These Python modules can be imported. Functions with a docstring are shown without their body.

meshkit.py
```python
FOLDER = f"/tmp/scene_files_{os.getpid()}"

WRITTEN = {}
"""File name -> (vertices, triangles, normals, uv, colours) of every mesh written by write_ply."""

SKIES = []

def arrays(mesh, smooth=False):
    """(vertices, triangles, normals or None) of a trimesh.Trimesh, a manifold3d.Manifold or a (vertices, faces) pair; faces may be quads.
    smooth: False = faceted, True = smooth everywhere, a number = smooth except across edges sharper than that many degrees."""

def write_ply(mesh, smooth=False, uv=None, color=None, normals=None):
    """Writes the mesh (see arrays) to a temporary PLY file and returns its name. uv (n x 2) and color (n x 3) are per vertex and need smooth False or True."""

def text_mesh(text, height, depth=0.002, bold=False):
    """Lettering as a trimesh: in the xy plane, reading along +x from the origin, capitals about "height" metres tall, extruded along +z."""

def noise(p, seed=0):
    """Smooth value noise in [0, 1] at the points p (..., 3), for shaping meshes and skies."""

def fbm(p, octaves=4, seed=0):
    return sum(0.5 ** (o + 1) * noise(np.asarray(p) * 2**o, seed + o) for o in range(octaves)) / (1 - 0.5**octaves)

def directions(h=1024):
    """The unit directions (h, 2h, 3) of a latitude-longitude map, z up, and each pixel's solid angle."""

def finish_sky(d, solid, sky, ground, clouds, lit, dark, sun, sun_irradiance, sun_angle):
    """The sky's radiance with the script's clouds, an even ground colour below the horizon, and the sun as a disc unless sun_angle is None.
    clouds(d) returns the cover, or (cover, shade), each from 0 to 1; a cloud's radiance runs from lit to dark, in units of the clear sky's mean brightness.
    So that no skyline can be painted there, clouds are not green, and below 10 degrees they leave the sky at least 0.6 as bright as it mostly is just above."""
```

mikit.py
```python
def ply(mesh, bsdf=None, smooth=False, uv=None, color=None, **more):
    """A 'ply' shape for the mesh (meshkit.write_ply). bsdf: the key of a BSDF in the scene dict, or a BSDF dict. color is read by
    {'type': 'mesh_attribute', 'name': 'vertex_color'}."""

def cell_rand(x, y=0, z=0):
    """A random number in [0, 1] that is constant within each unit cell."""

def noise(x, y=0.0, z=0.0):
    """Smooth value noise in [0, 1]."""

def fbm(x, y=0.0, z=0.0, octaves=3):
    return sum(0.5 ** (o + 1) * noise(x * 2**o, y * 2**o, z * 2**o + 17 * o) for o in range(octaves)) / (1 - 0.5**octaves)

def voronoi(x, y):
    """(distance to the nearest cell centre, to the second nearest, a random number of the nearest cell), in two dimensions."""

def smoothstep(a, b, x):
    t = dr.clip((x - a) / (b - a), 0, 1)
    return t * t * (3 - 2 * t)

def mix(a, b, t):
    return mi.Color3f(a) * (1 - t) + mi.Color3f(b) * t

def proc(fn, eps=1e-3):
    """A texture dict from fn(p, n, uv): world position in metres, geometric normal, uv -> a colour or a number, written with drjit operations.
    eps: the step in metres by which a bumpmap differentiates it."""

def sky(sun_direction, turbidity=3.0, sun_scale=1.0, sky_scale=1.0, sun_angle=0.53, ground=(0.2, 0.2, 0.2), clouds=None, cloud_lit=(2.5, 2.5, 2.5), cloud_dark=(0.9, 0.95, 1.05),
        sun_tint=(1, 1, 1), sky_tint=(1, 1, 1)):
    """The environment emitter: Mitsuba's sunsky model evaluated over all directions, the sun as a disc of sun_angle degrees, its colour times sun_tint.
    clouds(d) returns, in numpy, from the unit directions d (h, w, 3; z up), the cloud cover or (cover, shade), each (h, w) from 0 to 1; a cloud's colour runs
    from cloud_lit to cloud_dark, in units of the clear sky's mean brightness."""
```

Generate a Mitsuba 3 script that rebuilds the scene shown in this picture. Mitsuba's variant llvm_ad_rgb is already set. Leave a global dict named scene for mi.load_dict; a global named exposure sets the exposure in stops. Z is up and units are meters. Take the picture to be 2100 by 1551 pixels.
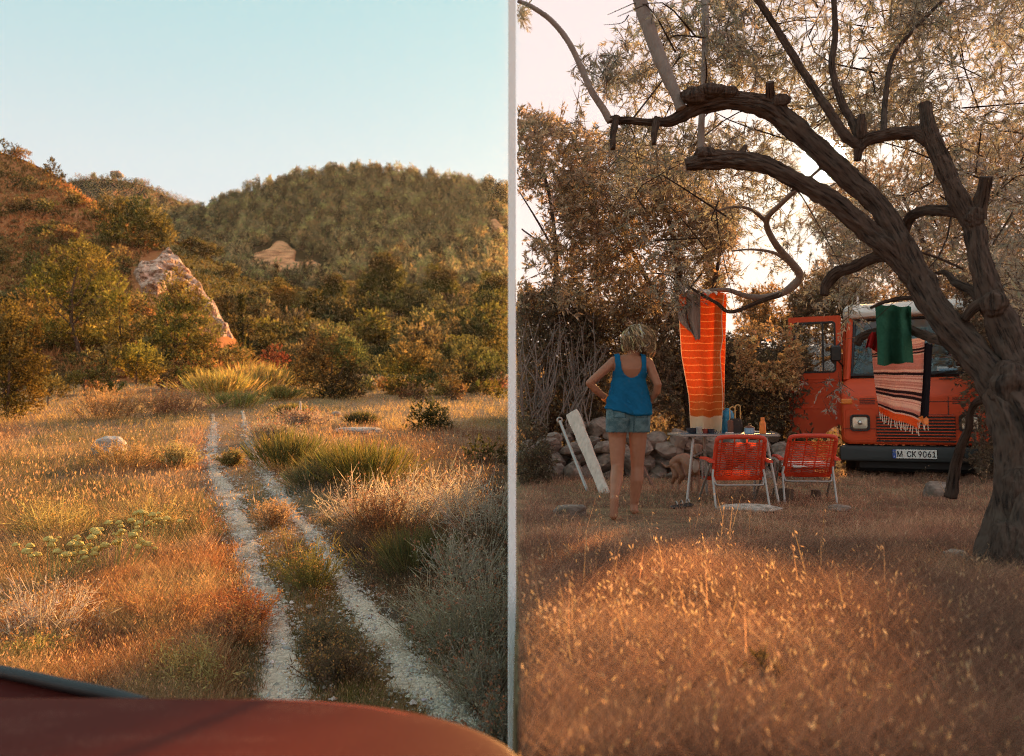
import math, random
import numpy as np, trimesh, manifold3d, shapely, mitsuba as mi, drjit as dr
import mikit, meshkit
from mikit import proc, noise, fbm, voronoi, cell_rand, smoothstep, mix

# ------------------------------------------------------------------ camera, sky, exposure
T = mi.ScalarTransform4f
F, PT = 1600.0, math.atan(79.5 / 1600.0)          # focal length in photograph pixels, upward tilt
EYE = np.array([0, 0, 0.85])


def P(u, v, y):
    """Design aid: the place at depth y seen at pixel (u, v) of the photograph."""
    u, v, y = np.broadcast_arrays(*[np.asarray(k, float) for k in (u, v, y)])
    a, b = (u - 1050) / F, -(v - 775.5) / F
    d = np.stack([a, math.cos(PT) - b * math.sin(PT), math.sin(PT) + b * math.cos(PT)], -1)
    return EYE + d * (y / d[..., 1])[..., None]


SUN = P(1690, 330, 10.0) - EYE
SUN = SUN / np.linalg.norm(SUN)
ss = lambda a, b, x: (lambda t: t * t * (3 - 2 * t))(np.clip((x - a) / (b - a), 0, 1))


def veil(d):
    """A thin veil over the whole sky: rosy on the sun's side, blue-green away from it, whitish low down."""
    az = np.degrees(np.arctan2(d[..., 0], d[..., 1]))
    el = np.degrees(np.arcsin(np.clip(d[..., 2], -1, 1)))
    warm = ss(-1.2, 1.2, az) * (1 - ss(150, 179, az))
    low = 1 - ss(9, 31, el)
    ang = np.degrees(np.arccos(np.clip(d @ SUN, -1, 1)))
    n = meshkit.fbm(d * np.array([3, 3, 9.0]), 3)
    c = warm * (0.95 - 0.12 * np.exp(-(ang / 6) ** 2)) + (1 - warm) * 0.86
    return c, np.clip((1 - warm) * (1 - 0.7 * low) + 0.06 * (n - 0.5), 0, 1)


exposure = 2.85
look = EYE + np.array([0, math.cos(PT), math.sin(PT)])
scene = {
    "camera": {"type": "thinlens", "fov": 2 * math.degrees(math.atan(1050 / F)), "fov_axis": "x", "to_world": T().look_at(origin=EYE.tolist(), target=look.tolist(), up=[0, 0, 1]),
               "aperture_radius": 0.0065, "focus_distance": 7.4, "near_clip": 0.05, "far_clip": 4000.0},
    "sky": mikit.sky(SUN, turbidity=3, sun_angle=2.6, sun_scale=1.8, sun_tint=(1, 0.74, 0.46), sky_tint=(1.32, 1.45, 1.26), clouds=veil, cloud_lit=(1.55, 1.3, 1.3), cloud_dark=(0.76, 1.17, 1.19)),
}
labels = {}
rng = np.random.default_rng(11)

# ------------------------------------------------------------------ helpers
def numbered(k):
    if k not in scene and k not in labels:
        return k
    n = 1
    while f"{k}_{n:03d}" in scene or f"{k}_{n:03d}" in labels:
        n += 1
    return f"{k}_{n:03d}"


def thing(name, label, cat, group=None):
    k = numbered(name)
    labels[k] = {"label": label, "category": cat}
    if group:
        labels[k]["group"] = group
    return k


COUNT = {}


def part(parent, name, mesh, bsdf=None, label=None, stuff=False, **kw):
    base = f"{parent}__{name}"
    n = COUNT.get(base, 0)
    COUNT[base] = n + 1
    k = base if n == 0 else f"{base}_{n:03d}"
    scene[k] = mesh if isinstance(mesh, dict) else mikit.ply(mesh, bsdf, **kw)
    if label:
        labels.setdefault(k, {})["label"] = label
    if stuff:
        labels.setdefault(k, {})["kind"] = "stuff"
    return k


def solo(name, label, cat, mesh, bsdf, group=None, **kw):
    k = thing(name, label, cat, group)
    scene[k] = mikit.ply(mesh, bsdf, **kw)
    return k


def struct(name, mesh, bsdf, label=None, **kw):
    k = numbered(name)
    scene[k] = mikit.ply(mesh, bsdf, **kw)
    labels[k] = {"kind": "structure"}
    if label:
        labels[k]["label"] = label
    return k


def stuff(name, label, cat, mesh, bsdf, **kw):
    k = numbered(name)
    scene[k] = mikit.ply(mesh, bsdf, **kw)
    labels[k] = {"kind": "stuff", "label": label, "category": cat}
    return k


def unit(v):
    return v / np.maximum(np.linalg.norm(v, axis=-1, keepdims=True), 1e-9)


def join(ms):
    """(v, f, c) triples into one."""
    at = np.cumsum([0] + [len(m[0]) for m in ms])
    return np.vstack([m[0] for m in ms]), np.vstack([m[1] + a for m, a in zip(ms, at)]), np.vstack([m[2] for m in ms])


def put(name_fn, vfc, bsdf, **kw):
    return mikit.ply((vfc[0], vfc[1]), bsdf, color=vfc[2], **kw)


def grid_faces(r, c):
    i, j = np.meshgrid(np.arange(r - 1), np.arange(c - 1), indexing="ij")
    a = (i * c + j).ravel()
    return np.vstack([np.stack([a, a + 1, a + c + 1], 1), np.stack([a, a + c + 1, a + c], 1)])


def smoothpath(pts, n):
    """Catmull-Rom through rows of pts."""
    p = np.asarray(pts, float)
    p = np.vstack([2 * p[0] - p[1], p, 2 * p[-1] - p[-2]])
    s = np.linspace(0, len(p) - 3 - 1e-6, n)
    i = np.floor(s).astype(int)
    t = (s - i)[:, None]
    a, b, c, d = p[i], p[i + 1], p[i + 2], p[i + 3]
    return 0.5 * (2 * b + (c - a) * t + (2 * a - 5 * b + 4 * c - d) * t**2 + (3 * b - a - 3 * c + d) * t**3)


def tube(path, rad, sides=10, cap=True, rough=0.0, ridge=0.0, seed=0):
    """A tapering tube along a path (n, 3); rough and ridge: relief as a share of the radius."""
    p = np.asarray(path, float)
    r = np.broadcast_to(np.asarray(rad, float), (len(p),)).copy()
    t = unit(np.gradient(p, axis=0))
    a = np.cross(t[0], [0.3, 0.5, 0.8])
    A = []
    for k in range(len(p)):
        a = a - t[k] * (a @ t[k])
        a = a / (np.linalg.norm(a) + 1e-12)
        A.append(a)
    A = np.array(A)
    B = np.cross(t, A)
    th = np.arange(sides) * 2 * np.pi / sides
    R = r[:, None] * np.ones(sides)
    if rough or ridge:
        s = np.cumsum(np.r_[0, np.linalg.norm(np.diff(p, axis=0), axis=1)])
        q = np.stack(np.broadcast_arrays(np.cos(th)[None] * 1.6, np.sin(th)[None] * 1.6, (s / np.mean(r))[:, None] * 0.5), -1)
        R = R * (1 + rough * 2 * (meshkit.fbm(q + seed * 7.1, 3, seed) - 0.5))
        q = np.stack(np.broadcast_arrays(np.cos(th)[None] * 5, np.sin(th)[None] * 5, (s / np.mean(r))[:, None] * 0.7), -1)
        R = R * (1 + ridge * 2 * (meshkit.noise(q + seed * 3.3, seed + 5) - 0.5))
    v = p[:, None] + R[..., None] * (np.cos(th)[None, :, None] * A[:, None] + np.sin(th)[None, :, None] * B[:, None])
    n = len(p)
    i, j = np.meshgrid(np.arange(n - 1), np.arange(sides), indexing="ij")
    q0, q1 = (i * sides + j).ravel(), (i * sides + (j + 1) % sides).ravel()
    f = np.vstack([np.stack([q0, q1, q1 + sides], 1), np.stack([q0, q1 + sides, q0 + sides], 1)])
    v = v.reshape(-1, 3)
    if cap:
        v = np.vstack([v, p[0] - t[0] * r[0] * 0.15, p[-1] + t[-1] * r[-1] * 0.15])
        k = np.arange(sides)
        f = np.vstack([f, np.stack([(k + 1) % sides, k, k * 0 + len(v) - 2], 1), np.stack([k + (n - 1) * sides, (k + 1) % sides + (n - 1) * sides, k * 0 + len(v) - 1], 1)])
    return trimesh.Trimesh(v, f, process=False)


def barked(path, rad, sides, rough, ridge, seed):
    """A tube with uv: angle round it and metres along it, for the bark."""
    m = tube(path, rad, sides, False, rough, ridge, seed)
    n = len(path)
    v = m.vertices.reshape(n, sides, 3)
    v = np.concatenate([v, v[:, :1]], 1)
    s_ = np.cumsum(np.r_[0, np.linalg.norm(np.diff(path, axis=0), axis=1)])
    th = np.arange(sides + 1) * 2 * np.pi / sides
    uv = np.stack(np.broadcast_arrays(th[None], s_[:, None] + seed * 1.7), -1).reshape(-1, 2)
    V_, F_ = v.reshape(-1, 3), grid_faces(n, sides + 1)
    for row, q in ((0, path[0]), (n - 1, path[-1])):
        k = np.arange(sides) + row * (sides + 1)
        f = np.stack([k, k + 1, k * 0 + len(V_)], 1)
        V_, uv = np.vstack([V_, q]), np.vstack([uv, [0.0, s_[row] + seed * 1.7]])
        F_ = np.vstack([F_, f if row else f[:, [1, 0, 2]]])
    return V_, F_, uv


def bark_ply(bs, bsdf):
    at = np.cumsum([0] + [len(b[0]) for b in bs])
    return mikit.ply((np.vstack([b[0] for b in bs]), np.vstack([b[1] + k for b, k in zip(bs, at)])), bsdf, smooth=True, uv=np.vstack([b[2] for b in bs]))


def cat(ms):
    return trimesh.util.concatenate([m for m in ms])


def box(x, y, z, sx, sy, sz, bev=0.0, rot=None):
    """A box centred at (x, y, z) with chamfered edges."""
    if bev:
        b = min(bev, 0.49 * min(sx, sy, sz))
        h = np.array([sx, sy, sz]) / 2
        pts = [np.array(s) * (h - b * (1 - np.eye(3)[k])) for s in np.ndindex(2, 2, 2) for k in range(3)]
        pts = [((np.array(s) * 2 - 1) * (h - b * (1 - np.eye(3)[k]))) for s in np.ndindex(2, 2, 2) for k in range(3)]
        m = trimesh.convex.convex_hull(np.array(pts))
    else:
        m = trimesh.creation.box((sx, sy, sz))
    if rot is not None:
        m.apply_transform(trimesh.transformations.euler_matrix(*rot))
    m.apply_translation((x, y, z))
    return m


def rod(a, b, r, sides=10):
    return tube(np.linspace(a, b, 2), r, sides)


def lathe(prof, n=24):
    """prof: (radius, z) rows."""
    m = trimesh.creation.revolve(np.asarray(prof, float), sections=n)
    return m


def extrude(poly, h):
    return trimesh.creation.extrude_polygon(poly, h, engine="earcut")


def rrect(w, h, r, n=5):
    return shapely.box(-w / 2 + r, -h / 2 + r, w / 2 - r, h / 2 - r).buffer(r, quad_segs=n)


def stone(r, size, seed, n=26):
    """An irregular stone: hull of jittered points, 40 or so triangles."""
    g = np.random.default_rng(seed)
    p = unit(g.normal(size=(n, 3))) * (0.8 + 0.3 * g.random((n, 1)))
    p = np.sign(p) * np.abs(p) ** 0.8
    m = trimesh.convex.convex_hull(p * np.asarray(size) / 2)
    m.apply_transform(trimesh.transformations.euler_matrix(*(g.normal(size=3) * r)))
    return m


def rocky(size, seed, sub=4, amp=0.22):
    m = trimesh.creation.icosphere(sub)
    v = m.vertices
    d = 1 + amp * 2 * (meshkit.fbm(v * 1.3 + seed * 5.7, 4, seed) - 0.5) + 0.05 * (meshkit.noise(v * 7 + seed) - 0.5)
    v = np.sign(v) * np.abs(v) ** 0.85 * d[:, None]
    return trimesh.Trimesh(v * np.asarray(size) / 2, m.faces, process=False)


# ---- foliage: many small leaf faces on sprigs
def leaf_faces(base, d, length, width, col, g, flat=0.0, quad=True):
    """Rhombic leaves from base along d. Returns (v, f, c)."""
    n = len(base)
    d = unit(d)
    side = np.cross(d, unit(g.normal(size=(n, 3)) + np.array([0, 0, flat])))
    side = unit(side)
    L, W = np.broadcast_to(length, (n,))[:, None], np.broadcast_to(width, (n,))[:, None]
    if quad:
        v = np.stack([base, base + d * L * 0.45 - side * W / 2, base + d * L, base + d * L * 0.45 + side * W / 2], 1)
        f = (np.arange(n)[:, None, None] * 4 + np.array([[0, 1, 2], [0, 2, 3]])[None]).reshape(-1, 3)
        return v.reshape(-1, 3), f, np.repeat(col, 4, 0)
    v = np.stack([base - side * W / 2, base + side * W / 2, base + d * L], 1)
    return v.reshape(-1, 3), np.arange(3 * n).reshape(-1, 3), np.repeat(col, 3, 0)


def tint(col, n, g, var=0.25, hue=0.12):
    """n variations of a base colour (leaf by leaf differences of the plant itself)."""
    col = np.asarray(col, float)
    k = np.exp(g.normal(size=(n, 1)) * var)
    return np.clip(col * k * np.exp(g.normal(size=(n, 3)) * hue * np.array([1, 0.5, 1])), 0.002, 0.9)


def sprigs(pos, dirs, m, slen, llen, lwid, cols, g, spread=0.9, quad=True, droop=0.0):
    """At each pos a twig along dirs with m leaves of colour cols[i]."""
    n = len(pos)
    dirs = unit(dirs)
    t = g.random((n, m, 1)) ** 0.8
    base = pos[:, None] + dirs[:, None] * (t - 0.35) * np.broadcast_to(slen, (n,))[:, None, None]
    base = base + np.array([0, 0, -1]) * droop * t**2 * np.broadcast_to(slen, (n,))[:, None, None]
    d = dirs[:, None] * 0.9 + g.normal(size=(n, m, 3)) * spread * 0.6 + np.array([0, 0, -droop])
    c = np.repeat(cols, m, 0) * np.exp(g.normal(size=(n * m, 1)) * 0.18)
    k = n * m
    return leaf_faces(base.reshape(-1, 3), d.reshape(-1, 3), llen * np.exp(g.normal(size=k) * 0.2), lwid * np.exp(g.normal(size=k) * 0.2), np.clip(c, 0.002, 0.9), g, quad=quad)


def blob_points(blobs, n, g, shell=0.55):
    """n points in ellipsoids (x y z rx ry rz), biased to their outside; with outward directions and the blob's number."""
    b = np.asarray(blobs, float)
    w = np.prod(b[:, 3:], axis=1) ** 0.67
    i = g.choice(len(b), n, p=w / w.sum())
    d = unit(g.normal(size=(n, 3)))
    r = shell + (1.05 - shell) * g.random((n, 1)) ** 0.7
    return b[i, :3] + d * r * b[i, 3:], d, i


def crown(blobs, n, m, slen, llen, lwid, col, g, up=0.5, var=0.25, shell=0.5, spread=0.9, quad=True, droop=0.0):
    p, d, i = blob_points(blobs, n, g, shell)
    bc = tint(col, len(blobs), g, var * 0.7)
    return sprigs(p, d + np.array([0, 0, up]) + g.normal(size=d.shape) * 0.35, m, slen * np.exp(g.normal(size=n) * 0.25), llen, lwid, bc[i] * np.exp(g.normal(size=(n, 1)) * var), g, spread, quad, droop)


# ------------------------------------------------------------------ materials
def rgb(c):
    return {"type": "rgb", "value": list(map(float, c))}


VC = {"type": "mesh_attribute", "name": "vertex_color"}
scene["leaf_mat"] = {"type": "principledthin", "base_color": VC, "roughness": 0.55, "diff_trans": 0.9, "spec_trans": 0.0, "eta": 1.35}
scene["grass_mat"] = {"type": "principledthin", "base_color": VC, "roughness": 0.6, "diff_trans": 1.0, "spec_trans": 0.0, "eta": 1.3}
scene["tint_mat"] = {"type": "twosided", "b": {"type": "diffuse", "reflectance": VC}}


def plain(name, col, rough=0.6, metal=0.0, **kw):
    scene[name] = {"type": "twosided", "b": {"type": "principled", "base_color": rgb(col) if not isinstance(col, dict) else col, "roughness": rough, "metallic": metal, **kw}}


def bumpy(name, colfn, hfn, scale, rough=0.85, eps=2e-3):
    scene[name] = {"type": "twosided", "b": {"type": "bumpmap", "t": proc(hfn, eps), "scale": scale, "b": {"type": "principled", "base_color": proc(colfn), "roughness": rough}}}


def bark_h(p, n, uv):
    c, s_ = dr.cos(uv.x), dr.sin(uv.x)
    a = fbm(c * 5 + 9, s_ * 5 + 9, uv.y * 5)
    b = fbm(c * 15 + 9, s_ * 15 + 9, uv.y * 16)
    return 1 - dr.abs(a * 2 - 1) * 0.75 - dr.abs(b * 2 - 1) * 0.5


def bark_col(p, n, uv):
    h = bark_h(p, n, uv)
    c = mix([0.02, 0.012, 0.009], [0.09, 0.056, 0.041], smoothstep(0.35, 0.95, h))
    return mix(c, [0.13, 0.1, 0.075], smoothstep(0.6, 0.8, fbm(p.x * 9 + 5, p.y * 9, p.z * 9)) * 0.35)


bumpy("bark", bark_col, bark_h, 0.04, 0.9)
bumpy("pale_bark", lambda p, n, uv: mix([0.15, 0.115, 0.1], [0.3, 0.24, 0.21], fbm(p.x * 18, p.y * 18, p.z * 9)), lambda p, n, uv: fbm(p.x * 50, p.y * 50, p.z * 25), 0.006, 0.85)
plain("far_bark", (0.12, 0.07, 0.045), 0.9)


def soil_col(p, n, uv):
    a = fbm(p.x * 0.7, p.y * 0.7, 3.0)
    b = fbm(p.x * 9, p.y * 9, 1.0)
    c = mix([0.13, 0.075, 0.042], [0.3, 0.17, 0.085], smoothstep(0.25, 0.75, a * 0.5 + b * 0.5))
    return mix(c, [0.11, 0.1, 0.045], smoothstep(0.55, 0.75, fbm(p.x * 0.25 + 9, p.y * 0.25, 7.0)) * 0.5)


bumpy("soil", soil_col, lambda p, n, uv: fbm(p.x * 22, p.y * 22, p.z * 5), 0.03, 0.95)


def gravel_col(p, n, uv):
    d1, d2, k = voronoi(p.x * 38, p.y * 38)
    a = fbm(p.x * 2.2, p.y * 2.2, 5.0)
    c = mix([0.46, 0.37, 0.27], [0.68, 0.56, 0.43], k)
    c = mix(c, [0.3, 0.25, 0.2], smoothstep(0.5, 0.85, d1) * 0.6)
    return mix(c, [0.26, 0.18, 0.11], smoothstep(0.55, 0.75, a) * 0.7)


bumpy("gravel", gravel_col, lambda p, n, uv: 1 - voronoi(p.x * 38, p.y * 38)[0] + fbm(p.x * 9, p.y * 9, 2.0), 0.018, 0.95)


def hillsoil(p, n, uv):
    a = fbm(p.x * 0.12, p.y * 0.12, p.z * 0.12)
    b = fbm(p.x * 0.9, p.y * 0.9, p.z * 0.9)
    c = mix([0.34, 0.13, 0.055], [0.52, 0.22, 0.09], b)
    return mix(c, [0.2, 0.14, 0.045], smoothstep(0.5, 0.68, a * 0.6 + b * 0.4))


scene["hill_red"] = {"type": "diffuse", "reflectance": proc(hillsoil)}


def hillgreen(p, n, uv):
    b = fbm(p.x * 0.35, p.y * 0.35, p.z * 0.35)
    a = fbm(p.x * 0.05, p.y * 0.05, p.z * 0.05)
    return mix(mix([0.1, 0.078, 0.03], [0.2, 0.15, 0.06], b), [0.26, 0.12, 0.05], smoothstep(0.58, 0.7, a))


scene["hill_green"] = {"type": "diffuse", "reflectance": proc(hillgreen)}
scene["hill_dark"] = {"type": "twosided", "b": {"type": "diffuse", "reflectance": proc(lambda p, n, uv: mix([0.035, 0.027, 0.014], [0.085, 0.06, 0.028], fbm(p.x * 0.1, p.y * 0.1, p.z * 0.1)))}}  # ground darkened so the gaps between trees read as shade
for _n in ("hill_red", "hill_green"):
    scene[_n] = {"type": "twosided", "b": scene[_n]}


def rock_col(p, n, uv):
    a = fbm(p.x * 0.8, p.y * 0.8, p.z * 1.6)
    b = fbm(p.x * 4, p.y * 4, p.z * 5)
    c = mix([0.2, 0.1, 0.06], [0.68, 0.46, 0.34], smoothstep(0.36, 0.62, a * 0.5 + b * 0.5))  # strong contrast of rock tones also paints shadows in the rough face
    return mix(c, [0.2, 0.09, 0.05], smoothstep(0.62, 0.75, fbm(p.x * 1.7 + 3, p.y * 1.7, p.z * 1.2)) * 0.7)


bumpy("cliff_rock", rock_col, lambda p, n, uv: fbm(p.x * 2.5, p.y * 2.5, p.z * 4, 4), 0.35, 0.95, 2e-2)
bumpy("cliff_orange", lambda p, n, uv: mix([0.3, 0.12, 0.045], [0.66, 0.33, 0.15], smoothstep(0.3, 0.65, 0.6 * fbm(p.x * 0.35, p.y * 0.35, p.z * 0.08) + 0.4 * fbm(p.x * 0.12, p.y * 0.12, p.z * 0.3))), lambda p, n, uv: fbm(p.x, p.y, p.z * 0.4, 3), 0.8, 0.95, 5e-2)


def lime(p, n, uv):
    a = fbm(p.x * 7, p.y * 7, p.z * 7)
    b = fbm(p.x * 28, p.y * 28, p.z * 28)
    c = mix([0.26, 0.21, 0.175], [0.52, 0.45, 0.39], smoothstep(0.3, 0.7, a * 0.6 + b * 0.4))
    return mix(c, [0.13, 0.11, 0.08], smoothstep(0.6, 0.72, fbm(p.x * 12 + 4, p.y * 12, p.z * 12)) * 0.6)


bumpy("wall_stone", lambda p, n, uv: mix(mix([0.12, 0.085, 0.068], [0.3, 0.22, 0.18], smoothstep(0.3, 0.7, fbm(p.x * 5, p.y * 5, p.z * 5) * 0.6 + 0.4 * fbm(p.x * 26, p.y * 26, p.z * 26))), [0.09, 0.075, 0.05], smoothstep(0.58, 0.7, fbm(p.x * 9 + 4, p.y * 9, p.z * 9)) * 0.6), lambda p, n, uv: fbm(p.x * 22, p.y * 22, p.z * 22, 4), 0.025, 0.95)
bumpy("limestone", lime, lambda p, n, uv: fbm(p.x * 25, p.y * 25, p.z * 25, 4), 0.015, 0.92)
# ------------------------------------------------------------------ the ground: low meadow with the track on the left, terrace on the right
def z_left(x, y):
    return -1.6 + 0.095 * y + 0.16 * (meshkit.fbm(np.stack([x * 0.35, y * 0.35, 0 * x], -1), 3, 3) - 0.5) * ss(3, 10, y)


def z_right(x, y):
    return 0.07 * (meshkit.fbm(np.stack([x * 0.6, y * 0.6, 0 * x + 4], -1), 3, 5) - 0.5)


def zg(x, y):
    x, y = np.broadcast_arrays(np.asarray(x, float), np.asarray(y, float))
    e = x - 0.22 * (1 - ss(1.8, 2.3, y))
    w = ss(-1, 1, e / (0.0042 * np.maximum(y, 0.6)))
    return z_left(x, y) * (1 - w) + z_right(x, y) * w


A = np.concatenate([-np.geomspace(1.3, 0.006, 90), np.linspace(-0.0046, 0.0046, 9), np.geomspace(0.006, 1.3, 90)])
Y = np.geomspace(0.5, 92, 150)
gx, gy = A[None] * Y[:, None], np.repeat(Y[:, None], len(A), 1)
V = np.stack([gx, gy, zg(gx, gy)], -1).reshape(-1, 3)
Fc = grid_faces(len(Y), len(A))
bx, by = np.meshgrid([-120, -60, -20, -6, -2, -0.65, -0.1, 0.2, 0.24, 0.65, 2, 6, 20, 60, 120], [-120, -40, -12, -4, -1, 0.5])
bz = np.where(bx < 0.21, -1.57, 0.0)
V2 = np.stack([bx, by, bz], -1).reshape(-1, 3)
sx_, sy_ = np.meshgrid([0, 1.0], np.geomspace(0.5, 92, 24))
wing = []
for s in (-1, 1):
    xs = s * (1.3 * sy_ + sx_ * (125 - 1.3 * np.minimum(sy_, 90)))
    wing.append((np.stack([xs, sy_, np.where(s < 0, -1.6 + 0.095 * sy_, 0 * sy_)], -1).reshape(-1, 3), grid_faces(24, 2)))
V3 = [(V, Fc), (V2, grid_faces(*bx.shape))] + wing
at = np.cumsum([0] + [len(a[0]) for a in V3])
struct("ground", (np.vstack([a[0] for a in V3]), np.vstack([a[1] + k for a, k in zip(V3, at)])), "soil", smooth=True)
struct("ground_beyond", (np.array([[-1150, -1150, -6.0], [1150, -1150, -6], [1150, 1150, -6], [-1150, 1150, -6]]), np.array([[0, 1, 2, 3]])), "hill_green")


def on_left(u, v):
    """Where the meadow is seen at pixel (u, v)."""
    d = P(u, v, 1.0) - EYE
    y = 2.45 / np.maximum(0.095 - d[..., 2], 0.012)
    x = d[..., 0] * y
    return np.stack([x, y, z_left(x, y)], -1)


def on_right(u, v):
    d = P(u, v, 1.0) - EYE
    y = 0.85 / np.maximum(-d[..., 2], 0.03)
    x = d[..., 0] * y
    return np.stack([x, y, z_right(x, y)], -1)


# the two wheel ruts of pale gravel: (u, v, width in pixels)
RUT_L = np.array([(436, 850, 8), (438, 870, 12), (436, 900, 17), (436, 950, 28), (458, 1000, 56), (494, 1100, 58), (528, 1200, 66), (566, 1300, 92), (572, 1400, 112), (582, 1480, 120), (590, 1560, 130)], float)
RUT_R = np.array([(497, 845, 7), (503, 870, 10), (510, 900, 14), (529, 950, 18), (566, 1000, 36), (592, 1050, 36), (638, 1100, 44), (710, 1200, 62), (786, 1300, 92), (862, 1400, 108), (940, 1480, 112), (1010, 1560, 120)], float)
RUTS = []
for k, R in enumerate((RUT_L, RUT_R)):
    c = on_left(R[:, 0], R[:, 1])
    w = R[:, 2] * c[:, 1] / F * 0.48
    path = smoothpath(np.c_[c[:, :2], w], 260)
    RUTS.append(path)
    t = np.linspace(-1, 1, 13)
    edge = 1 + 1.3 * (meshkit.fbm(np.stack([path[:, 1] * 1.9, 0 * path[:, 0] + k, 0 * path[:, 0]], -1), 4, 8) - 0.47)
    rx = path[:, 0, None] + t[None] * (path[:, 2] * edge)[:, None] * (1 + 0.8 * (meshkit.noise(np.stack([path[:, 1, None] * 6 + 0 * t, t[None] * 2 + 0 * path[:, :1], 0 * t + 0 * path[:, :1]], -1), 4) - 0.5))
    ry = np.repeat(path[:, 1:2], 13, 1)
    rz = z_left(rx, ry) + 0.02 + 0.05 * (meshkit.fbm(np.stack([rx * 3, ry * 3, 0 * rx], -1), 3, 6) - 0.5) - 0.05 * np.abs(t[None]) ** 6
    struct("wheel_track", (np.stack([rx, ry, rz], -1).reshape(-1, 3), grid_faces(260, 13)), "gravel", "pale gravel wheel rut on the left of the track" if k == 0 else "pale gravel wheel rut on the right of the track", smooth=True)


def rut_gap(x, y):
    """Distance to the nearest rut edge, in metres (negative inside)."""
    out = np.full(np.shape(x), 99.0)
    for p in RUTS:
        o = np.argsort(p[:, 1])
        cx, w = np.interp(y, p[o, 1], p[o, 0]), np.interp(y, p[o, 1], p[o, 2])
        out = np.minimum(out, np.abs(x - cx) - w)
    return np.where(y > RUTS[0][:, 1].max(), 99.0, out)


def between_ruts(x, y):
    a, b = RUTS
    ca, cb = (np.interp(y, p[np.argsort(p[:, 1]), 1], p[np.argsort(p[:, 1]), 0]) for p in (a, b))
    return (x > ca) & (x < cb) & (y < a[:, 1].max())


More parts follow.
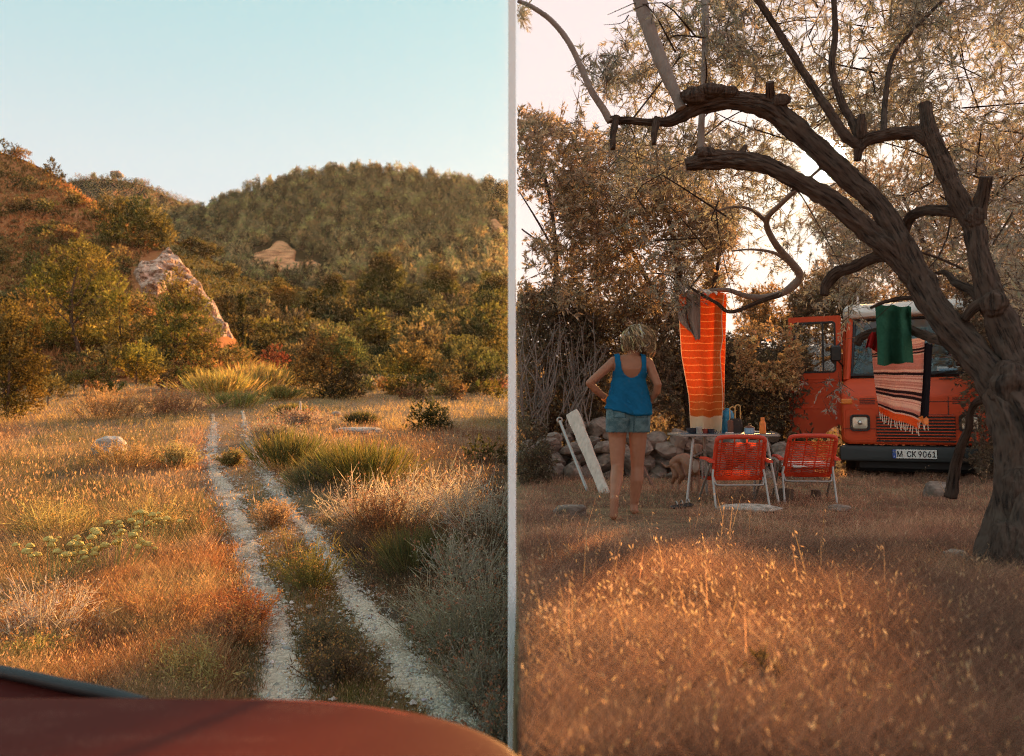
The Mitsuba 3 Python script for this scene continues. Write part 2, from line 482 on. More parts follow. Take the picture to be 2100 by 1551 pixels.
# loose stones in and beside the ruts
g = np.random.default_rng(21)
pv, pf, pc = [], [], []
oct_v = np.array([[1, 0, 0], [-1, 0, 0], [0, 1, 0], [0, -1, 0], [0, 0, 1], [0, 0, -1]], float)
oct_f = np.array([[0, 2, 4], [2, 1, 4], [1, 3, 4], [3, 0, 4], [2, 0, 5], [1, 2, 5], [3, 1, 5], [0, 3, 5]])
n = 16000
k = g.integers(0, 2, n)
yy = np.exp(g.uniform(math.log(4.6), math.log(24), n))
ctr = np.where(k == 0, np.interp(yy, RUTS[0][::-1, 1], RUTS[0][::-1, 0]), np.interp(yy, RUTS[1][::-1, 1], RUTS[1][::-1, 0]))
wid = np.where(k == 0, np.interp(yy, RUTS[0][::-1, 1], RUTS[0][::-1, 2]), np.interp(yy, RUTS[1][::-1, 1], RUTS[1][::-1, 2]))
xx = ctr + g.normal(size=n) * wid * np.where(g.random(n) < 0.6, 0.7, 1.5)
sz = 0.004 + 0.006 * g.random(n) + 0.022 * g.random(n) ** 12 + 0.0003 * yy
vv = oct_v[None] * (sz[:, None, None] * (0.5 + g.random((n, 6, 1)))) * np.array([1, 1, 0.7])
vv = vv + np.stack([xx, yy, z_left(xx, yy) + 0.022], -1)[:, None]
ff = (np.arange(n)[:, None, None] * 6 + oct_f).reshape(-1, 3)
stuff("loose_gravel", "loose pale gravel scattered in the two wheel ruts", "gravel", (vv.reshape(-1, 3), ff), "tint_mat", color=np.repeat(tint((0.5, 0.45, 0.39), n, g, 0.25, 0.05), 6, 0))


# ------------------------------------------------------------------ hills
class Hill:
    def __init__(self, us, crest_v, crest_y, base_v, base_y, power=1.0, amp=0.0, freq=0.1, seed=0):
        self.d, self.power, self.amp, self.freq, self.seed = [np.asarray(k, float) for k in (us, crest_v, crest_y, base_v, base_y)], power, amp, freq, seed

    def at(self, u, t):
        us, cv, cy, bv, by = self.d
        u, t = np.broadcast_arrays(np.asarray(u, float), np.asarray(t, float))
        cv, cy, bv, by = (np.interp(u, us, k) for k in (cv, cy, bv, by))
        t1 = np.clip(t, 0, 1)
        p = P(u, bv + (cv - bv) * t1**self.power, by + (cy - by) * t1)
        over = np.clip(t - 1, 0, 9)
        p[..., 1] += over * cy * 0.6
        p[..., 0] += over * cy * 0.6 * (u - 1050) / F
        p[..., 2] -= over * cy * 0.35 + (t < 0) * 3
        p[..., 2] += self.amp * 2 * (meshkit.fbm(p * self.freq, 4, self.seed) - 0.5) * np.sin(np.pi * np.clip(t1, 0.0, 1)) 
        return p

    def seen(self, u, v):
        us, cv, cy, bv, by = self.d
        cv, bv = np.interp(u, us, cv), np.interp(u, us, bv)
        return self.at(u, np.clip((v - bv) / (cv - bv), 0, 1) ** (1 / self.power))

    def mesh(self, u0, u1, nu, nt):
        U, t = np.meshgrid(np.linspace(u0, u1, nu), np.r_[-0.05, np.linspace(0, 1, nt), 1.1, 1.5])
        return self.at(U, t).reshape(-1, 3), grid_faces(*U.shape)


A_U = [-400, -150, 0, 50, 100, 140, 180, 250, 300, 345, 380, 420, 450, 480, 505, 530]
hillA = Hill(A_U, [190, 250, 312, 328, 352, 378, 405, 452, 482, 512, 548, 602, 645, 692, 722, 760], [190, 150, 125, 122, 118, 114, 110, 102, 97, 92, 88, 82, 76, 70, 66, 62],
             [778] * 14 + [776, 775], [47] * 16, 0.85, 1.4, 0.11, 2)
hillB = Hill([-50, 60, 120, 150, 200, 250, 300, 330, 370, 400, 440, 480], [432, 398, 378, 372, 366, 370, 381, 397, 413, 425, 441, 460], [560] * 12, [600] * 12, [230] * 12, 1.0, 8, 0.02, 4)
C_U = [330, 370, 400, 430, 470, 500, 550, 600, 670, 735, 790, 850, 930, 1000, 1042, 1049, 1056, 1064]
hillC = Hill(C_U, [452, 440, 432, 428, 410, 396, 382, 371, 357, 350, 355, 361, 374, 386, 394, 416, 570, 720], [430] * 18, [620] * 18, [205] * 18, 1.0, 7, 0.018, 7)
D_U = [300, 340, 380, 430, 480, 520, 600, 700, 850, 1000, 1046, 1052, 1060]
hillD = Hill(D_U, [470, 485, 503, 530, 560, 578, 592, 602, 610, 618, 622, 660, 740], [175] * 13, [772] * 11 + [776, 780], [60] * 13, 1.0, 2.0, 0.06, 9)
struct("hill", hillA.mesh(-400, 530, 150, 60), "hill_red", "steep red-brown hillside on the left", smooth=True)
struct("hill", hillD.mesh(300, 1060, 120, 40), "hill_green", "low green spur below the wooded hill", smooth=True)
struct("hill", hillC.mesh(330, 1064, 140, 50), "hill_dark", "rounded hill covered by pine forest", smooth=True)
struct("hill", hillB.mesh(-50, 480, 70, 30), "hill_dark", "hazy ridge between the two nearer hills", smooth=True)


def patch(hill, poly, name, bsdf, label, lift, amp, freq, n=70, seed=0):
    """An eroded bare face standing proud of a hillside, cut to an outline with a ragged edge."""
    pg = shapely.Polygon(poly)
    x0, y0, x1, y1 = pg.bounds
    U, W = np.meshgrid(np.linspace(x0 - 4, x1 + 4, n), np.linspace(y0 - 4, y1 + 4, n))
    inside = shapely.contains_xy(pg, U, W)
    dist = shapely.distance(shapely.points(U, W), pg.boundary) * np.where(inside, 1, -1)
    p = hill.seen(U, W)
    y = p[..., 1]
    k = ss(-1, 9, dist + 7 * (meshkit.fbm(np.stack([U * 0.07, W * 0.07, 0 * U], -1), 3, seed) - 0.5))
    out = lift * k + amp * 2 * (meshkit.fbm(p * freq, 5, seed) - 0.42) * k
    d = unit(EYE + np.array([0, 0, 25.0]) - p)
    p = p + d * out[..., None] - d * ((1 - k) * lift * 0.8)[..., None]
    f = grid_faces(n, n)
    keep = (k.ravel()[f] > 0.02).any(1)
    struct(name, (p.reshape(-1, 3), f[keep]), bsdf, label, smooth=40)


patch(hillA, [(268, 560), (288, 535), (318, 528), (345, 502), (362, 512), (385, 548), (420, 592), (452, 640), (482, 690), (478, 700), (455, 690), (440, 660), (400, 620), (372, 600), (345, 600), (322, 616), (290, 602)], "rock_face", "cliff_rock", "pale pink crumbling rock face on the edge of the left hill", 0.9, 2.6, 0.6, 110, 3)
patch(hillC, [(500, 570), (518, 533), (548, 518), (566, 497), (592, 495), (612, 520), (608, 542), (640, 536), (680, 550), (676, 572), (600, 574)], "orange_cliff", "cliff_orange", "bare orange earth cliff at the foot of the wooded hill", 4, 7, 0.09, 90, 5)
patch(hillC, [(1000, 455), (1015, 450), (1036, 462), (1030, 482), (1010, 476)], "orange_cliff", "cliff_orange", "small orange scar high on the wooded hill at the right", 5, 4, 0.06, 36, 6)

# thin warm air between here and the hills
scene["air"] = {"type": "homogeneous", "albedo": {"type": "rgb", "value": [0.95, 0.95, 0.95]}, "sigma_t": {"type": "rgb", "value": [0.00006] * 3}, "phase": {"type": "hg", "g": 0.4}}
scene["haze"] = {"type": "cube", "to_world": T().translate([0, 0, 80]).scale([1200, 1200, 90]), "bsdf": {"type": "null"}, "interior": {"type": "ref", "id": "air"}}
labels["haze"] = {"kind": "stuff", "label": "thin warm evening haze that pales the far hills", "category": "haze"}
scene["camera"]["medium"] = {"type": "ref", "id": "air"}
# ------------------------------------------------------------------ left: trees and shrubs on the hills
def bpx(rows, y, deep=0.8):
    """Blobs from (u, v, radius_u[, radius_v]) pixel rows at depth y."""
    out = []
    for k, r in enumerate(rows):
        u, v, ru = r[:3]
        rv = r[3] if len(r) > 3 else ru
        jit = 0.5 * math.sin(k * 2.4) * ru * y / F
        c = P(u, v, y + jit)
        out.append([*c, ru * y / F, ru * y / F * deep, rv * y / F])
    return np.array(out)


def foliage(blobs, y, g, col, cover=3.0, llen=0.1, lwid=0.03, m=8, slen=0.25, **kw):
    px = F / y
    area = sum(math.pi * b[3] * b[5] for b in blobs) * px * px * 0.6
    llen, lwid = max(llen, 5.5 / px), max(lwid, 2.4 / px)
    n = int(cover * area / (llen * lwid * px * px * 0.3) / m)
    return crown(blobs, max(n, 12), m, slen, llen, lwid, col, g, **kw)


def tree(name, label, cat, rows, y, col, base, trunk_w, seed, cover=3.0, limbs=7, bark="far_bark", group=None, deep=0.8, **kw):
    """A tree or tall bush with crown, trunk and limbs; rows: the crown's masses; base: (u, v) of its foot."""
    g = np.random.default_rng(seed)
    k = thing(name, label, cat, group)
    b = bpx(rows, y, deep)
    part(k, "crown", (lambda c: put(None, c, "leaf_mat"))(foliage(b, y, g, col, cover, **kw)), None)
    if trunk_w:
        foot = P(base[0], base[1], y) - [0, 0, 0.3]
        top = np.array([b[:, 0].mean(), b[:, 1].mean(), np.quantile(b[:, 2], 0.85)])
        mid = (foot + top) / 2 + g.normal(size=3) * 0.06 * np.linalg.norm(top - foot)
        w = trunk_w * y / F / 2
        path = smoothpath([foot, mid * [1, 1, 1], top], 14)
        ms = [tube(path, np.linspace(w, w * 0.25, 14), 8, rough=0.15, seed=seed)]
        for i in g.choice(len(b), min(limbs, len(b)), replace=False):
            s = path[g.integers(3, 10)]
            e = b[i, :3]
            ms.append(tube(smoothpath([s, (s + e) / 2 + g.normal(size=3) * 0.1 * np.linalg.norm(e - s) + [0, 0, 0.05], e], 8), np.linspace(w * 0.45, w * 0.1, 8), 6))
        part(k, "trunk", cat_(ms), bark, smooth=True)
    return k


cat_ = cat


def proto(kind, seed, col, n=60, quad=False, fine=1.0):
    """A unit-high tree for the far slopes, as one mesh with vertex colours."""
    g = np.random.default_rng(seed)
    if kind == "pine":
        z = np.linspace(0.3, 0.92, 6)
        r = 0.25 * (1 - ((z - 0.3) / 0.75) ** 1.6) * (0.8 + 0.4 * g.random(6)) + 0.03
        b = np.c_[g.normal(size=6) * 0.06, g.normal(size=6) * 0.06, z, r, r, r * 0.55 + 0.05]
        c = crown(b, n, 3, 0.1 * fine, 0.13 * fine, 0.052 * fine, col, g, up=1.2, var=0.25, quad=quad, shell=0.4)
    elif kind == "cypress":
        z = np.linspace(0.12, 0.9, 9)
        r = 0.075 * np.sin(np.pi * np.clip(z * 0.85 + 0.12, 0, 1)) ** 0.6
        b = np.c_[0 * z, 0 * z, z, r, r, 0 * z + 0.09]
        c = crown(b, n, 4, 0.08, 0.09, 0.025, col, g, up=2.5, var=0.2, quad=quad)
    else:
        m = 9
        b = np.c_[g.normal(size=m) * 0.26, g.normal(size=m) * 0.26, 0.28 + 0.42 * g.random(m), 0.2 + 0.12 * g.random(m), 0.2 + 0.12 * g.random(m), 0.16 + 0.1 * g.random(m)]
        c = crown(b, n, 4, 0.09, 0.1, 0.045, col, g, up=0.7, var=0.3, quad=quad)
    t = tube(np.array([[0, 0, -0.12], [0.01, 0, 0.2], [0, 0, 0.55]]), [0.03, 0.025, 0.012], 5)
    return join([c, (t.vertices, t.faces, np.tile([[0.1, 0.06, 0.04]], (len(t.vertices), 1)))])


def where(p, h, rot, wide=1.0):
    return T().translate(p.tolist()).rotate([0, 0, 1], rot).scale([h * wide, h * wide, h])


def scatter(protos, pts, hs, rots, name, label, cat_name, group, keep=300, stuff_name=None, stuff_label=None, own=None):
    """The nearest `keep` as things of their own, the rest as one mesh."""
    plys = [put(None, c, "leaf_mat") for c in protos]
    far = []
    for i in np.argsort(pts[:, 1] / hs):
        j = int(i) % len(protos)
        if keep > 0:
            keep -= 1
            k = thing(name, own[i] if own else label, cat_name, group)
            scene[k] = {**plys[j], "to_world": where(pts[i], hs[i], rots[i])}
        else:
            a = math.radians(rots[i])
            v = protos[j][0] * hs[i]
            far.append((np.c_[v[:, 0] * math.cos(a) - v[:, 1] * math.sin(a), v[:, 0] * math.sin(a) + v[:, 1] * math.cos(a), v[:, 2]] + pts[i], protos[j][1], protos[j][2]))
    if far:
        c = join(far)
        stuff(stuff_name, stuff_label, "forest", (c[0], c[1]), "leaf_mat", color=c[2])


g = np.random.default_rng(31)
PINE = (0.27, 0.215, 0.105)
pines = [proto("pine", 40 + i, np.array(PINE) * s, 100) for i, s in enumerate((0.45, 1.05, 1.4, 0.6, 0.9, 1.7))]  # dark and light copies of one colour paint the forest's stippled shading
# the wooded hill
n = 2700
u, t = g.uniform(340, 1046, n), g.random(n) ** 0.9 * 1.03
p = hillC.at(u, t)
px = np.stack([u, np.interp(u, C_U, hillC.d[3]) + (np.interp(u, C_U, hillC.d[1]) - np.interp(u, C_U, hillC.d[3])) * t], -1)
bare = shapely.union_all([shapely.Polygon([(496, 590), (510, 535), (545, 515), (566, 492), (598, 494), (612, 520), (640, 534), (680, 548), (680, 590)]), shapely.Polygon([(992, 455), (1036, 458), (1040, 505), (1000, 500)])])
ok = ~shapely.contains_xy(bare, px[:, 0], px[:, 1]) & (u < 1041)
hs = g.uniform(3.8, 8.0, n) * (0.75 + 0.35 * meshkit.fbm(p * 0.02, 2, 3) * 2)
scatter(pines, p[ok], hs[ok], g.uniform(0, 360, n)[ok], "pine_tree", "small dark pine in the dense forest covering the rounded hill", "pine tree", "pines of the forest on the rounded hill", 300, "pine_forest", "dense pine forest higher up the rounded hill")
# the hazy ridge behind
n = 1100
u, t = g.uniform(40, 470, n), g.random(n) ** 0.8 * 1.02
p = hillB.at(u, t)
hs = g.uniform(4, 8, n)
c = [proto("shrub", 60 + i, np.array((0.26, 0.2, 0.11)), 44) for i in range(3)] + pines[:2]
scatter(c, p, hs, g.uniform(0, 360, n), "ridge_tree", "tree on the hazy ridge between the two hills", "tree", "trees on the hazy ridge", 0, "ridge_wood", "scrub and trees covering the hazy ridge between the hills")
# bushes on the red hillside
n = 620
u, v = g.uniform(-40, 500, n), g.uniform(300, 770, n)
cv = np.interp(u, A_U, hillA.d[1])
p = hillA.seen(u, np.maximum(v, cv + 2))
dense = meshkit.fbm(np.stack([u * 0.012, v * 0.02, 0 * u], -1), 3, 12)
rockpoly = shapely.Polygon([(262, 562), (290, 530), (340, 496), (385, 540), (455, 640), (492, 705), (440, 730), (390, 670), (330, 645), (280, 625)])
ok = (v > cv + 4) & ~shapely.contains_xy(rockpoly, u, v + 8) & (dense + 0.25 * g.random(n) + 0.0006 * (v - 500) > 0.54)
shr = [proto("shrub", 70 + i, c_, 150, True) for i, c_ in enumerate([(0.15, 0.12, 0.04), (0.19, 0.145, 0.05), (0.12, 0.1, 0.04), (0.23, 0.16, 0.06), (0.3, 0.16, 0.065)])]
hs = (0.7 + 2.0 * g.random(n) ** 1.8) * (0.75 + p[:, 1] / 260)
scatter(shr, p[ok] - [0, 0, 0.15], hs[ok], g.uniform(0, 360, n)[ok], "hill_shrub", "dark green shrub growing on the red-brown hillside", "shrub", "shrubs on the red-brown hillside", 300, "hill_scrub", "low scrub on the red-brown hillside")
# dry grass and low scrub on the red hillside
n = 16000
u, v = g.uniform(-60, 510, n), g.uniform(300, 778, n)
cv = np.interp(u, A_U, hillA.d[1])
ok = (v > cv + 1) & ~shapely.contains_xy(rockpoly, u, v)
p = hillA.seen(u[ok], v[ok])
n = len(p)
pal = np.array([(0.5, 0.22, 0.09), (0.42, 0.2, 0.08), (0.22, 0.15, 0.05), (0.3, 0.18, 0.06)])
kk = np.clip((meshkit.fbm(p * 0.13, 3, 14) * 5.2 - 0.8 + g.normal(size=n) * 0.6).astype(int), 0, 3)
c = sprigs(p, g.normal(size=(n, 3)) * 0.4 + [0, 0, 1.0], 4, 0.35, 0.55, 0.16, pal[kk] * np.exp(g.normal(size=(n, 1)) * 0.25), g, 0.8, False)
stuff("hillside_grass", "dry reddish grass and low scrub on the left hillside", "grass", (c[0], c[1]), "leaf_mat", color=c[2])
# the trees below the wooded hill
mid = [proto("shrub", 80 + i, c_, 420, True) for i, c_ in enumerate([(0.12, 0.095, 0.034), (0.17, 0.135, 0.046), (0.14, 0.115, 0.045), (0.19, 0.15, 0.06), (0.2, 0.155, 0.07)])]
midp = [proto("pine", 90 + i, c_, 2200, True, 0.36) for i, c_ in enumerate([(0.13, 0.105, 0.035), (0.2, 0.16, 0.045)])]
pts, hh, own = [], [], []
ORD = "first second third fourth fifth sixth seventh eighth ninth tenth eleventh twelfth thirteenth fourteenth fifteenth sixteenth seventeenth eighteenth nineteenth twentieth twenty-first twenty-second twenty-third twenty-fourth twenty-fifth twenty-sixth".split()
TREE_LOOK = ["dark", "olive-green", "grey-green", "pale brownish-green", "light grey-green"]
ROW = {585: "highest row", 600: "second row down", 640: "third row down", 668: "fourth row down", 700: "fifth row down", 735: "lowest row"}
for row_v, u0, u1, step, hpx, tt in ((585, 390, 1040, 26, 34, 0.98), (600, 520, 1046, 34, 52, 0.86), (640, 500, 1046, 40, 70, 0.6), (668, 510, 1046, 44, 78, 0.42), (700, 500, 1046, 48, 84, 0.26), (735, 540, 1046, 46, 76, 0.1)):
    for u in np.arange(u0, u1, step):
        hpx_ = 26 if row_v == 600 and 490 < u < 700 else hpx
        uu, t_ = u + g.uniform(-12, 12), np.clip(tt + g.uniform(-0.06, 0.05), 0.01, 1)
        if row_v == 585 and 490 < uu < 690:
            continue
        q = hillD.at(min(uu, 1006), t_)
        nr = sum(1 for o in own if ROW[row_v] in o)
        own.append(f"{TREE_LOOK[len(pts) % 5]} rounded tree in the {ROW[row_v]} of the wood, {ORD[nr]} from the left")
        pts.append(q)
        hh.append(hpx_ * g.uniform(0.65, 1.25) * q[1] / F)
pts, hh = np.array(pts), np.array(hh)
scatter(mid, pts, hh, g.uniform(0, 360, len(pts)), "broadleaf_tree", "dark rounded tree in the wood at the foot of the pine hill", "tree", "trees in the wood at the foot of the pine hill", own=own)
n = 9000
u, t = g.uniform(330, 1044, n), g.random(n) ** 1.2
p = hillD.at(u, t)
c = sprigs(p, g.normal(size=(n, 3)) * 0.5 + [0, 0, 1.0], 5, 0.6, 0.8, 0.28, tint((0.13, 0.105, 0.035), n, g, 0.3, 0.1), g, 0.9, False)
stuff("green_scrub", "low green scrub on the spur below the pine hill", "scrub", (c[0], c[1]), "leaf_mat", color=c[2])
for u, v0, h_, c_, lab in ((795, 640, 130, 0, "tall spreading pine standing above the dark wood, left of two"), (905, 650, 118, 0, "tall spreading pine standing above the dark wood, right of two"), (585, 668, 92, 1, "bright yellow-green pine at the left end of the dark wood"), (1010, 640, 96, 0, "pine above the dark wood next to the white post"), (690, 640, 80, 0, "dark pine between the orange cliff and the two tall pines")):
    t_ = np.interp(v0, [602, 772], [1, 0])
    q = hillD.at(u, t_)
    k = thing("tall_pine", lab, "pine tree")
    scene[k] = {**put(None, midp[c_], "leaf_mat"), "to_world": where(q, h_ * q[1] / F, u * 7.0, 1.35)}

# trees with a shape of their own
tree("pine_tree_large", "large yellow-green pine with visible fanning branches at the foot of the red hillside", "pine tree",
     [(165, 520, 30), (128, 548, 34), (196, 545, 30), (92, 585, 36), (222, 590, 32), (150, 585, 40), (70, 632, 36), (244, 640, 24), (118, 640, 36), (190, 630, 42), (95, 682, 44, 20), (165, 690, 40, 20), (228, 690, 30, 20)], 52, (0.22, 0.175, 0.05), (165, 722), 9, 101, 2.6, 12, llen=0.3, lwid=0.07, m=7, slen=0.5, up=1.3, var=0.3)
tree("pine_tree_young", "yellow-green pine standing in front of the pale rock face", "pine tree",
     [(358, 578, 22), (360, 604, 24), (384, 612, 30), (340, 645, 26), (400, 645, 36), (362, 650, 40), (312, 685, 30), (425, 680, 32), (368, 695, 46, 28), (330, 712, 30, 16), (420, 708, 30, 16)], 50, (0.23, 0.185, 0.055), (352, 735), 8, 102, 2.6, 10, llen=0.3, lwid=0.07, m=7, slen=0.5, up=1.3, var=0.3)
tree("pine_tree_small", "slim low pine beside the foot of the large yellow-green pine", "pine tree", [(242, 620, 16), (244, 650, 20), (246, 685, 20), (240, 710, 18)], 49, (0.14, 0.115, 0.035), (243, 725), 6, 103, 2.5, 4, llen=0.28, lwid=0.06, m=7, slen=0.45, up=1.4)
for rows, base, sd, lab in (([(232, 425, 26), (258, 440, 28), (228, 455, 24)], (236, 480), 1, "left pine of the dark clump on the crest of the red hillside"),
                            ([(285, 430, 24), (300, 452, 34), (275, 470, 34), (300, 482, 30)], (290, 505), 2, "broad middle pine of the dark clump on the crest of the red hillside"),
                            ([(330, 462, 20), (340, 485, 20), (325, 500, 20)], (332, 515), 3, "right pine of the clump, just above the pale rock face"),
                            ([(228, 480, 24), (235, 500, 26), (215, 505, 20)], (230, 525), 4, "yellow-green pine below the dark clump on the hillside")):
    tree("crest_pine", lab, "pine tree", rows, 92, (0.19, 0.155, 0.05), base, 8, 110 + sd, 2.8, 5, llen=0.4, lwid=0.1, m=6, slen=0.7, up=1.2)
for u, v, ru, rv, lab in ((7, 300, 4, 14, "thin dark cypress at the top left of the skyline"), (30, 312, 12, 14, "dark windblown pine on the top left skyline"), (103, 345, 13, 14, "round dark bush on the skyline of the left hill"), (122, 362, 9, 9, "small dark bush on the skyline beside the round one"), (48, 432, 8, 26, "dark cypress-like tree halfway up the red hillside"), (30, 440, 18, 16, "dark spreading bush at the left edge halfway up the red hillside")):
    yy = float(np.interp(u, A_U, hillA.d[2])) if v < 380 else 100.0
    tree("skyline_tree", lab, "tree", [(u, v - rv * 0.4, ru * 0.75, rv * 0.6), (u - ru * 0.3, v + rv * 0.3, ru * 0.7, rv * 0.6), (u + ru * 0.4, v + rv * 0.35, ru * 0.7, rv * 0.6)], yy, (0.11, 0.085, 0.035), (u, v + rv), 3, 120 + u, 3.0, 2, llen=0.5, lwid=0.14, m=5, slen=0.6)
tree("cypress", "tall narrow dark cypress standing at the end of the track", "cypress", [(496, 612 + 12 * i, 6 + 2 * math.sin(i / 9 * 3.1), 12) for i in range(10)], 58, (0.085, 0.075, 0.028), (496, 728), 5, 140, 3.0, 0, llen=0.22, lwid=0.06, m=6, slen=0.4, up=3.0)
tree("cypress", "small dark cypress in front of the orange cliff", "cypress", [(568, 545 + 5 * i, 2.6, 6) for i in range(5)], 178, (0.07, 0.06, 0.025), (568, 570), 2, 141, 3.0, 0, llen=0.5, lwid=0.15, m=5, slen=0.6, up=3.0)
tree("oak_bush", "big round olive-green bush with a thick crown beside the track", "bush",
     [(690, 700, 34), (655, 718, 34), (715, 728, 34), (640, 758, 34), (680, 750, 50), (724, 768, 28), (660, 795, 40), (705, 798, 38), (680, 815, 36, 18)], 34, (0.17, 0.135, 0.055), (682, 832), 9, 150, 3.2, 6, llen=0.11, lwid=0.05, m=8, slen=0.3, up=0.8, var=0.35)
tree("oak_bush", "broad dark-green bush with a sunlit top, right of the round bush", "bush",
     [(840, 728, 36, 24), (875, 745, 36, 26), (810, 750, 30, 26), (900, 768, 30, 26), (835, 775, 44, 32), (880, 792, 40, 26), (815, 800, 28, 20)], 37, (0.165, 0.13, 0.048), (850, 822), 8, 151, 3.2, 5, llen=0.12, lwid=0.05, m=8, slen=0.3, up=0.8, var=0.35)
tree("oak_bush", "dark-green bush near the white post at the far edge of the meadow", "bush", [(960, 720, 34, 26), (990, 745, 34, 28), (945, 758, 30, 26), (1008, 775, 26, 26), (975, 785, 36, 22)], 39, (0.15, 0.12, 0.048), (975, 812), 8, 152, 3.2, 5, llen=0.13, lwid=0.05, m=8, slen=0.3, up=0.8, var=0.35)
tree("thorn_bush", "small solitary dark bush in the dry grass on the right of the meadow", "bush", [(872, 842, 26, 18), (900, 855, 24, 18), (862, 866, 22, 20), (890, 878, 34, 22), (915, 886, 22, 14)], 22, (0.09, 0.075, 0.032), (886, 902), 5, 153, 3.0, 4, llen=0.07, lwid=0.03, m=8, slen=0.22, up=0.6, var=0.3)
tree("red_bush", "rusty red bush at the end of the track", "bush", [(562, 722, 14, 16), (550, 738, 16, 14), (578, 740, 18, 14)], 50, (0.22, 0.075, 0.04), (562, 755), 4, 154, 3.0, 3, llen=0.16, lwid=0.06, m=7, slen=0.3)
tree("pale_bush", "yellow-green leafy bush left of the track below the pines", "bush", [(250, 735, 24, 16), (285, 728, 30, 18), (312, 742, 22, 16), (270, 755, 36, 16), (300, 762, 30, 12)], 38, (0.24, 0.19, 0.04), (280, 775), 4, 155, 3.0, 3, llen=0.13, lwid=0.06, m=8, slen=0.3, up=0.8)
tree("edge_bush", "tall olive-brown bush cut by the left edge of the picture", "bush",
     [(10, 650, 34), (45, 690, 36), (0, 710, 44), (30, 750, 44), (70, 765, 30), (-10, 790, 50), (50, 815, 36), (10, 840, 40, 26), (-30, 700, 40)], 25, (0.17, 0.12, 0.035), (15, 872), 8, 156, 3.0, 6, llen=0.1, lwid=0.04, m=8, slen=0.3, up=0.7, var=0.35)
for rows, y_, col, lab in (([(610, 762, 20, 16), (632, 752, 18, 16), (650, 748, 14, 12)], 42, (0.12, 0.1, 0.04), "low dark bush left of the round olive-green bush"),
                           ([(760, 752, 22, 22), (772, 780, 22, 18), (745, 790, 16, 14)], 42, (0.14, 0.125, 0.06), "greyish bush between the round bush and the broad one"),
                           ([(925, 790, 18, 16), (935, 805, 20, 10)], 34, (0.2, 0.12, 0.05), "brownish bush right of the broad dark-green bush"),
                           ([(330, 752, 20, 12), (375, 768, 18, 12), (350, 772, 26, 10)], 40, (0.13, 0.105, 0.035), "low bush under the pine by the rock face"),
                           ([(175, 775, 26, 14), (205, 768, 24, 14), (150, 785, 20, 12)], 36, (0.15, 0.115, 0.04), "low bush left of the yellow-green leafy bush"),
                           ([(100, 790, 22, 18), (120, 805, 22, 12)], 30, (0.14, 0.11, 0.035), "low green bush beside the tall bush at the left edge"),
                           ([(985, 925, 30, 16), (1015, 940, 26, 18), (1000, 955, 36, 14)], 16, (0.1, 0.072, 0.03), "low brownish bush near the white post in the right of the meadow"),
                           ([(1010, 800, 20, 14), (1032, 812, 12, 12)], 35, (0.2, 0.16, 0.04), "yellowish bramble at the far edge of the meadow by the white post"),
                           ([(425, 760, 18, 14), (410, 772, 18, 10)], 42, (0.12, 0.09, 0.03), "small dark bush left of the track's end")):
    tree("bush", lab, "bush", rows, y_, col, (rows[0][0], rows[-1][1] + 12), 4, int(rows[0][0]) + 200, 3.0, 2, llen=0.1, lwid=0.045, m=8, slen=0.25, up=0.7, var=0.3)
# low bushes where the meadow meets the slopes
g = np.random.default_rng(37)
for i, u in enumerate(np.arange(62, 1030, 33)):
    if 470 < u < 545 or 640 < u < 720:
        continue
    u += g.uniform(-9, 9)
    v, w_, h_ = 786 + g.uniform(-12, 12) + (8 if u > 700 else 0), g.uniform(18, 32), g.uniform(10, 19)
    look_ = ("olive-green", "yellowish", "brown-green", "dark green", "reddish-brown")[i % 5]
    col = ((0.19, 0.15, 0.055), (0.3, 0.23, 0.075), (0.24, 0.16, 0.065), (0.13, 0.105, 0.04), (0.28, 0.14, 0.07))[i % 5]
    y_ = float(np.clip(on_left(u, v + h_)[1], 34, 50))
    tree("edge_shrub", f"{look_} low shrub on the meadow's far edge, {ORD[i]} from the left" if i < 26 else f"{look_} low shrub on the meadow's far edge, {('last but three', 'last but two', 'last but one', 'last')[min(i - 26, 3)]} towards the white post", "shrub",
         [(u, v - h_ * 0.3, w_ * 0.6, h_ * 0.7), (u - w_ * 0.6, v + h_ * 0.2, w_ * 0.6, h_ * 0.6), (u + w_ * 0.6, v + h_ * 0.15, w_ * 0.55, h_ * 0.6), (u, v + h_ * 0.5, w_ * 0.8, h_ * 0.5)], y_, col, (u, v + h_), 3, 700 + i, 2.8, 2, llen=0.11, lwid=0.045, m=8, slen=0.28, up=0.9, var=0.3)
# the little house on the far ridge
k = thing("far_house", "tiny pale house with a reddish roof on the far ridge", "house")
q = hillB.at(241, 1.0) + [0, -3, 3.0]
part(k, "wall", box(q[0], q[1], q[2], 6, 4, 3.2), "limestone")
part(k, "side_wing", box(q[0] + 4.2, q[1], q[2] - 0.6, 2.4, 3.6, 2), "limestone")
plain("roof_tile", (0.4, 0.16, 0.08), 0.9)
part(k, "roof", trimesh.convex.convex_hull(np.array([[x, y, 0] for x in (-3.3, 3.3) for y in (-2.3, 2.3)] + [[-2.6, 0, 1.2], [2.6, 0, 1.2]]) + q + [0, 0, 1.6]), "roof_tile")
plain("dark_gap", (0.02, 0.02, 0.022), 0.5)
for dx in (-1.6, 0.9):
    part(k, "window", box(q[0] + dx, q[1] - 2.0, q[2] + 0.2, 1.0, 0.14, 1.2), "dark_gap")
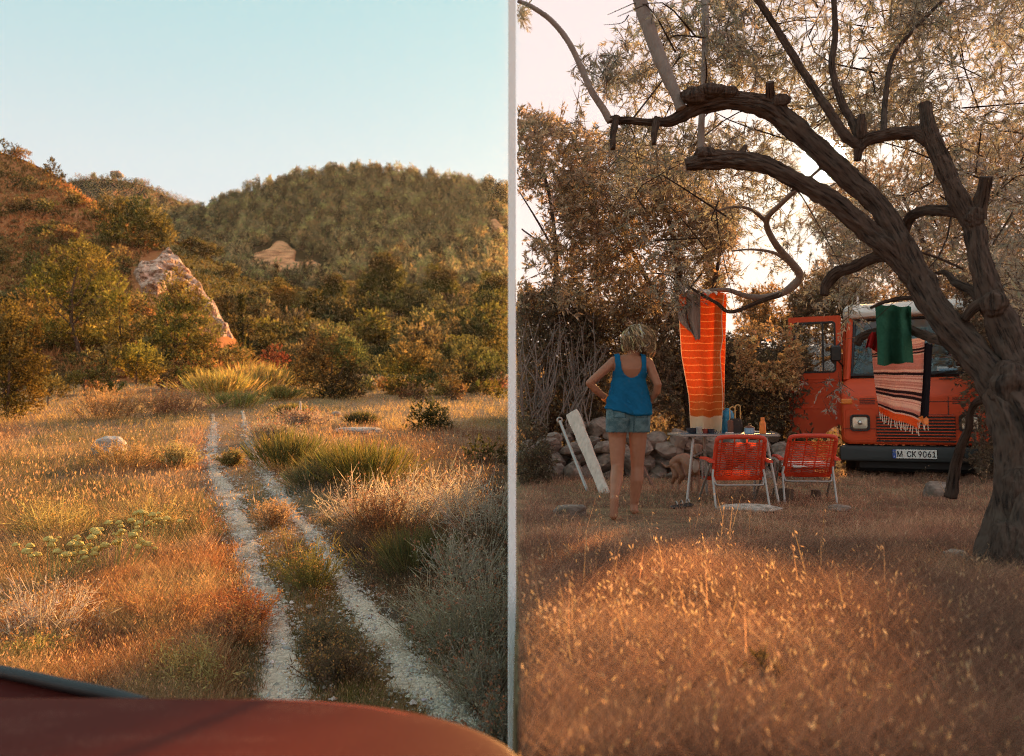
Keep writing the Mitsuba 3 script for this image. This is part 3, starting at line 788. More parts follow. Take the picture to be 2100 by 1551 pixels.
# ------------------------------------------------------------------ left: meadow, plants, stones, post, vehicle
def blades(pos, m, height, lean, width, cols, g, spread=0.05, curl=0.35, fine=True):
    """Tufts of m grass blades; height, width, cols per tuft."""
    n = len(pos)
    h = np.repeat(np.broadcast_to(height, (n,)), m) * g.uniform(0.55, 1.15, n * m)
    w = np.repeat(np.broadcast_to(width, (n,)), m)[:, None]
    off = np.c_[g.normal(size=(n * m, 2)) * np.repeat(np.broadcast_to(spread, (n,)), m)[:, None], np.zeros(n * m) - 0.01]
    b = np.repeat(pos, m, 0) + off
    a = g.uniform(0, 2 * np.pi, n * m)
    l = (lean * np.abs(g.normal(size=n * m)) + 0.05)
    d = np.stack([np.cos(a) * l, np.sin(a) * l, np.ones(n * m)], -1)
    d = unit(d)
    side = np.stack([-np.sin(a + 0.8), np.cos(a + 0.8), 0 * a], -1)
    c = np.repeat(cols, m, 0) * np.exp(g.normal(size=(n * m, 1)) * 0.22)
    c = np.clip(c, 0.004, 0.85)
    mid = b + d * h[:, None] * 0.55
    d2 = unit(d + np.stack([np.cos(a), np.sin(a), 0 * a - 0.3], -1) * curl)
    tip = mid + d2 * h[:, None] * 0.5
    if fine:
        v = np.stack([b - side * w / 2, b + side * w / 2, mid - side * w * 0.4, mid + side * w * 0.4, tip], 1)
        f = (np.arange(n * m)[:, None, None] * 5 + np.array([[0, 1, 3], [0, 3, 2], [2, 3, 4]])).reshape(-1, 3)
        return v.reshape(-1, 3), f, np.repeat(c, 5, 0), tip
    v = np.stack([b - side * w / 2, b + side * w / 2, tip], 1)
    return v.reshape(-1, 3), np.arange(3 * n * m).reshape(-1, 3), np.repeat(c, 3, 0), tip


def heads(tip, length, width, cols, g, up=(0, 0, 1.0)):
    return leaf_faces(tip, g.normal(size=tip.shape) * 0.4 + up, length, width, cols, g)


PAL = np.array([(0.41, 0.215, 0.105), (0.42, 0.285, 0.185), (0.31, 0.15, 0.085), (0.2, 0.17, 0.085), (0.46, 0.32, 0.16), (0.48, 0.36, 0.13)])


def meadow_cols(p, g):
    q = np.stack([p[:, 0] / (0.15 * p[:, 1] + 1), np.log(p[:, 1]) * 3, 0 * p[:, 0]], -1)
    a = meshkit.fbm(q * 1.1, 3, 33)
    b = meshkit.fbm(q * 2.6 + 5, 3, 34)
    i = np.where(a > 0.62, 2, np.where(a > 0.5, 0, np.where(a > 0.4, 1, 3)))
    i = np.where(b > 0.62, 4, i)
    i = np.where(g.random(len(p)) < 0.25, g.integers(0, 5, len(p)), i)
    return PAL[i]


g = np.random.default_rng(51)
n = 34000
u, v = g.uniform(-130, 1046, n), 762 + (1640 - 762) * g.random(n) ** 0.92
p = on_left(u, v)
gap = rut_gap(p[:, 0], p[:, 1])
mid_ = between_ruts(p[:, 0], p[:, 1])
keep = (gap > -0.09 + 0.18 * g.random(n) ** 1.2) & (p[:, 1] < 62) & (p[:, 0] < -0.006 * p[:, 1] - 0.02)
keep &= ~mid_ | (g.random(n) < 0.55)
shade = meshkit.fbm(np.stack([p[:, 0] * 1.3, p[:, 1] * 1.3, 0 * p[:, 0]], -1), 2, 35)
p, gap, mid_, shade = p[keep], gap[keep], mid_[keep], shade[keep]
n = len(p)
near = (gap < 0.35) & ~mid_ & (p[:, 0] < np.interp(p[:, 1], RUTS[0][::-1, 1], RUTS[0][::-1, 0]))
cols = meadow_cols(p, g)
cols[near] = np.where(g.random((near.sum(), 1)) < 0.3, np.array([[0.36, 0.15, 0.075]]), cols[near])
gold = (p[:, 1] > 22) & (g.random(n) < 0.6)
cols[gold] = PAL[5] * np.array([1, 0.92, 1])
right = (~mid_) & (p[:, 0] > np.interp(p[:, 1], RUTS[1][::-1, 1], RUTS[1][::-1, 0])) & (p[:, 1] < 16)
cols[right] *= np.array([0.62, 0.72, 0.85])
cols[mid_] = np.where(g.random((mid_.sum(), 1)) < 0.4, np.array([[0.2, 0.16, 0.045]]), cols[mid_] * 0.8)
h = 0.09 + 0.22 * shade + 0.08 * g.random(n)
h *= np.where(gap < 0.25, 0.5, 1.0) * np.where(mid_, 0.6, 1.0) * np.where(right & (p[:, 1] < 9), 0.65, 1.0)
w = 0.0016 + 0.00055 * p[:, 1]
f_ = p[:, 1] < 11
c1 = blades(p[f_], 12, h[f_], 0.35, w[f_], cols[f_], g, 0.045)
c2 = blades(p[~f_], 8, h[~f_], 0.35, w[~f_], cols[~f_], g, 0.03 + 0.006 * p[~f_, 1], fine=False)
sel = g.random(len(c1[3])) < 0.1
hd = heads(c1[3][sel], 0.032, 0.007, tint((0.5, 0.3, 0.16), sel.sum(), g, 0.25, 0.1), g)
sel2 = g.random(len(c2[3])) < 0.09
hd2 = heads(c2[3][sel2], 0.07, 0.02, tint((0.5, 0.3, 0.15), sel2.sum(), g, 0.25, 0.1), g)
c = join([c1[:3], c2[:3], hd, hd2])
stuff("dry_grass", "dry orange and straw-coloured grass of the meadow beside the track", "grass", (c[0], c[1]), "grass_mat", color=c[2])


def plant_at(u, v, name, label, cat_, group=None):
    return thing(name, label, cat_, group), on_left(u, v)


def broom(u, v, wpx, hpx, col, label, seed, name="broom_tuft"):
    """A spiky tussock: a fan of stiff upright stems."""
    g = np.random.default_rng(seed)
    k, p0 = plant_at(u, v, name, label, "shrub")
    s = p0[1] / F
    n = 340
    base = p0 + np.c_[g.normal(size=(n, 2)) * [wpx * s * 0.16, wpx * s * 0.14], np.zeros(n)]
    out = (base - p0) / (wpx * s * 0.2)
    base[:, 2] = z_left(base[:, 0], base[:, 1])
    d = unit(np.c_[out[:, :2] * 0.5, np.ones(n)] + g.normal(size=(n, 3)) * 0.16)
    L = hpx * s * g.uniform(0.6, 1.1, n)
    m = 3
    t = np.repeat(base, m, 0) + np.repeat(d, m, 0) * (np.repeat(L, m) * np.tile([0, 0.35, 0.55], n))[:, None]
    dd = np.repeat(d, m, 0) + g.normal(size=(n * m, 3)) * np.tile([0.05, 0.16, 0.2], n)[:, None]
    ll = np.repeat(L, m) * np.tile([1.0, 0.5, 0.45], n)
    c = leaf_faces(t, dd, ll, max(0.006, 1.7 * s), np.repeat(tint(col, n, g, 0.25, 0.12), m, 0), g)
    scene[k] = put(None, c, "grass_mat")


for k, (u, v, w_, h_, col, lab) in enumerate([
    (590, 962, 150, 92, (0.17, 0.15, 0.05), "green spiky tussock beside the right wheel rut"),
    (690, 985, 120, 80, (0.16, 0.14, 0.05), "green spiky tussock left of the bushiest tussock"),
    (755, 1000, 170, 108, (0.19, 0.16, 0.045), "largest and bushiest green spiky tussock right of the track"),
    (640, 1000, 90, 60, (0.2, 0.17, 0.08), "greyish-green tussock low beside the right rut"),
    (850, 1178, 170, 112, (0.15, 0.13, 0.05), "green spiky tussock among the silver shrubs"),
    (575, 822, 90, 34, (0.27, 0.22, 0.07), "yellow-green tussock at the far end of the track"),
    (600, 855, 70, 28, (0.22, 0.18, 0.06), "small green tussock next to the wooden stake"),
    (140, 770, 100, 66, (0.24, 0.14, 0.05), "brown-green spiky broom under the large pine"),
    (460, 770, 90, 62, (0.24, 0.15, 0.05), "brown-green spiky broom at the end of the left rut"),
    (395, 785, 60, 36, (0.26, 0.2, 0.05), "small yellow-green broom left of the track's end"),
    (740, 870, 60, 28, (0.13, 0.11, 0.045), "dark low tussock behind the pale stone slab"),
    (525, 800, 150, 62, (0.4, 0.3, 0.1), "tall yellow grass clump standing in the track's end"),
    (450, 812, 140, 58, (0.42, 0.32, 0.1), "tall golden grass clump at the left rut's end"),
    (490, 838, 130, 38, (0.3, 0.26, 0.09), "low green grass clump between the two ruts"),
    (560, 905, 50, 34, (0.3, 0.27, 0.13), "pale green tussock at the edge of the right rut")]):
    broom(u, v, w_, h_, col, lab, 300 + k)


def silver(u, v, wpx, hpx, col, label, seed, tips=0.3, name="silver_shrub", tipcol=(0.42, 0.2, 0.12), leafy=16, n=90, branchy=True):
    """A branching grey-leaved herb: stems (tubes as thin blades), small leaves, dry flower heads."""
    g = np.random.default_rng(seed)
    k, p0 = plant_at(u, v, name, label, "shrub")
    s = p0[1] / F
    base = p0 + np.c_[g.normal(size=(n, 2)) * [wpx * s * 0.14, wpx * s * 0.12], np.zeros(n)]
    out = (base - p0) / (wpx * s * 0.25)
    d = unit(np.c_[out[:, :2] * 0.8, np.ones(n)] + g.normal(size=(n, 3)) * 0.25)
    L = hpx * s * g.uniform(0.45, 1.05, n)
    sc = tint(np.array(col) * 0.9, n, g, 0.2, 0.06)
    tip = base + d * L[:, None]
    st = [leaf_faces(base, d, L, max(0.006, 2.0 * s), sc, g)]
    if branchy:
        m = 4
        b = np.repeat(base, m, 0) + np.repeat(d * L[:, None], m, 0) * g.uniform(0.35, 0.85, (n * m, 1))
        bd = unit(np.repeat(d, m, 0) + g.normal(size=(n * m, 3)) * 0.5)
        bl = np.repeat(L, m) * g.uniform(0.2, 0.45, n * m)
        st.append(leaf_faces(b, bd, bl, max(0.005, 1.6 * s), np.repeat(sc, m, 0), g))
        tip = np.vstack([tip, b + bd * bl[:, None]])
    c = join(st)
    part(k, "stems", put(None, c, "grass_mat"), None, stuff=True)
    m = leafy
    q = np.repeat(base, m, 0) + np.repeat(d * L[:, None], m, 0) * g.uniform(0.15, 0.95, (n * m, 1)) + g.normal(size=(n * m, 3)) * 0.05 * hpx * s
    lf = leaf_faces(q, np.repeat(d, m, 0) * 0.5 + g.normal(size=(n * m, 3)) * 0.7, max(0.035, 6 * s) * g.uniform(0.7, 1.3, n * m), max(0.009, 2 * s), tint(col, n * m, g, 0.25, 0.06), g)
    part(k, "leaves", put(None, lf, "leaf_mat"), None, stuff=True)
    sel = g.random(len(tip)) < tips
    if sel.any():
        t = tip[sel]
        q = np.repeat(t, 4, 0) + g.normal(size=(len(t) * 4, 3)) * 0.008
        hd = leaf_faces(q, g.normal(size=q.shape) + [0, 0, 0.6], max(0.02, 3 * s), max(0.014, 2.2 * s), tint(tipcol, len(q), g, 0.25, 0.1), g)
        part(k, "flower_heads", put(None, hd, "leaf_mat"), None, stuff=True)
    return k


SIL = (0.5, 0.42, 0.32)
for k, (u, v, w_, h_, col, lab) in enumerate([
    (735, 1085, 120, 105, SIL, "silver-grey shrub with dry stalks nearest the right rut"),
    (790, 1110, 140, 120, (0.2, 0.11, 0.06), "brown dried shrub between two silver ones right of the track"),
    (850, 1090, 160, 130, (0.54, 0.45, 0.34), "pale silver shrub behind the tussock right of the track"),
    (930, 1070, 170, 120, (0.56, 0.47, 0.36), "broad pale silver shrub in the middle of the right bank"),
    (1000, 1110, 130, 150, (0.52, 0.44, 0.33), "pale silver shrub close to the white post, farthest of its row"),
    (950, 1200, 150, 130, (0.5, 0.43, 0.32), "silver shrub between the green tussock and the white post"),
    (935, 1330, 150, 180, (0.42, 0.37, 0.26), "large grey-green shrub with upright leafy stems right of the ruts"),
    (1000, 1330, 150, 210, (0.46, 0.4, 0.29), "tall grey-green shrub touching the white post"),
    (990, 1450, 120, 170, (0.36, 0.31, 0.23), "shaded grey-green shrub at the lower right of the meadow"),
    (1030, 1540, 70, 130, (0.32, 0.28, 0.21), "dark grey-green shrub at the bottom by the vehicle's corner"),
    (560, 905, 110, 50, (0.36, 0.3, 0.22), "small silver shrub on the right of the right rut's far end"),
    (620, 870, 100, 40, (0.4, 0.3, 0.22), "pinkish-grey low shrub around the wooden stake")]):
    silver(u, v + 4, w_, h_ * 1.05, col, lab, 330 + k)
for k, (u, v, w_, h_, col, lab) in enumerate([
    (120, 1120, 150, 110, (0.46, 0.36, 0.14), "straw-yellow upright herb at the left of the flowering patch"),
    (300, 1100, 120, 80, (0.42, 0.33, 0.14), "straw-yellow herb behind the domed yellow flowers"),
    (250, 960, 160, 60, (0.42, 0.28, 0.12), "tan herb patch in front of the boulder"),
    (365, 958, 70, 55, (0.4, 0.33, 0.15), "pale green herb at the edge of the left rut"),
    (220, 860, 200, 70, (0.44, 0.27, 0.13), "tan dry herb patch behind the boulder"),
    (350, 850, 150, 60, (0.42, 0.24, 0.13), "pinkish dry herb patch right of the boulder"),
    (390, 1420, 150, 110, (0.5, 0.4, 0.16), "yellowish leafy herb standing behind the vehicle's front edge"),
    (50, 1390, 110, 90, (0.34, 0.32, 0.12), "yellow-green leafy herb at the lower left edge"),
    (90, 1330, 90, 150, (0.5, 0.42, 0.34), "whitish dry stalk with pale leaves at the left"),
    (505, 1290, 50, 90, (0.38, 0.15, 0.07), "rusty red herb leaning over the left rut"),
    (470, 1330, 100, 90, (0.36, 0.19, 0.1), "rusty red dry herb patch left of the left rut"),
    (330, 1290, 180, 110, (0.32, 0.17, 0.09), "brown-red dry herb patch in the left foreground"),
    (640, 1210, 110, 100, (0.22, 0.19, 0.06), "green low herb between the two ruts"),
    (558, 1085, 60, 60, (0.42, 0.28, 0.16), "dry tan herb at the top of the strip between the ruts"),
    (690, 1400, 150, 90, (0.2, 0.13, 0.08), "brown dry herb between the ruts near the vehicle"),
    (660, 1330, 90, 70, (0.22, 0.17, 0.1), "small brownish herb on the edge of the left rut"),
    (476, 955, 34, 36, (0.3, 0.25, 0.1), "low olive herb between the far ruts")]):
    silver(u, v, w_ * 0.9, h_ * 1.05, col, lab, 360 + k, 0.3, "dry_herb", (0.45, 0.25, 0.1))

# yellow domed flower heads on stems
plain("flower_stem", (0.36, 0.33, 0.12), 0.8)
bumpy("flower_yellow", lambda p, n, uv: mix([0.42, 0.33, 0.08], [0.66, 0.52, 0.17], fbm(p.x * 60, p.y * 60, p.z * 60)), lambda p, n, uv: fbm(p.x * 130, p.y * 130, p.z * 130), 0.012)
dome = trimesh.creation.icosphere(2, 1.0)
dome.vertices *= np.where(dome.vertices[:, 2:] < 0, [1, 1, 0.35], [1, 1, 0.8])
for j, (cu, cv, lab) in enumerate([(110, 1180, "yellow-headed flowering plant, leftmost of three"), (230, 1160, "yellow-headed flowering plant with the densest domes, middle of three"), (300, 1120, "yellow-headed flowering plant nearest the track")]):
    g = np.random.default_rng(400 + j)
    k, p0 = plant_at(cu, cv + 30, "flowering_plant", lab, "plant")
    st, hd = [], []
    for i in range(26 if j != 1 else 34):
        a, r = g.uniform(0, 2 * math.pi), g.random() ** 0.6
        top = p0 + [math.cos(a) * r * 0.42, math.sin(a) * r * 0.3, 0.36 + 0.2 * g.random() - 0.1 * r]
        foot = p0 + [math.cos(a) * r * 0.14, math.sin(a) * r * 0.12, -0.03]
        st.append(tube(smoothpath([foot, (foot + top) / 2 + [math.cos(a) * 0.03, math.sin(a) * 0.03, 0.03], top], 6), 0.0042, 5))
        r_ = g.uniform(0.02, 0.052)
        m = dome.copy()
        m.vertices = m.vertices * r_ * (1 + 0.25 * (meshkit.noise(m.vertices * 7 + i) - 0.5) * 1.8)[:, None] + top
        hd.append(m)
    part(k, "stems", cat(st), "flower_stem", smooth=True)
    for m in hd:
        part(k, "flower_head", m, "flower_yellow", smooth=True)

# boulder, slab, stake
q = on_left(226, 935)
solo("boulder", "pale rounded boulder half hidden in the orange grass left of the track", "boulder", rocky((0.66, 0.55, 0.56), 5).apply_translation(q + [0, 0, 0.13]), "limestone", smooth=True)
q = on_left(735, 886)
solo("stone_slab", "flat pale stone slab lying in the meadow right of the wooden stake", "stone", rocky((1.25, 1.0, 0.22), 7, 4, 0.3).apply_translation(q + [0, 0, 0.05]), "limestone", smooth=True)
for u, v, r_, lab in ((415, 1272, 0.05, "small white stone in the grass left of the ruts"), (636, 1246, 0.035, "small white stone between the two ruts"), (500, 1345, 0.03, "small pale stone at the left edge of the left rut"), (425, 1362, 0.06, "pale stone half buried behind the yellowish leafy herb"), (690, 852, 0.14, "small pale stone behind the flat slab")):
    q = on_left(u, v)
    solo("stone", lab, "stone", rocky((2 * r_, 1.7 * r_, 1.3 * r_), int(u), 3).apply_translation(q + [0, 0, r_ * 0.45]), "limestone", smooth=True)
bumpy("grey_wood", lambda p, n, uv: mix([0.4, 0.33, 0.27], [0.66, 0.56, 0.48], fbm(p.x * 40, p.y * 40, p.z * 4)), lambda p, n, uv: fbm(p.x * 70, p.y * 70, p.z * 6), 0.004)
q = on_left(617, 868)
solo("wooden_stake", "pale wooden stake standing upright in the meadow right of the track", "stake", cat([tube(np.array([q - [0, 0, 0.1], q + [-0.005, 0, 0.35], q + [-0.03, 0, 0.66]]), [0.034, 0.034, 0.03], 8, rough=0.1)]), "grey_wood", smooth=40)

# added white post, a stand-in for the divider between the two views
bumpy("white_paint", lambda p, n, uv: mix([0.9, 0.9, 0.89], [0.95, 0.95, 0.94], fbm(p.x * 20, p.y * 20, p.z * 3)), lambda p, n, uv: fbm(p.x * 60, p.y * 60, p.z * 12), 0.0008, 0.5)
k = thing("white_post", "added slim white post dividing the track side from the olive terrace side", "post")
part(k, "shaft", box(0, 3.2, 0.7, 0.032, 0.032, 4.3, 0.003), "white_paint")
part(k, "cap", box(0, 3.2, 2.86, 0.046, 0.046, 0.02, 0.004), "white_paint")
part(k, "footing", box(0, 3.2, -1.37, 0.16, 0.16, 0.26, 0.02), "limestone")

# the vehicle whose front fills the lower left corner
plain("car_paint", {"type": "rgb", "value": [0.3, 0.032, 0.018]}, 0.38, 0.0, clearcoat=0.6, clearcoat_gloss=0.75)
plain("black_rubber", (0.018, 0.018, 0.02), 0.55)
scene["car_paint"] = {"type": "twosided", "b": {"type": "principled", "base_color": proc(lambda p, n, uv: mix([0.066, 0.009, 0.0065], [0.085, 0.013, 0.009], fbm(p.x * 7, p.y * 7, p.z * 7) * 0.6 + 0.4 * fbm(p.x * 90, p.y * 90, 1.0)) + mi.Color3f(0.035, 0.025, 0.018) * smoothstep(0.6, 0.85, fbm(p.x * 6, p.y * 14, 3.0) * 0.6 + 0.4 * noise(p.x * 300, p.y * 300, 0.0))), "roughness": 0.5, "specular": 0.05}}
k = thing("red_vehicle", "dark red bonnet of a vehicle filling the lower left corner", "vehicle")
NB = 60
xb = np.linspace(-2.0, 0.06, NB)


def bonnet_front(x):                                  # plan of the front edge: straight, then rounded towards the right side
    e = np.clip((x + 0.62) / 0.66, 0, 1)
    return 1.875 - 0.40 * (1 - np.sqrt(np.clip(1 - e**2.3, 0, 1))) - 0.012 * (x + 1.1) ** 2 * (x < -0.6)


rows = []
sprof = [(-0.95, 0.10), (-0.7, 0.06), (-0.45, 0.035), (-0.25, 0.02), (-0.12, 0.012), (-0.06, 0.008), (-0.03, 0.003), (-0.012, -0.004), (0.0, -0.018), (0.004, -0.04), (0.0, -0.09), (-0.015, -0.2), (-0.03, -0.5), (-0.05, -0.75)]
for s_, dz in sprof:
    yb = bonnet_front(xb) + s_
    zb = 0.192 + dz + 0.015 * np.cos((xb + 1.0) * 1.3) - 0.012
    rows.append(np.stack([xb + np.where(xb > -0.3, s_ * 0.12, 0), yb, zb], -1))
rows = np.array(rows)
part(k, "bonnet", (rows.reshape(-1, 3), grid_faces(*rows.shape[:2])), "car_paint", smooth=50)
plain("edge_highlight", (0.5, 0.07, 0.02), 0.3, 0.0, specular=0.5)  # bright orange paints the sun highlight along the bonnet edge
xe = np.linspace(-0.62, -0.03, 40)
part(k, "bonnet_crease", tube(np.stack([xe - 0.012, bonnet_front(xe) - 0.035 - 0.03 * np.linspace(0, 1, 40), 0.183 + 0.015 * np.cos((xe + 1.0) * 1.3) + 0.0 * xe], -1), np.r_[np.linspace(0.001, 0.005, 12), np.full(28, 0.005)], 8), "edge_highlight", smooth=True)  # added bead that carries the painted highlight
edge = P([-420, -200, 0, 70, 130, 190, 245, 300], [1290, 1330, 1366, 1380, 1393, 1405, 1417, 1432], [2.75, 2.6, 2.42, 2.36, 2.31, 2.26, 2.22, 2.16])
pth = smoothpath(edge, 40)
part(k, "rubber_trim", cat([tube(pth - [0, 0, 0.017], 0.019, 10)]), "black_rubber", smooth=True)
low = np.array([pth - [0, 0, 0.034], pth - [0, 0.02, 0.05], pth - [0, 0.10, 0.085], pth - [0, 0.25, 0.12], pth - [0, 0.27, 0.5]])
part(k, "wing", (low.reshape(-1, 3), grid_faces(*low.shape[:2])), "car_paint", smooth=60)
part(k, "bumper", box(-1.0, 1.86, -0.72, 2.0, 0.16, 0.2, 0.04), "black_rubber")
for x in (-1.78, -0.22):
    w_ = part(k, "wheel", trimesh.creation.annulus(0.2, 0.36, 0.22).apply_transform(trimesh.transformations.rotation_matrix(math.pi / 2, [0, 1, 0])).apply_translation((x, 1.05, -1.14)), "black_rubber", smooth=40)
plain("clear_glass_dark", (0.03, 0.035, 0.04), 0.1)
part(k, "cab", cat([box(-1.0, -0.9, -0.35, 1.96, 1.9, 1.0, 0.08), box(-1.0, -1.0, 0.95, 1.8, 1.5, 0.09, 0.04)] + [box(x, y, 0.5, 0.07, 0.07, 0.9, 0.02) for x in (-1.86, -0.14) for y in (-0.3, -1.7)]), "car_paint")
# ------------------------------------------------------------------ right: the old olive tree
def limb(rows, n=None, sides=14, rough=0.12, ridge=0.07, seed=0):
    r = np.array(rows, float)
    p = P(r[:, 0], r[:, 1], r[:, 2])
    q = smoothpath(np.c_[p, r[:, 3] * r[:, 2] / F / 2 * 0.78], n or (len(r) * 9))
    return barked(q[:, :3], np.maximum(q[:, 3], 0.002), sides, rough, ridge, seed)


olive = thing("olive_tree", "old gnarled olive tree with a thick dark trunk at the right and bare arching limbs", "olive tree")
part(olive, "trunk", bark_ply([limb([(2140, 1300, 4.12, 460), (2130, 1225, 4.14, 320), (2122, 1150, 4.17, 256), (2118, 1050, 4.18, 196), (2116, 950, 4.2, 166), (2108, 880, 4.22, 158), (2085, 830, 4.27, 140), (2050, 795, 4.34, 98)], 120, 56, 0.2, 0.16, 1)] +
     [limb([(2118 + du, 1060, 4.24 + dy * 0.3, 30), (2118 + du * 1.25, 1170, 4.18 + dy * 0.8, 70), (2118 + du * 1.7, 1235, 4.1 + dy * 1.6, 60), (2118 + du * 2.6, 1275, 4.0 + dy * 2.4, 40)], 30, 16, 0.2, 0.14, 2 + k_) for k_, (du, dy) in enumerate(((-58, -0.03), (-30, -0.14), (10, -0.16), (50, -0.1)))], "bark"))
LIMBS = [
    [(2112, 880, 4.24, 112), (2098, 848, 4.27, 108), (2052, 795, 4.34, 94), (1997, 726, 4.45, 80), (1938, 660, 4.56, 72), (1890, 585, 4.68, 68), (1866, 540, 4.72, 60), (1841, 485, 4.76, 55), (1795, 417, 4.84, 53), (1723, 350, 4.95, 55), (1673, 303, 5.0, 56), (1611, 248, 5.08, 57), (1574, 220, 5.1, 58), (1512, 207, 5.14, 45), (1450, 211, 5.18, 48), (1413, 229, 5.22, 37), (1376, 248, 5.25, 26), (1339, 251, 5.28, 19), (1290, 248, 5.3, 19), (1250, 246, 5.3, 21)],
    [(1905, 620, 4.66, 30), (1880, 586, 4.7, 44), (1845, 540, 4.74, 48), (1814, 506, 4.76, 50), (1781, 476, 4.8, 49), (1727, 427, 4.84, 48), (1690, 402, 4.87, 46), (1636, 372, 4.9, 43), (1574, 341, 4.95, 44), (1512, 328, 5.0, 44), (1450, 330, 5.03, 48), (1425, 334, 5.04, 40), (1406, 338, 5.05, 32)],
    [(2114, 900, 4.24, 110), (2106, 810, 4.28, 98), (2078, 720, 4.34, 84), (2050, 650, 4.4, 72), (2027, 593, 4.44, 62), (2008, 525, 4.48, 53), (1998, 471, 4.52, 50), (1974, 425, 4.55, 48), (1952, 380, 4.58, 44), (1930, 330, 4.62, 44), (1906, 272, 4.66, 42), (1900, 240, 4.68, 33), (1898, 214, 4.7, 29)],
]
for i, r in enumerate(LIMBS):
    part(olive, "limb", bark_ply([limb(r, 260, 40, 0.2, 0.2, 10 + i)], "bark"))
BR = [
    [(1920, 300, 4.64, 34), (1880, 274, 4.7, 35), (1840, 274, 4.76, 33), (1800, 280, 4.8, 33), (1775, 290, 4.83, 30), (1762, 308, 4.85, 24), (1757, 330, 4.86, 18)],
    [(1772, 305, 4.84, 28), (1735, 280, 4.86, 26), (1705, 235, 4.9, 23), (1673, 187, 4.95, 21), (1636, 130, 5.0, 20), (1590, 55, 5.05, 18), (1540, -20, 5.1, 17)],
    [(1768, 295, 4.84, 26), (1745, 245, 4.9, 21), (1725, 208, 4.95, 19), (1706, 137, 5.0, 17), (1713, 70, 5.05, 15), (1708, -30, 5.1, 14)],
    [(1812, 275, 4.8, 18), (1816, 200, 5.0, 14), (1830, 120, 5.1, 12), (1870, 65, 5.2, 10), (1935, 0, 5.3, 9), (1985, -50, 5.4, 8)],
    [(1980, 440, 4.56, 32), (1938, 432, 4.68, 29), (1890, 434, 4.85, 28), (1864, 450, 4.95, 27), (1856, 478, 5.0, 22), (1850, 510, 4.95, 20)],
    [(1835, 528, 4.75, 34), (1795, 528, 4.9, 28), (1754, 547, 5.05, 29), (1716, 560, 5.15, 32), (1694, 586, 5.2, 26), (1690, 606, 5.2, 20)],
    [(2004, 448, 4.54, 44), (2014, 405, 4.5, 36), (2022, 362, 4.45, 32)],
    [(1264, 240, 5.3, 20), (1257, 275, 5.27, 18), (1257, 306, 5.25, 14)],
    [(1348, 244, 5.28, 22), (1342, 272, 5.24, 18), (1341, 296, 5.22, 12)],
    [(1584, 222, 5.1, 34), (1580, 196, 5.05, 25), (1579, 168, 5.0, 22)],
    [(1768, 285, 4.84, 28), (1766, 255, 4.82, 25), (1766, 236, 4.82, 20)],
    [(2030, 640, 4.42, 40), (1998, 600, 4.55, 26), (1960, 580, 4.75, 20), (1940, 560, 4.9, 14), (1920, 560, 5.0, 8)],
    [(1975, 700, 4.6, 34), (1938, 700, 5.2, 26), (1890, 686, 5.7, 24), (1850, 672, 5.9, 22), (1800, 680, 6.0, 21), (1768, 690, 6.1, 22), (1757, 706, 6.1, 20)],
    [(1940, 650, 4.6, 24), (1910, 632, 5.1, 15), (1870, 612, 5.5, 12), (1820, 618, 5.6, 10), (1785, 632, 5.7, 7)],
    [(2040, 620, 4.42, 34), (2005, 625, 4.42, 28), (1978, 655, 4.48, 24)],
    [(1876, 514, 4.9, 7), (1925, 530, 5.0, 6), (1975, 552, 5.0, 6)],
    [(1460, 316, 5.02, 26), (1452, 304, 5.02, 16)],
    [(1520, 318, 5.0, 22), (1530, 298, 5.0, 10)],
]
for i, r in enumerate(BR):
    part(olive, "branch", bark_ply([limb(r, len(r) * 14, 20, 0.24, 0.16, 30 + i)], "bark"))
PALE = [
    [(1252, 250, 5.3, 21), (1236, 222, 5.3, 19), (1212, 185, 5.3, 17), (1190, 135, 5.3, 16), (1165, 85, 5.3, 15), (1130, 42, 5.3, 14), (1090, 14, 5.3, 12), (1062, 2, 5.3, 10)],
    [(1398, 226, 5.2, 30), (1388, 199, 5.22, 29), (1364, 145, 5.28, 36), (1340, 85, 5.35, 37), (1318, 20, 5.4, 37), (1300, -50, 5.45, 36)],
    [(1439, 325, 5.3, 19), (1438, 270, 5.4, 18), (1442, 190, 5.5, 16), (1446, 90, 5.6, 17), (1446, 20, 5.7, 20), (1440, -40, 5.8, 16)],
]
for i, r in enumerate(PALE):
    part(olive, "pale_branch", bark_ply([limb(r, None, 16, 0.1, 0.04, 60 + i)], "pale_bark"), None)
part(olive, "leaning_stem", bark_ply([limb([(2050, 805, 4.5, 40), (2008, 822, 4.65, 22), (1992, 842, 4.72, 16), (1986, 880, 4.8, 20), (1970, 918, 4.9, 23), (1958, 965, 5.0, 27), (1950, 1020, 5.05, 32)], 60, 20, 0.14, 0.1, 8)], "bark"))

for u, v, y, sz in ((1428, 198, 5.14, (0.2, 0.16, 0.12)), (1455, 190, 5.12, (0.2, 0.15, 0.1)), (1488, 192, 5.12, (0.16, 0.12, 0.08)), (1600, 208, 5.05, (0.12, 0.1, 0.09)), (1445, 316, 5.02, (0.14, 0.12, 0.08)), (1996, 446, 4.5, (0.1, 0.1, 0.12)), (2040, 622, 4.36, (0.12, 0.12, 0.16)), (2072, 788, 4.24, (0.2, 0.2, 0.26)), (2088, 1020, 4.12, (0.14, 0.12, 0.3)), (2068, 1120, 4.08, (0.16, 0.14, 0.3))):
    m_ = rocky(sz, int(u), 4, 0.4).apply_translation(P(u, v, y))
    part(olive, "burl", mikit.ply(m_, "bark", smooth=True, uv=np.stack([np.arctan2(m_.vertices[:, 1] - m_.vertices[:, 1].mean(), m_.vertices[:, 0] - m_.vertices[:, 0].mean()), m_.vertices[:, 2]], -1)))

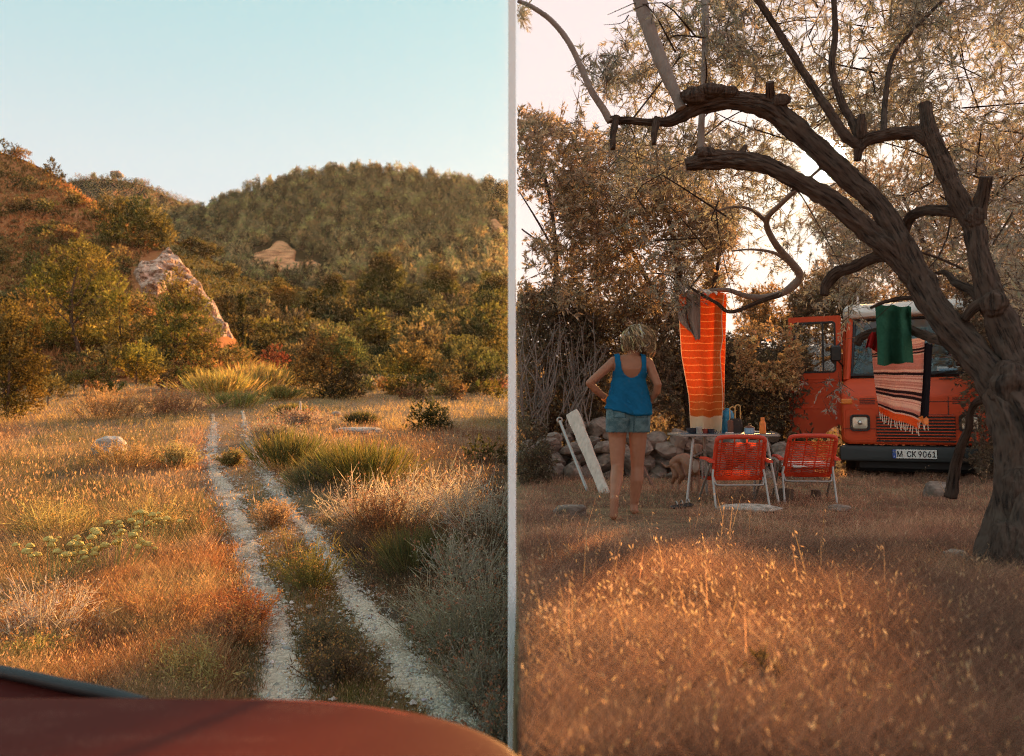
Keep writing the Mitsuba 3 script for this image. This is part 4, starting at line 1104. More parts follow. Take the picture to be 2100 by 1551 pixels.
# the towel branch: a low hanging branch, forked
tb = [
    [(1700, 330, 5.3, 10), (1600, 420, 6.6, 13), (1572, 455, 7.2, 15), (1590, 500, 7.4, 17), (1628, 545, 7.6, 20), (1640, 570, 7.7, 22), (1610, 598, 7.8, 20), (1570, 610, 7.9, 17), (1530, 607, 7.95, 14), (1490, 595, 7.95, 12), (1440, 598, 7.95, 9), (1385, 604, 7.95, 5)],
    [(1600, 605, 7.8, 14), (1560, 618, 7.75, 12), (1500, 640, 7.7, 10), (1470, 622, 7.7, 9), (1440, 605, 7.75, 8), (1408, 585, 7.8, 5)],
    [(1400, 604, 7.95, 6), (1388, 580, 7.9, 4), (1372, 565, 7.9, 4), (1340, 560, 7.9, 3)],
    [(1440, 560, 7.9, 5), (1380, 635, 8.0, 5), (1370, 630, 8.0, 3)],
    [(1572, 455, 7.2, 12), (1540, 430, 7.0, 9), (1500, 425, 6.9, 6), (1450, 440, 6.8, 4)],
    [(1628, 545, 7.6, 14), (1590, 520, 7.6, 9), (1545, 512, 7.6, 6), (1500, 515, 7.6, 4)],
]
for i, r in enumerate(tb):
    part(olive, "hanging_branch", bark_ply([limb(r, None, 10, 0.12, 0.05, 90 + i)], "pale_bark" if i in (0, 4, 5) else "bark"), None)

OLIVE = (0.345, 0.32, 0.258)


def region(polys, holes, n, ylo, yhi, g, soft=14):
    """n points seen inside the outline (pixels) at depths ylo to yhi."""
    pg = shapely.union_all([shapely.Polygon(q) for q in polys])
    for h in holes:
        pg = pg.difference(shapely.Polygon(h) if len(h) > 3 else shapely.Point(h[:2]).buffer(h[2]))
    x0, y0, x1, y1 = pg.bounds
    U, W = [], []
    while len(U) < n:
        u, w = g.uniform(x0, x1, n), g.uniform(y0, y1, n)
        k = shapely.contains_xy(pg, u + g.normal(size=n) * soft, w + g.normal(size=n) * soft)
        U.extend(u[k]), W.extend(w[k])
    U, W = np.array(U[:n]), np.array(W[:n])
    return P(U, W, g.uniform(ylo, yhi, n))


def clip_right(c, margin=0.0062):
    """Drop leaves that would reach over the terrace's edge."""
    v, f, col = c
    bad = v[:, 0] < margin * v[:, 1]
    return v, f[~bad[f].any(1)], col


def spray(polys, holes, n, ylo, yhi, g, col=OLIVE, m=19, slen=0.15, llen=0.046, lwid=0.0092, down=0.25, clump=0.5, seed=0, thin=0.0):
    p = region(polys, holes, int(n * (1 + clump)), ylo, yhi, g)
    for c0, r0 in SHAFTS:                              # gaps in the canopy that the low sun shines through
        w0 = p - c0
        p = p[np.linalg.norm(w0 - (w0 @ SUN)[:, None] * SUN, axis=1) > r0]
    n = min(n, len(p))
    d = meshkit.fbm(p * 1.3, 3, seed)
    p = p[np.argsort(-d)[:n]] if clump else p
    dirs = g.normal(size=p.shape) + [0, 0, 0.5]
    c = sprigs(p, dirs, m, slen * np.exp(g.normal(size=len(p)) * 0.25), llen, lwid, tint(col, len(p), g, 0.22, 0.06), g, 0.8, True, down)
    tw = leaf_faces(p - unit(dirs) * slen * 0.9, dirs, slen * 1.9, 0.004 + 0.0006 * p[:, 1], np.tile([[0.09, 0.06, 0.045]], (len(p), 1)), g)
    return clip_right(join([c, tw]))


SHAFTS = [(np.array(c_), r_) for c_, r_ in (((1.05, 6.8, 1.25), 0.24), ((1.0, 6.8, 0.7), 0.2), ((0.95, 6.7, 0.3), 0.15), ((2.15, 7.35, 0.5), 0.24), ((0.3, 3.2, 0.1), 0.42), ((0.55, 2.8, 0.1), 0.42), ((0.25, 4.0, 0.1), 0.24), ((0.8, 3.4, 0.1), 0.3), ((0.9, 2.6, 0.1), 0.35), ((0.2, 2.5, 0.1), 0.35), ((1.0, 4.2, 0.1), 0.3), ((0.5, 3.7, 0.1), 0.35), ((1.15, 3.4, 0.1), 0.3), ((0.45, 4.6, 0.1), 0.25))]
SUN_HOLE = (1688, 335, 52)
GAP = [(1505, 470), (1530, 430), (1590, 420), (1650, 440), (1640, 500), (1632, 545), (1600, 585), (1540, 580), (1505, 600), (1498, 560), (1510, 510)]
g = np.random.default_rng(71)
cr = [
    spray([[(1270, 60), (1330, 20), (1420, 0), (1560, -20), (1610, 120), (1620, 250), (1560, 200), (1440, 190), (1300, 240), (1240, 210), (1250, 130)]], [], 640, 5.2, 7.2, g, seed=1, clump=0.9),
    spray([[(1440, -30), (1920, -30), (1900, 120), (1860, 260), (1760, 320), (1700, 290), (1600, 200), (1480, 150)]], [SUN_HOLE], 1150, 5.2, 8.0, g, seed=2, clump=0.7),
    spray([[(1820, -40), (2140, -40), (2140, 720), (2040, 640), (1990, 480), (1930, 380), (1850, 330)]], [], 1650, 4.9, 8.5, g, seed=3, clump=0.7),
    spray([[(1250, 250), (1420, 250), (1600, 270), (1660, 360), (1560, 430), (1480, 520), (1380, 560), (1290, 480), (1240, 340)]], [SUN_HOLE, GAP], 950, 5.6, 8.5, g, seed=4, clump=0.9),
    spray([[(1640, 420), (1790, 440), (1830, 540), (1760, 600), (1745, 690), (1690, 700), (1650, 660), (1655, 600), (1680, 520)]], [GAP], 270, 6.0, 8.8, g, seed=5, clump=0.6, down=0.5),
    spray([[(1560, 380), (1900, 360), (1990, 540), (1900, 580), (1780, 540)]], [GAP, SUN_HOLE], 300, 6.0, 8.5, g, seed=6, clump=1.2, down=0.5),
    spray([[(1180, 110), (1270, 110), (1270, 250), (1200, 260)]], [], 60, 5.2, 5.6, g, seed=7, clump=1.5),
    spray([[(1058, 0), (1085, 20), (1075, 40), (1058, 50)]], [], 14, 5.2, 5.4, g, seed=8, clump=0.5),
    spray([[(1640, 760), (1740, 770), (1720, 840), (1690, 815), (1650, 790)]], [], 14, 7.5, 8.5, g, seed=9, clump=0.5, down=0.9),
    spray([[(1340, 560), (1440, 545), (1450, 610), (1400, 640), (1350, 600)]], [], 70, 7.6, 8.2, g, seed=10, clump=0.5, down=0.5),
    spray([[(1500, 440), (1640, 430), (1640, 560), (1520, 600)]], [], 70, 7.0, 9.0, g, seed=12, clump=1.5, down=0.4),
    spray([[(1480, 560), (1560, 540), (1640, 560), (1620, 640), (1500, 650)]], [], 130, 8.5, 9.5, g, seed=13, clump=0.8, down=0.4),
]
# crown leaves out of view overhead, placed to shade the right foreground
p = np.c_[g.uniform(0.8, 6.0, 700), g.uniform(-0.5, 5.5, 700), g.uniform(3.4, 5.4, 700)]
p = p[p[:, 2] > 1.2 + 0.62 * p[:, 1]]
cr.append(sprigs(p, g.normal(size=p.shape), 16, 0.2, 0.07, 0.016, tint(OLIVE, len(p), g, 0.2, 0.06), g))
c = join(cr)
part(olive, "crown", put(None, c, "leaf_mat"), None, stuff=True)
# thin twigs through the crown
tw = []
for i in range(90):
    a = region([[(1260, 40), (1560, -20), (2120, -20), (2100, 620), (1950, 500), (1820, 380), (1560, 430), (1400, 560), (1290, 420)]], [SUN_HOLE, GAP], 1, 5.2, 8.0, g)[0]
    d = unit(g.normal(size=3) + [0, 0, 0.5])
    L = g.uniform(0.4, 1.1)
    q = smoothpath([a, a + d * L * 0.5 + g.normal(size=3) * 0.14, a + d * L + [0, 0, -0.15] + g.normal(size=3) * 0.1], 7)
    if (q[:, 0] > 0.012 * q[:, 1]).all():
        tw.append(tube(q, np.linspace(0.007, 0.002, 7), 5))
part(olive, "twigs", cat(tw), "bark", stuff=True, smooth=True)


# ------------------------------------------------------------------ right: trees and shrubs behind the wall
def back_tree(name, label, cat_, polys, holes, n, ylo, yhi, col, seed, trunk=None, llen=0.075, lwid=0.021, m=15, slen=0.26, down=0.15, clump=0.6):
    g = np.random.default_rng(seed)
    k = thing(name, label, cat_)
    c = spray(polys, holes, n, ylo, yhi, g, col, m, slen, llen, lwid, down, clump, seed)
    part(k, "crown", put(None, c, "leaf_mat"), None)
    if trunk:
        part(k, "trunk", bark_ply([limb(r, 24, 9, 0.15, 0.08, i + seed % 7) for i, r in enumerate(trunk)], "bark"), None)
    return k


back_tree("olive_tree", "tall airy olive tree behind the woman, filling the middle of the grove's left side", "olive tree",
          [[(1150, 260), (1260, 300), (1400, 330), (1500, 420), (1510, 560), (1480, 650), (1400, 690), (1250, 640), (1170, 520), (1130, 380)]], [GAP], 3000, 10.8, 13.5, (0.38, 0.275, 0.17), 501,
          [[(1420, 960, 12, 40), (1415, 800, 12, 34), (1400, 650, 12, 26), (1380, 480, 12, 16), (1340, 380, 12, 8)], [(1410, 740, 12, 22), (1460, 600, 12, 14), (1480, 500, 12, 7)], [(1405, 700, 12, 20), (1320, 560, 12, 12), (1250, 420, 12, 6)]])
back_tree("olive_tree", "thin-leaved olive tree at the left edge of the grove under the bare pale branch", "olive tree",
          [[(1056, 225), (1120, 235), (1190, 260), (1230, 340), (1220, 480), (1150, 470), (1100, 410), (1056, 400)], [(1056, 560), (1110, 600), (1056, 640)], [(1090, 480), (1200, 520), (1240, 600), (1140, 640)]], [], 1150, 10.5, 13, (0.4, 0.3, 0.2), 502,
          [[(1130, 960, 12, 26), (1125, 760, 12, 20), (1140, 560, 12, 14), (1130, 420, 12, 9), (1100, 300, 12, 5)], [(1070, 470, 12, 4), (1110, 505, 12, 5), (1150, 585, 12, 8)], [(1066, 395, 12, 3), (1100, 450, 12, 5), (1140, 520, 12, 7)]], slen=0.22)
back_tree("olive_tree", "leafy olive tree behind the van at the right", "olive tree",
          [[(1665, 400), (1700, 330), (1800, 340), (1960, 300), (2110, 250), (2200, 640), (2000, 720), (1840, 660), (1740, 640), (1660, 600), (1660, 500)]], [SUN_HOLE, GAP], 5200, 13.5, 17, (0.34, 0.25, 0.16), 503,
          [[(1960, 900, 15, 30), (1940, 700, 15, 24), (1900, 520, 15, 14), (1850, 400, 15, 7)]])
back_tree("pine_tree_behind", "small pine-like tree in the sunlit gap behind the towel branch", "tree", [[(1515, 600), (1540, 565), (1565, 595), (1590, 600), (1640, 620), (1650, 700), (1520, 700)]], [], 500, 14, 16, (0.4, 0.25, 0.11), 504, [[(1550, 900, 15, 16), (1550, 700, 15, 12), (1545, 590, 15, 5)]])
back_tree("cypress_behind", "tall narrow dark tree at the left of the bright gap", "tree", [[(1440, 430), (1500, 420), (1512, 520), (1500, 640), (1440, 660)]], [], 420, 13.5, 14.5, (0.34, 0.22, 0.1), 505, [[(1476, 900, 14, 16), (1474, 650, 14, 10), (1474, 600, 14, 4)]])
back_tree("tall_bush", "tall dark bush behind the wall at the left edge of the grove", "bush", [[(1056, 600), (1120, 590), (1200, 600), (1240, 680), (1230, 900), (1056, 940)]], [], 3200, 11.2, 12.8, (0.23, 0.175, 0.115), 506, None, 0.06, 0.026, 12, 0.2, 0.15, 0.25)
back_tree("tall_bush", "grey-green twiggy bush behind the woman", "bush", [[(1180, 640), (1260, 620), (1380, 650), (1400, 760), (1390, 890), (1200, 900)]], [], 2900, 11.3, 12.8, (0.28, 0.215, 0.145), 507, None, 0.055, 0.022, 12, 0.2, 0.15, 0.25)
back_tree("tall_bush", "dark bush between the hanging towel and the open van door", "bush", [[(1370, 700), (1500, 690), (1640, 700), (1660, 960), (1480, 960), (1380, 900)]], [], 3600, 11.8, 13.4, (0.2, 0.155, 0.1), 508, None, 0.055, 0.026, 12, 0.2, 0.15, 0.25)
back_tree("sunlit_bush", "backlit golden bush glowing beside the open van door", "bush", [[(1510, 700), (1530, 680), (1560, 690), (1570, 660), (1600, 690), (1640, 700), (1640, 800), (1590, 800), (1540, 780), (1515, 750)]], [], 520, 10.9, 11.6, (0.55, 0.36, 0.18), 509, None, 0.05, 0.026, 13, 0.18, 0.0, 0.3)  # leaf colour raised to gold to paint the backlit glow
back_tree("low_bush", "dark low scrub at the foot of the wall on the left", "bush", [[(1056, 860), (1110, 850), (1130, 900), (1120, 990), (1056, 1000)]], [], 330, 9.6, 10.4, (0.18, 0.135, 0.085), 510, None, 0.045, 0.02, 12, 0.16)
back_tree("tall_bush", "dark bush filling the space right of the van under the olive limb", "bush", [[(1960, 560), (2140, 560), (2140, 980), (2000, 980), (1990, 800)]], [], 2600, 9.5, 12.5, (0.17, 0.125, 0.085), 511, None, 0.06, 0.026, 12, 0.2, 0.15, 0.25)
back_tree("tall_bush", "shaded bush seen through and above the open van door's window", "bush", [[(1600, 560), (1700, 560), (1780, 600), (1760, 800), (1610, 800)]], [], 2200, 13.2, 15, (0.24, 0.17, 0.1), 512, None, 0.06, 0.026, 12, 0.22, 0.15, 0.25)
# the next terrace behind the wall, rising under scrub
U, t = np.meshgrid(np.linspace(1057, 2500, 80), np.linspace(0, 1, 24))
q = np.stack([(U - 1050) / F * (11.4 + 20 * t), 11.4 + 20 * t, 0.02 + 2.9 * ss(0, 1, t) + 0.0 * U], -1)
q[..., 2] += 0.3 * (meshkit.fbm(q * 0.5, 3, 5) - 0.5) * ss(0, 0.2, t)
struct("bank", (q.reshape(-1, 3), grid_faces(*U.shape)), "soil", "slope rising behind the drystone wall", smooth=True)
g = np.random.default_rng(79)
n = 5200
u, t = g.uniform(1064, 2300, n), g.random(n)
q = np.stack([(u - 1050) / F * (11.4 + 20 * t), 11.4 + 20 * t, 0.1 + 2.9 * ss(0, 1, t)], -1)
c = clip_right(sprigs(q + g.random((n, 1)) * [0, 0, 0.45], g.normal(size=(n, 3)) * 0.6 + [0, 0, 1.0], 9, 0.3, 0.09, 0.04, tint((0.18, 0.13, 0.075), n, g, 0.3, 0.08), g))
stuff("bank_scrub", "low dark scrub covering the slope behind the wall", "scrub", (c[0], c[1]), "leaf_mat", color=c[2])
# pale bare twigs in front of the bushes
g = np.random.default_rng(77)
for lab, uc, vc, n in (("bare grey twiggy shrub at the left edge of the grove before the dark bush", 1100, 720, 26), ("bare grey twiggy shrub just left of the woman's elbow", 1180, 720, 22)):
    k = thing("twiggy_shrub", lab, "shrub")
    ms = []
    for i in range(n):
        a = P(uc + g.uniform(-30, 30), 860 + g.uniform(-20, 20), 10.9)
        b = P(uc + g.uniform(-44, 60), vc + g.uniform(-70, 60), 10.8)
        if b[0] < 0.09:
            continue
        q = smoothpath([a, (a + b) / 2 + g.normal(size=3) * 0.08, b], 7)
        ms.append(tube(q, np.linspace(0.009, 0.004, 7), 5))
        for j in range(4):
            s = q[g.integers(2, 7)]
            ms.append(tube(np.array([s, s + g.normal(size=3) * 0.06 + [0, 0, 0.1]]), [0.005, 0.003], 4))
    part(k, "stems", cat([m for m in ms if m.vertices[:, 0].min() > 0.07]), "pale_bark", smooth=True)
    t = np.vstack([m.vertices[::9] for m in ms])
    part(k, "leaves", put(None, clip_right(leaf_faces(t, g.normal(size=t.shape), 0.045, 0.014, tint((0.26, 0.21, 0.16), len(t), g, 0.2, 0.05), g)), "leaf_mat"), None, stuff=True)

# ------------------------------------------------------------------ right: drystone wall
g = np.random.default_rng(81)
wall = thing("stone_wall", "low tumbled drystone wall of grey stones behind the camp", "stone wall")
core = rocky((4.0, 0.34, 0.5), 9, 4, 0.3).apply_translation((2.05, 11.1, 0.2))
part(wall, "core", core, "wall_stone", smooth=True)
for row in range(5):
    x = 0.12 + 0.1 * (row % 2)
    while x < 4.15:
        w_ = g.uniform(0.2, 0.46)
        top = np.interp(x, [0.1, 0.5, 1.2, 1.9, 2.6, 3.2, 4.2], [0.5, 0.74, 0.8, 0.66, 0.72, 0.6, 0.5])
        h_ = g.uniform(0.16, 0.27)
        z = 0.06 + row * 0.165 + g.normal() * 0.03
        if z < top:
            m = stone(0.35, (w_ * 1.1, 0.34, h_ * 1.15), int(g.integers(1e6)))
            m.vertices[:, 0] = np.maximum(m.vertices[:, 0], 0.075 - x - w_ / 2)
            m.apply_translation((x + w_ / 2, 10.74 + 0.06 * row + g.normal() * 0.07, z))
            part(wall, "stone", m, "wall_stone", smooth=25)
        x += w_ * 0.94
for u, v, y, s, lab in ((1170, 1062, 6.7, (0.3, 0.22, 0.14), "pale stone lying in the grass left of the woman's feet"), (1535, 1060, 7.1, (0.55, 0.4, 0.07), "flat pale stone lying behind the chairs in the grass"), (1722, 1050, 7.2, (0.2, 0.16, 0.08), "small flat stone in the grass behind the right chair"), (1925, 985, 8.2, (0.32, 0.24, 0.24), "rounded stone in the grass in front of the van's bumper"), (1960, 1135, 4.5, (0.15, 0.14, 0.14), "pale stone at the foot of the olive trunk"), (2005, 1130, 4.35, (0.16, 0.15, 0.13), "darker stone against the olive trunk"), (2065, 1205, 3.75, (0.1, 0.08, 0.06), "small stone in front of the olive trunk")):
    q = P(u, v, y)
    q[2] = z_right(q[0], q[1])
    solo("ground_stone", lab, "stone", rocky(s, int(u), 3, 0.3).apply_translation(q + [0, 0, s[2] * 0.22]), "limestone" if u == 1535 else "wall_stone", smooth=True)

# ------------------------------------------------------------------ right: dry grass of the terrace
g = np.random.default_rng(91)
RP = np.array([(0.39, 0.215, 0.14), (0.3, 0.16, 0.11), (0.44, 0.27, 0.175), (0.23, 0.135, 0.095)])
n = 30000
u, v = g.uniform(1050, 2230, n), 955 + (1720 - 955) * g.random(n) ** 1.0
p = on_right(u, v)
keep = (p[:, 0] > 0.035 + 0.012 * p[:, 1]) & (p[:, 1] < 12) & (p[:, 1] > 1.25)
p = p[keep]
n = len(p)
a = meshkit.fbm(np.stack([p[:, 0] * 1.6, p[:, 1] * 1.6, 0 * p[:, 0]], -1), 3, 45)
b = meshkit.fbm(np.stack([p[:, 0] * 0.7, p[:, 1] * 0.7, 0 * p[:, 0] + 9], -1), 2, 46)
cols = RP[np.where(a > 0.6, 2, np.where(a > 0.48, 0, np.where(a > 0.38, 1, 3)))]
cols = np.where(g.random((n, 1)) < 0.3, RP[g.integers(0, 4, n)], cols)
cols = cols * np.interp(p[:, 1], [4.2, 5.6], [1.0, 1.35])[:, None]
h = (0.1 + 0.16 * b + 0.06 * g.random(n)) * np.interp(p[:, 1], [1.2, 4, 5.6, 12], [1.1, 0.95, 0.45, 0.5])
h *= np.where((np.abs(p[:, 0] - 0.97) < 0.45) & (np.abs(p[:, 1] - 6.5) < 0.7), 0.4, 1.0)
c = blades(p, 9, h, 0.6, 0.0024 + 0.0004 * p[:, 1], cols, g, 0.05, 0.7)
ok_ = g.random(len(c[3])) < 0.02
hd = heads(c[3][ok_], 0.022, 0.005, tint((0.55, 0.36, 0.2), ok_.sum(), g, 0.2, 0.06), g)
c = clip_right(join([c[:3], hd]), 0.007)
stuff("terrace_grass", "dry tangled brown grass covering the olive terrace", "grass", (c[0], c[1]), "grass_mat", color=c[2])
# wild oats: taller stems with hanging pale husks
n = 230
u = np.r_[g.uniform(1075, 1500, 150), g.uniform(1450, 2100, 80)]
v = np.r_[g.uniform(1100, 1450, 150), g.uniform(1000, 1550, 80)]
p = on_right(u, v)
L = g.uniform(0.22, 0.42, n) * np.interp(p[:, 1], [1.5, 7], [0.8, 1.0])
d = unit(g.normal(size=(n, 3)) * 0.2 + [0, 0, 1])
st = leaf_faces(p, d, L, 0.004, tint((0.5, 0.3, 0.16), n, g, 0.2, 0.06), g)
m = 5
q = np.repeat(p, m, 0) + np.repeat(d * L[:, None], m, 0) * g.uniform(0.65, 1.02, (n * m, 1)) + g.normal(size=(n * m, 3)) * 0.012
hk = leaf_faces(q, g.normal(size=q.shape) * 0.45 + [0.3, 0, -0.9], 0.024, 0.0065, tint((0.55, 0.37, 0.22), n * m, g, 0.2, 0.05), g)
c = clip_right(join([st, hk]), 0.009)
stuff("wild_oats", "wild oat stems with pale hanging husks standing above the dry grass", "wild oats", (c[0], c[1]), "grass_mat", color=c[2])
for u, v, w_, h_, lab in ((1560, 1430, 110, 120, "dark green weed in the blurred foreground grass, right of two"), (1330, 1480, 120, 110, "dark green weed in the blurred foreground grass, left of two")):
    q = on_right(u, v + 60)
    k = thing("green_weed", lab, "plant")
    s = q[1] / F
    b = np.array([[q[0] + dx * s, q[1], q[2] + dz * s, 26 * s, 26 * s, 22 * s] for dx, dz in ((-25, 40), (20, 60), (0, 90), (35, 25), (-10, 10))])
    part(k, "leaves", put(None, crown(b, 60, 7, 0.05, 0.035, 0.014, (0.13, 0.09, 0.05), g, up=0.8), "leaf_mat"), None)
# ------------------------------------------------------------------ right: the camp van
def dusty(name, lo, hi, rough=0.45, coat=0.25):
    scene[name] = {"type": "twosided", "b": {"type": "principled", "base_color": proc(lambda p, n, uv: mix(lo, hi, fbm(p.x * 5, p.y * 5, p.z * 5) * 0.6 + 0.4 * fbm(p.x * 60, p.y * 60, p.z * 60))), "roughness": rough, "specular": 0.25, "clearcoat": coat, "clearcoat_gloss": 0.7}}


dusty("van_red", [0.56, 0.058, 0.014], [0.66, 0.085, 0.024], 0.5, 0.12)
dusty("van_roof", [0.55, 0.48, 0.42], [0.72, 0.66, 0.6])
plain("bumper_dark", (0.028, 0.034, 0.036), 0.5)
plain("seal_black", (0.014, 0.014, 0.015), 0.5)
plain("chrome", (0.72, 0.7, 0.68), 0.28, 1.0)
plain("grille_black", (0.016, 0.014, 0.014), 0.6)
scene["pane_glass"] = {"type": "thindielectric", "int_ior": 1.5}
plain("lamp_glass", (0.7, 0.62, 0.5), 0.25, 0.35)
plain("amber", (0.75, 0.2, 0.02), 0.3)
plain("tyre", (0.02, 0.019, 0.018), 0.85)
plain("cab_dark", (0.05, 0.04, 0.036), 0.8)
plain("curtain_blue", (0.22, 0.38, 0.52), 0.8)
plain("paper_white", (0.75, 0.72, 0.68), 0.8)
YAW = math.radians(-25)
VAN = P(1876, 979, 10.9)
VAN[2] = 0.0
R_ = np.array([[math.cos(YAW), -math.sin(YAW), 0], [math.sin(YAW), math.cos(YAW), 0], [0, 0, 1]])


def vp(m):
    """Van space (x right as seen from the front, y back, z up) into the world."""
    m = m.copy()
    m.vertices = m.vertices @ R_.T + VAN
    return m


van = thing("camper_van", "old orange-red camper van parked facing the camp with its door open", "van")


def vpart(name, m, mat, parent=None, **kw):
    return part(parent or van, name, vp(m), mat, **kw)


def loft(secs):
    """Sections of equal length joined into a closed skin."""
    s = np.array(secs, float)
    r, c = s.shape[:2]
    s = np.concatenate([s, s[:, :1]], 1)
    f = grid_faces(r, c + 1)
    v = s.reshape(-1, 3)
    caps = []
    for k in (0, r - 1):
        m = len(v)
        v = np.vstack([v, s[k, :-1].mean(0)])
        i = np.arange(c) + k * (c + 1)
        caps.append(np.stack([i + 1, i, i * 0 + m], 1) if k == 0 else np.stack([i, i + 1, i * 0 + m], 1))
    return trimesh.Trimesh(v, np.vstack([f] + caps), process=False)


def rect_sec(w, z0, z1, y, r=0.08, n=4):
    p = np.array(rrect(w, z1 - z0, min(r, (z1 - z0) * 0.45), n).exterior.coords)[:-1]
    return np.c_[p[:, 0], np.full(len(p), y), p[:, 1] + (z0 + z1) / 2]


W = 1.86
# nose: short bonnet with a shoulder line
nose = loft([rect_sec(W - 0.16, 0.5, 1.1, -0.02, 0.1), rect_sec(W - 0.04, 0.46, 1.15, 0.0, 0.1), rect_sec(W, 0.46, 1.19, 0.05, 0.1), rect_sec(W, 0.46, 1.33, 0.2, 0.12), rect_sec(W - 0.02, 0.46, 1.4, 0.36, 0.12), rect_sec(W - 0.04, 0.46, 1.43, 0.62, 0.12)])
vpart("nose", nose, "van_red", smooth=35)
nk = f"{van}__nose"
# shut lines of the bonnet flap: thin dark grooves set proud
for x in (-0.43, 0.43):
    vpart("shut_line", box(x, -0.023, 0.82, 0.008, 0.012, 0.62), "seal_black", nk)
vpart("shut_line", box(0.0, -0.023, 1.06, 0.94, 0.012, 0.008), "seal_black", nk)
vpart("shut_line", box(0, -0.024, 0.68, 1.82, 0.012, 0.006), "seal_black", nk)
# pressed panels round the lamps, lamps, indicators, vents
for s in (-1, 1):
    pr = shapely.Polygon(rrect(0.44, 0.46, 0.06).exterior.coords).difference(rrect(0.41, 0.43, 0.05))
    m = extrude(pr, 0.014).apply_transform(trimesh.transformations.rotation_matrix(math.pi / 2, [1, 0, 0])).apply_translation((s * 0.67, -0.015, 0.75))
    vpart("pressing", m, "van_red", nk)
    hl = f"{van}__headlight" if s < 0 else f"{van}__headlight_001"
    ring = extrude(rrect(0.26, 0.235, 0.05).difference(rrect(0.215, 0.19, 0.035)), 0.05).apply_transform(trimesh.transformations.rotation_matrix(math.pi / 2, [1, 0, 0])).apply_translation((s * 0.68, -0.015, 0.765))
    vpart("headlight", ring, "seal_black")
    lens = loft([rect_sec(0.212, 0.672, 0.858, -0.02, 0.035), rect_sec(0.19, 0.685, 0.845, -0.045, 0.03), rect_sec(0.1, 0.725, 0.805, -0.055, 0.03)])
    lens.apply_translation((s * 0.68, 0, 0))
    part(hl, "lens", vp(lens), "lamp_glass", smooth=40)
    part(hl, "bulb", vp(trimesh.creation.icosphere(2, 0.035).apply_translation((s * 0.68, -0.045, 0.765))), "chrome", smooth=True)
    vpart("indicator", box(s * 0.85, -0.01, 1.07, 0.15, 0.06, 0.075, 0.012), "amber")
    for j in range(4):
        vpart("vent_slot", box(s * 0.58, -0.022, 1.035 + 0.024 * j, 0.2, 0.014, 0.009), "seal_black")
# grille
gr = vpart("grille", box(0.02, -0.022, 0.71, 0.98, 0.03, 0.34, 0.01), "grille_black")
for j in range(8):
    vpart("grille_bar", box(0.02, -0.045, 0.56 + 0.043 * j, 0.98, 0.02, 0.016, 0.004), "van_red", gr)
vpart("lower_slot", box(0.02, -0.022, 0.51, 0.98, 0.02, 0.022), "grille_black")
vpart("wiper_vent", box(0.45, 0.29, 1.385, 0.2, 0.02, 0.012), "seal_black")
# bumper and plate
vpart("bumper", loft([rect_sec(W - 0.1, 0.25, 0.4, -0.1, 0.03), rect_sec(W + 0.02, 0.23, 0.43, -0.09, 0.04), rect_sec(W + 0.06, 0.22, 0.44, -0.03, 0.04), rect_sec(W + 0.06, 0.24, 0.44, 0.3, 0.04)]), "bumper_dark", smooth=35)
vpart("underside", box(0, 0.6, 0.2, 1.5, 0.9, 0.26, 0.05), "seal_black")
plain("plate_white", (0.8, 0.78, 0.74), 0.5)
plain("plate_blue", (0.02, 0.07, 0.35), 0.5)
plain("ink", (0.012, 0.012, 0.014), 0.5)
pl = vpart("number_plate", box(0.0, -0.112, 0.335, 0.56, 0.012, 0.135, 0.004), "seal_black")
vpart("plate_face", box(0.0, -0.120, 0.335, 0.545, 0.008, 0.122, 0.003), "plate_white", pl)
vpart("blue_band", box(-0.25, -0.1255, 0.335, 0.044, 0.004, 0.12), "plate_blue", pl)
st = []
for j in range(12):
    a = j * math.pi / 6
    st.append(trimesh.creation.cylinder(0.0028, 0.003, sections=5).apply_transform(trimesh.transformations.rotation_matrix(math.pi / 2, [1, 0, 0])).apply_translation((-0.25 + 0.013 * math.cos(a), -0.129, 0.362 + 0.013 * math.sin(a))))
plain("star_yellow", (0.8, 0.62, 0.06), 0.5)
vpart("stars", cat(st), "star_yellow", pl)


def lettering(text, x, z, h, y, width=None):
    m = meshkit.text_mesh(text, h, 0.004, True)
    if width:
        m.vertices[:, 0] *= width / np.ptp(m.vertices[:, 0])
    m.apply_transform(trimesh.transformations.rotation_matrix(math.pi / 2, [1, 0, 0]))
    m.apply_translation((x - m.vertices[:, 0].min(), y, z))
    return m


vpart("letter", lettering("D", -0.258, 0.292, 0.016, -0.1265), "plate_white", pl)
vpart("letters", lettering("M", -0.215, 0.295, 0.08, -0.124, 0.066), "ink", pl)
vpart("letters", lettering("CK", -0.095, 0.295, 0.08, -0.124, 0.115), "ink", pl)
vpart("letters", lettering("9061", 0.045, 0.295, 0.08, -0.124, 0.215), "ink", pl)
for z in (0.36, 0.312):
    vpart("seal", trimesh.creation.cylinder(0.016, 0.004, sections=18).apply_transform(trimesh.transformations.rotation_matrix(math.pi / 2, [1, 0, 0])).apply_translation((-0.124, -0.125, z)), "chrome", pl)
# cab: pillars, windscreen, roof; body behind
def quad_frame(z0, z1, y0, y1, w0, w1, bar):
    a = [(-w0 / 2, y0, z0), (w0 / 2, y0, z0), (w1 / 2, y1, z1), (-w1 / 2, y1, z1)]
    return cat([rod(a[i], a[(i + 1) % 4], bar, 8) for i in range(4)])


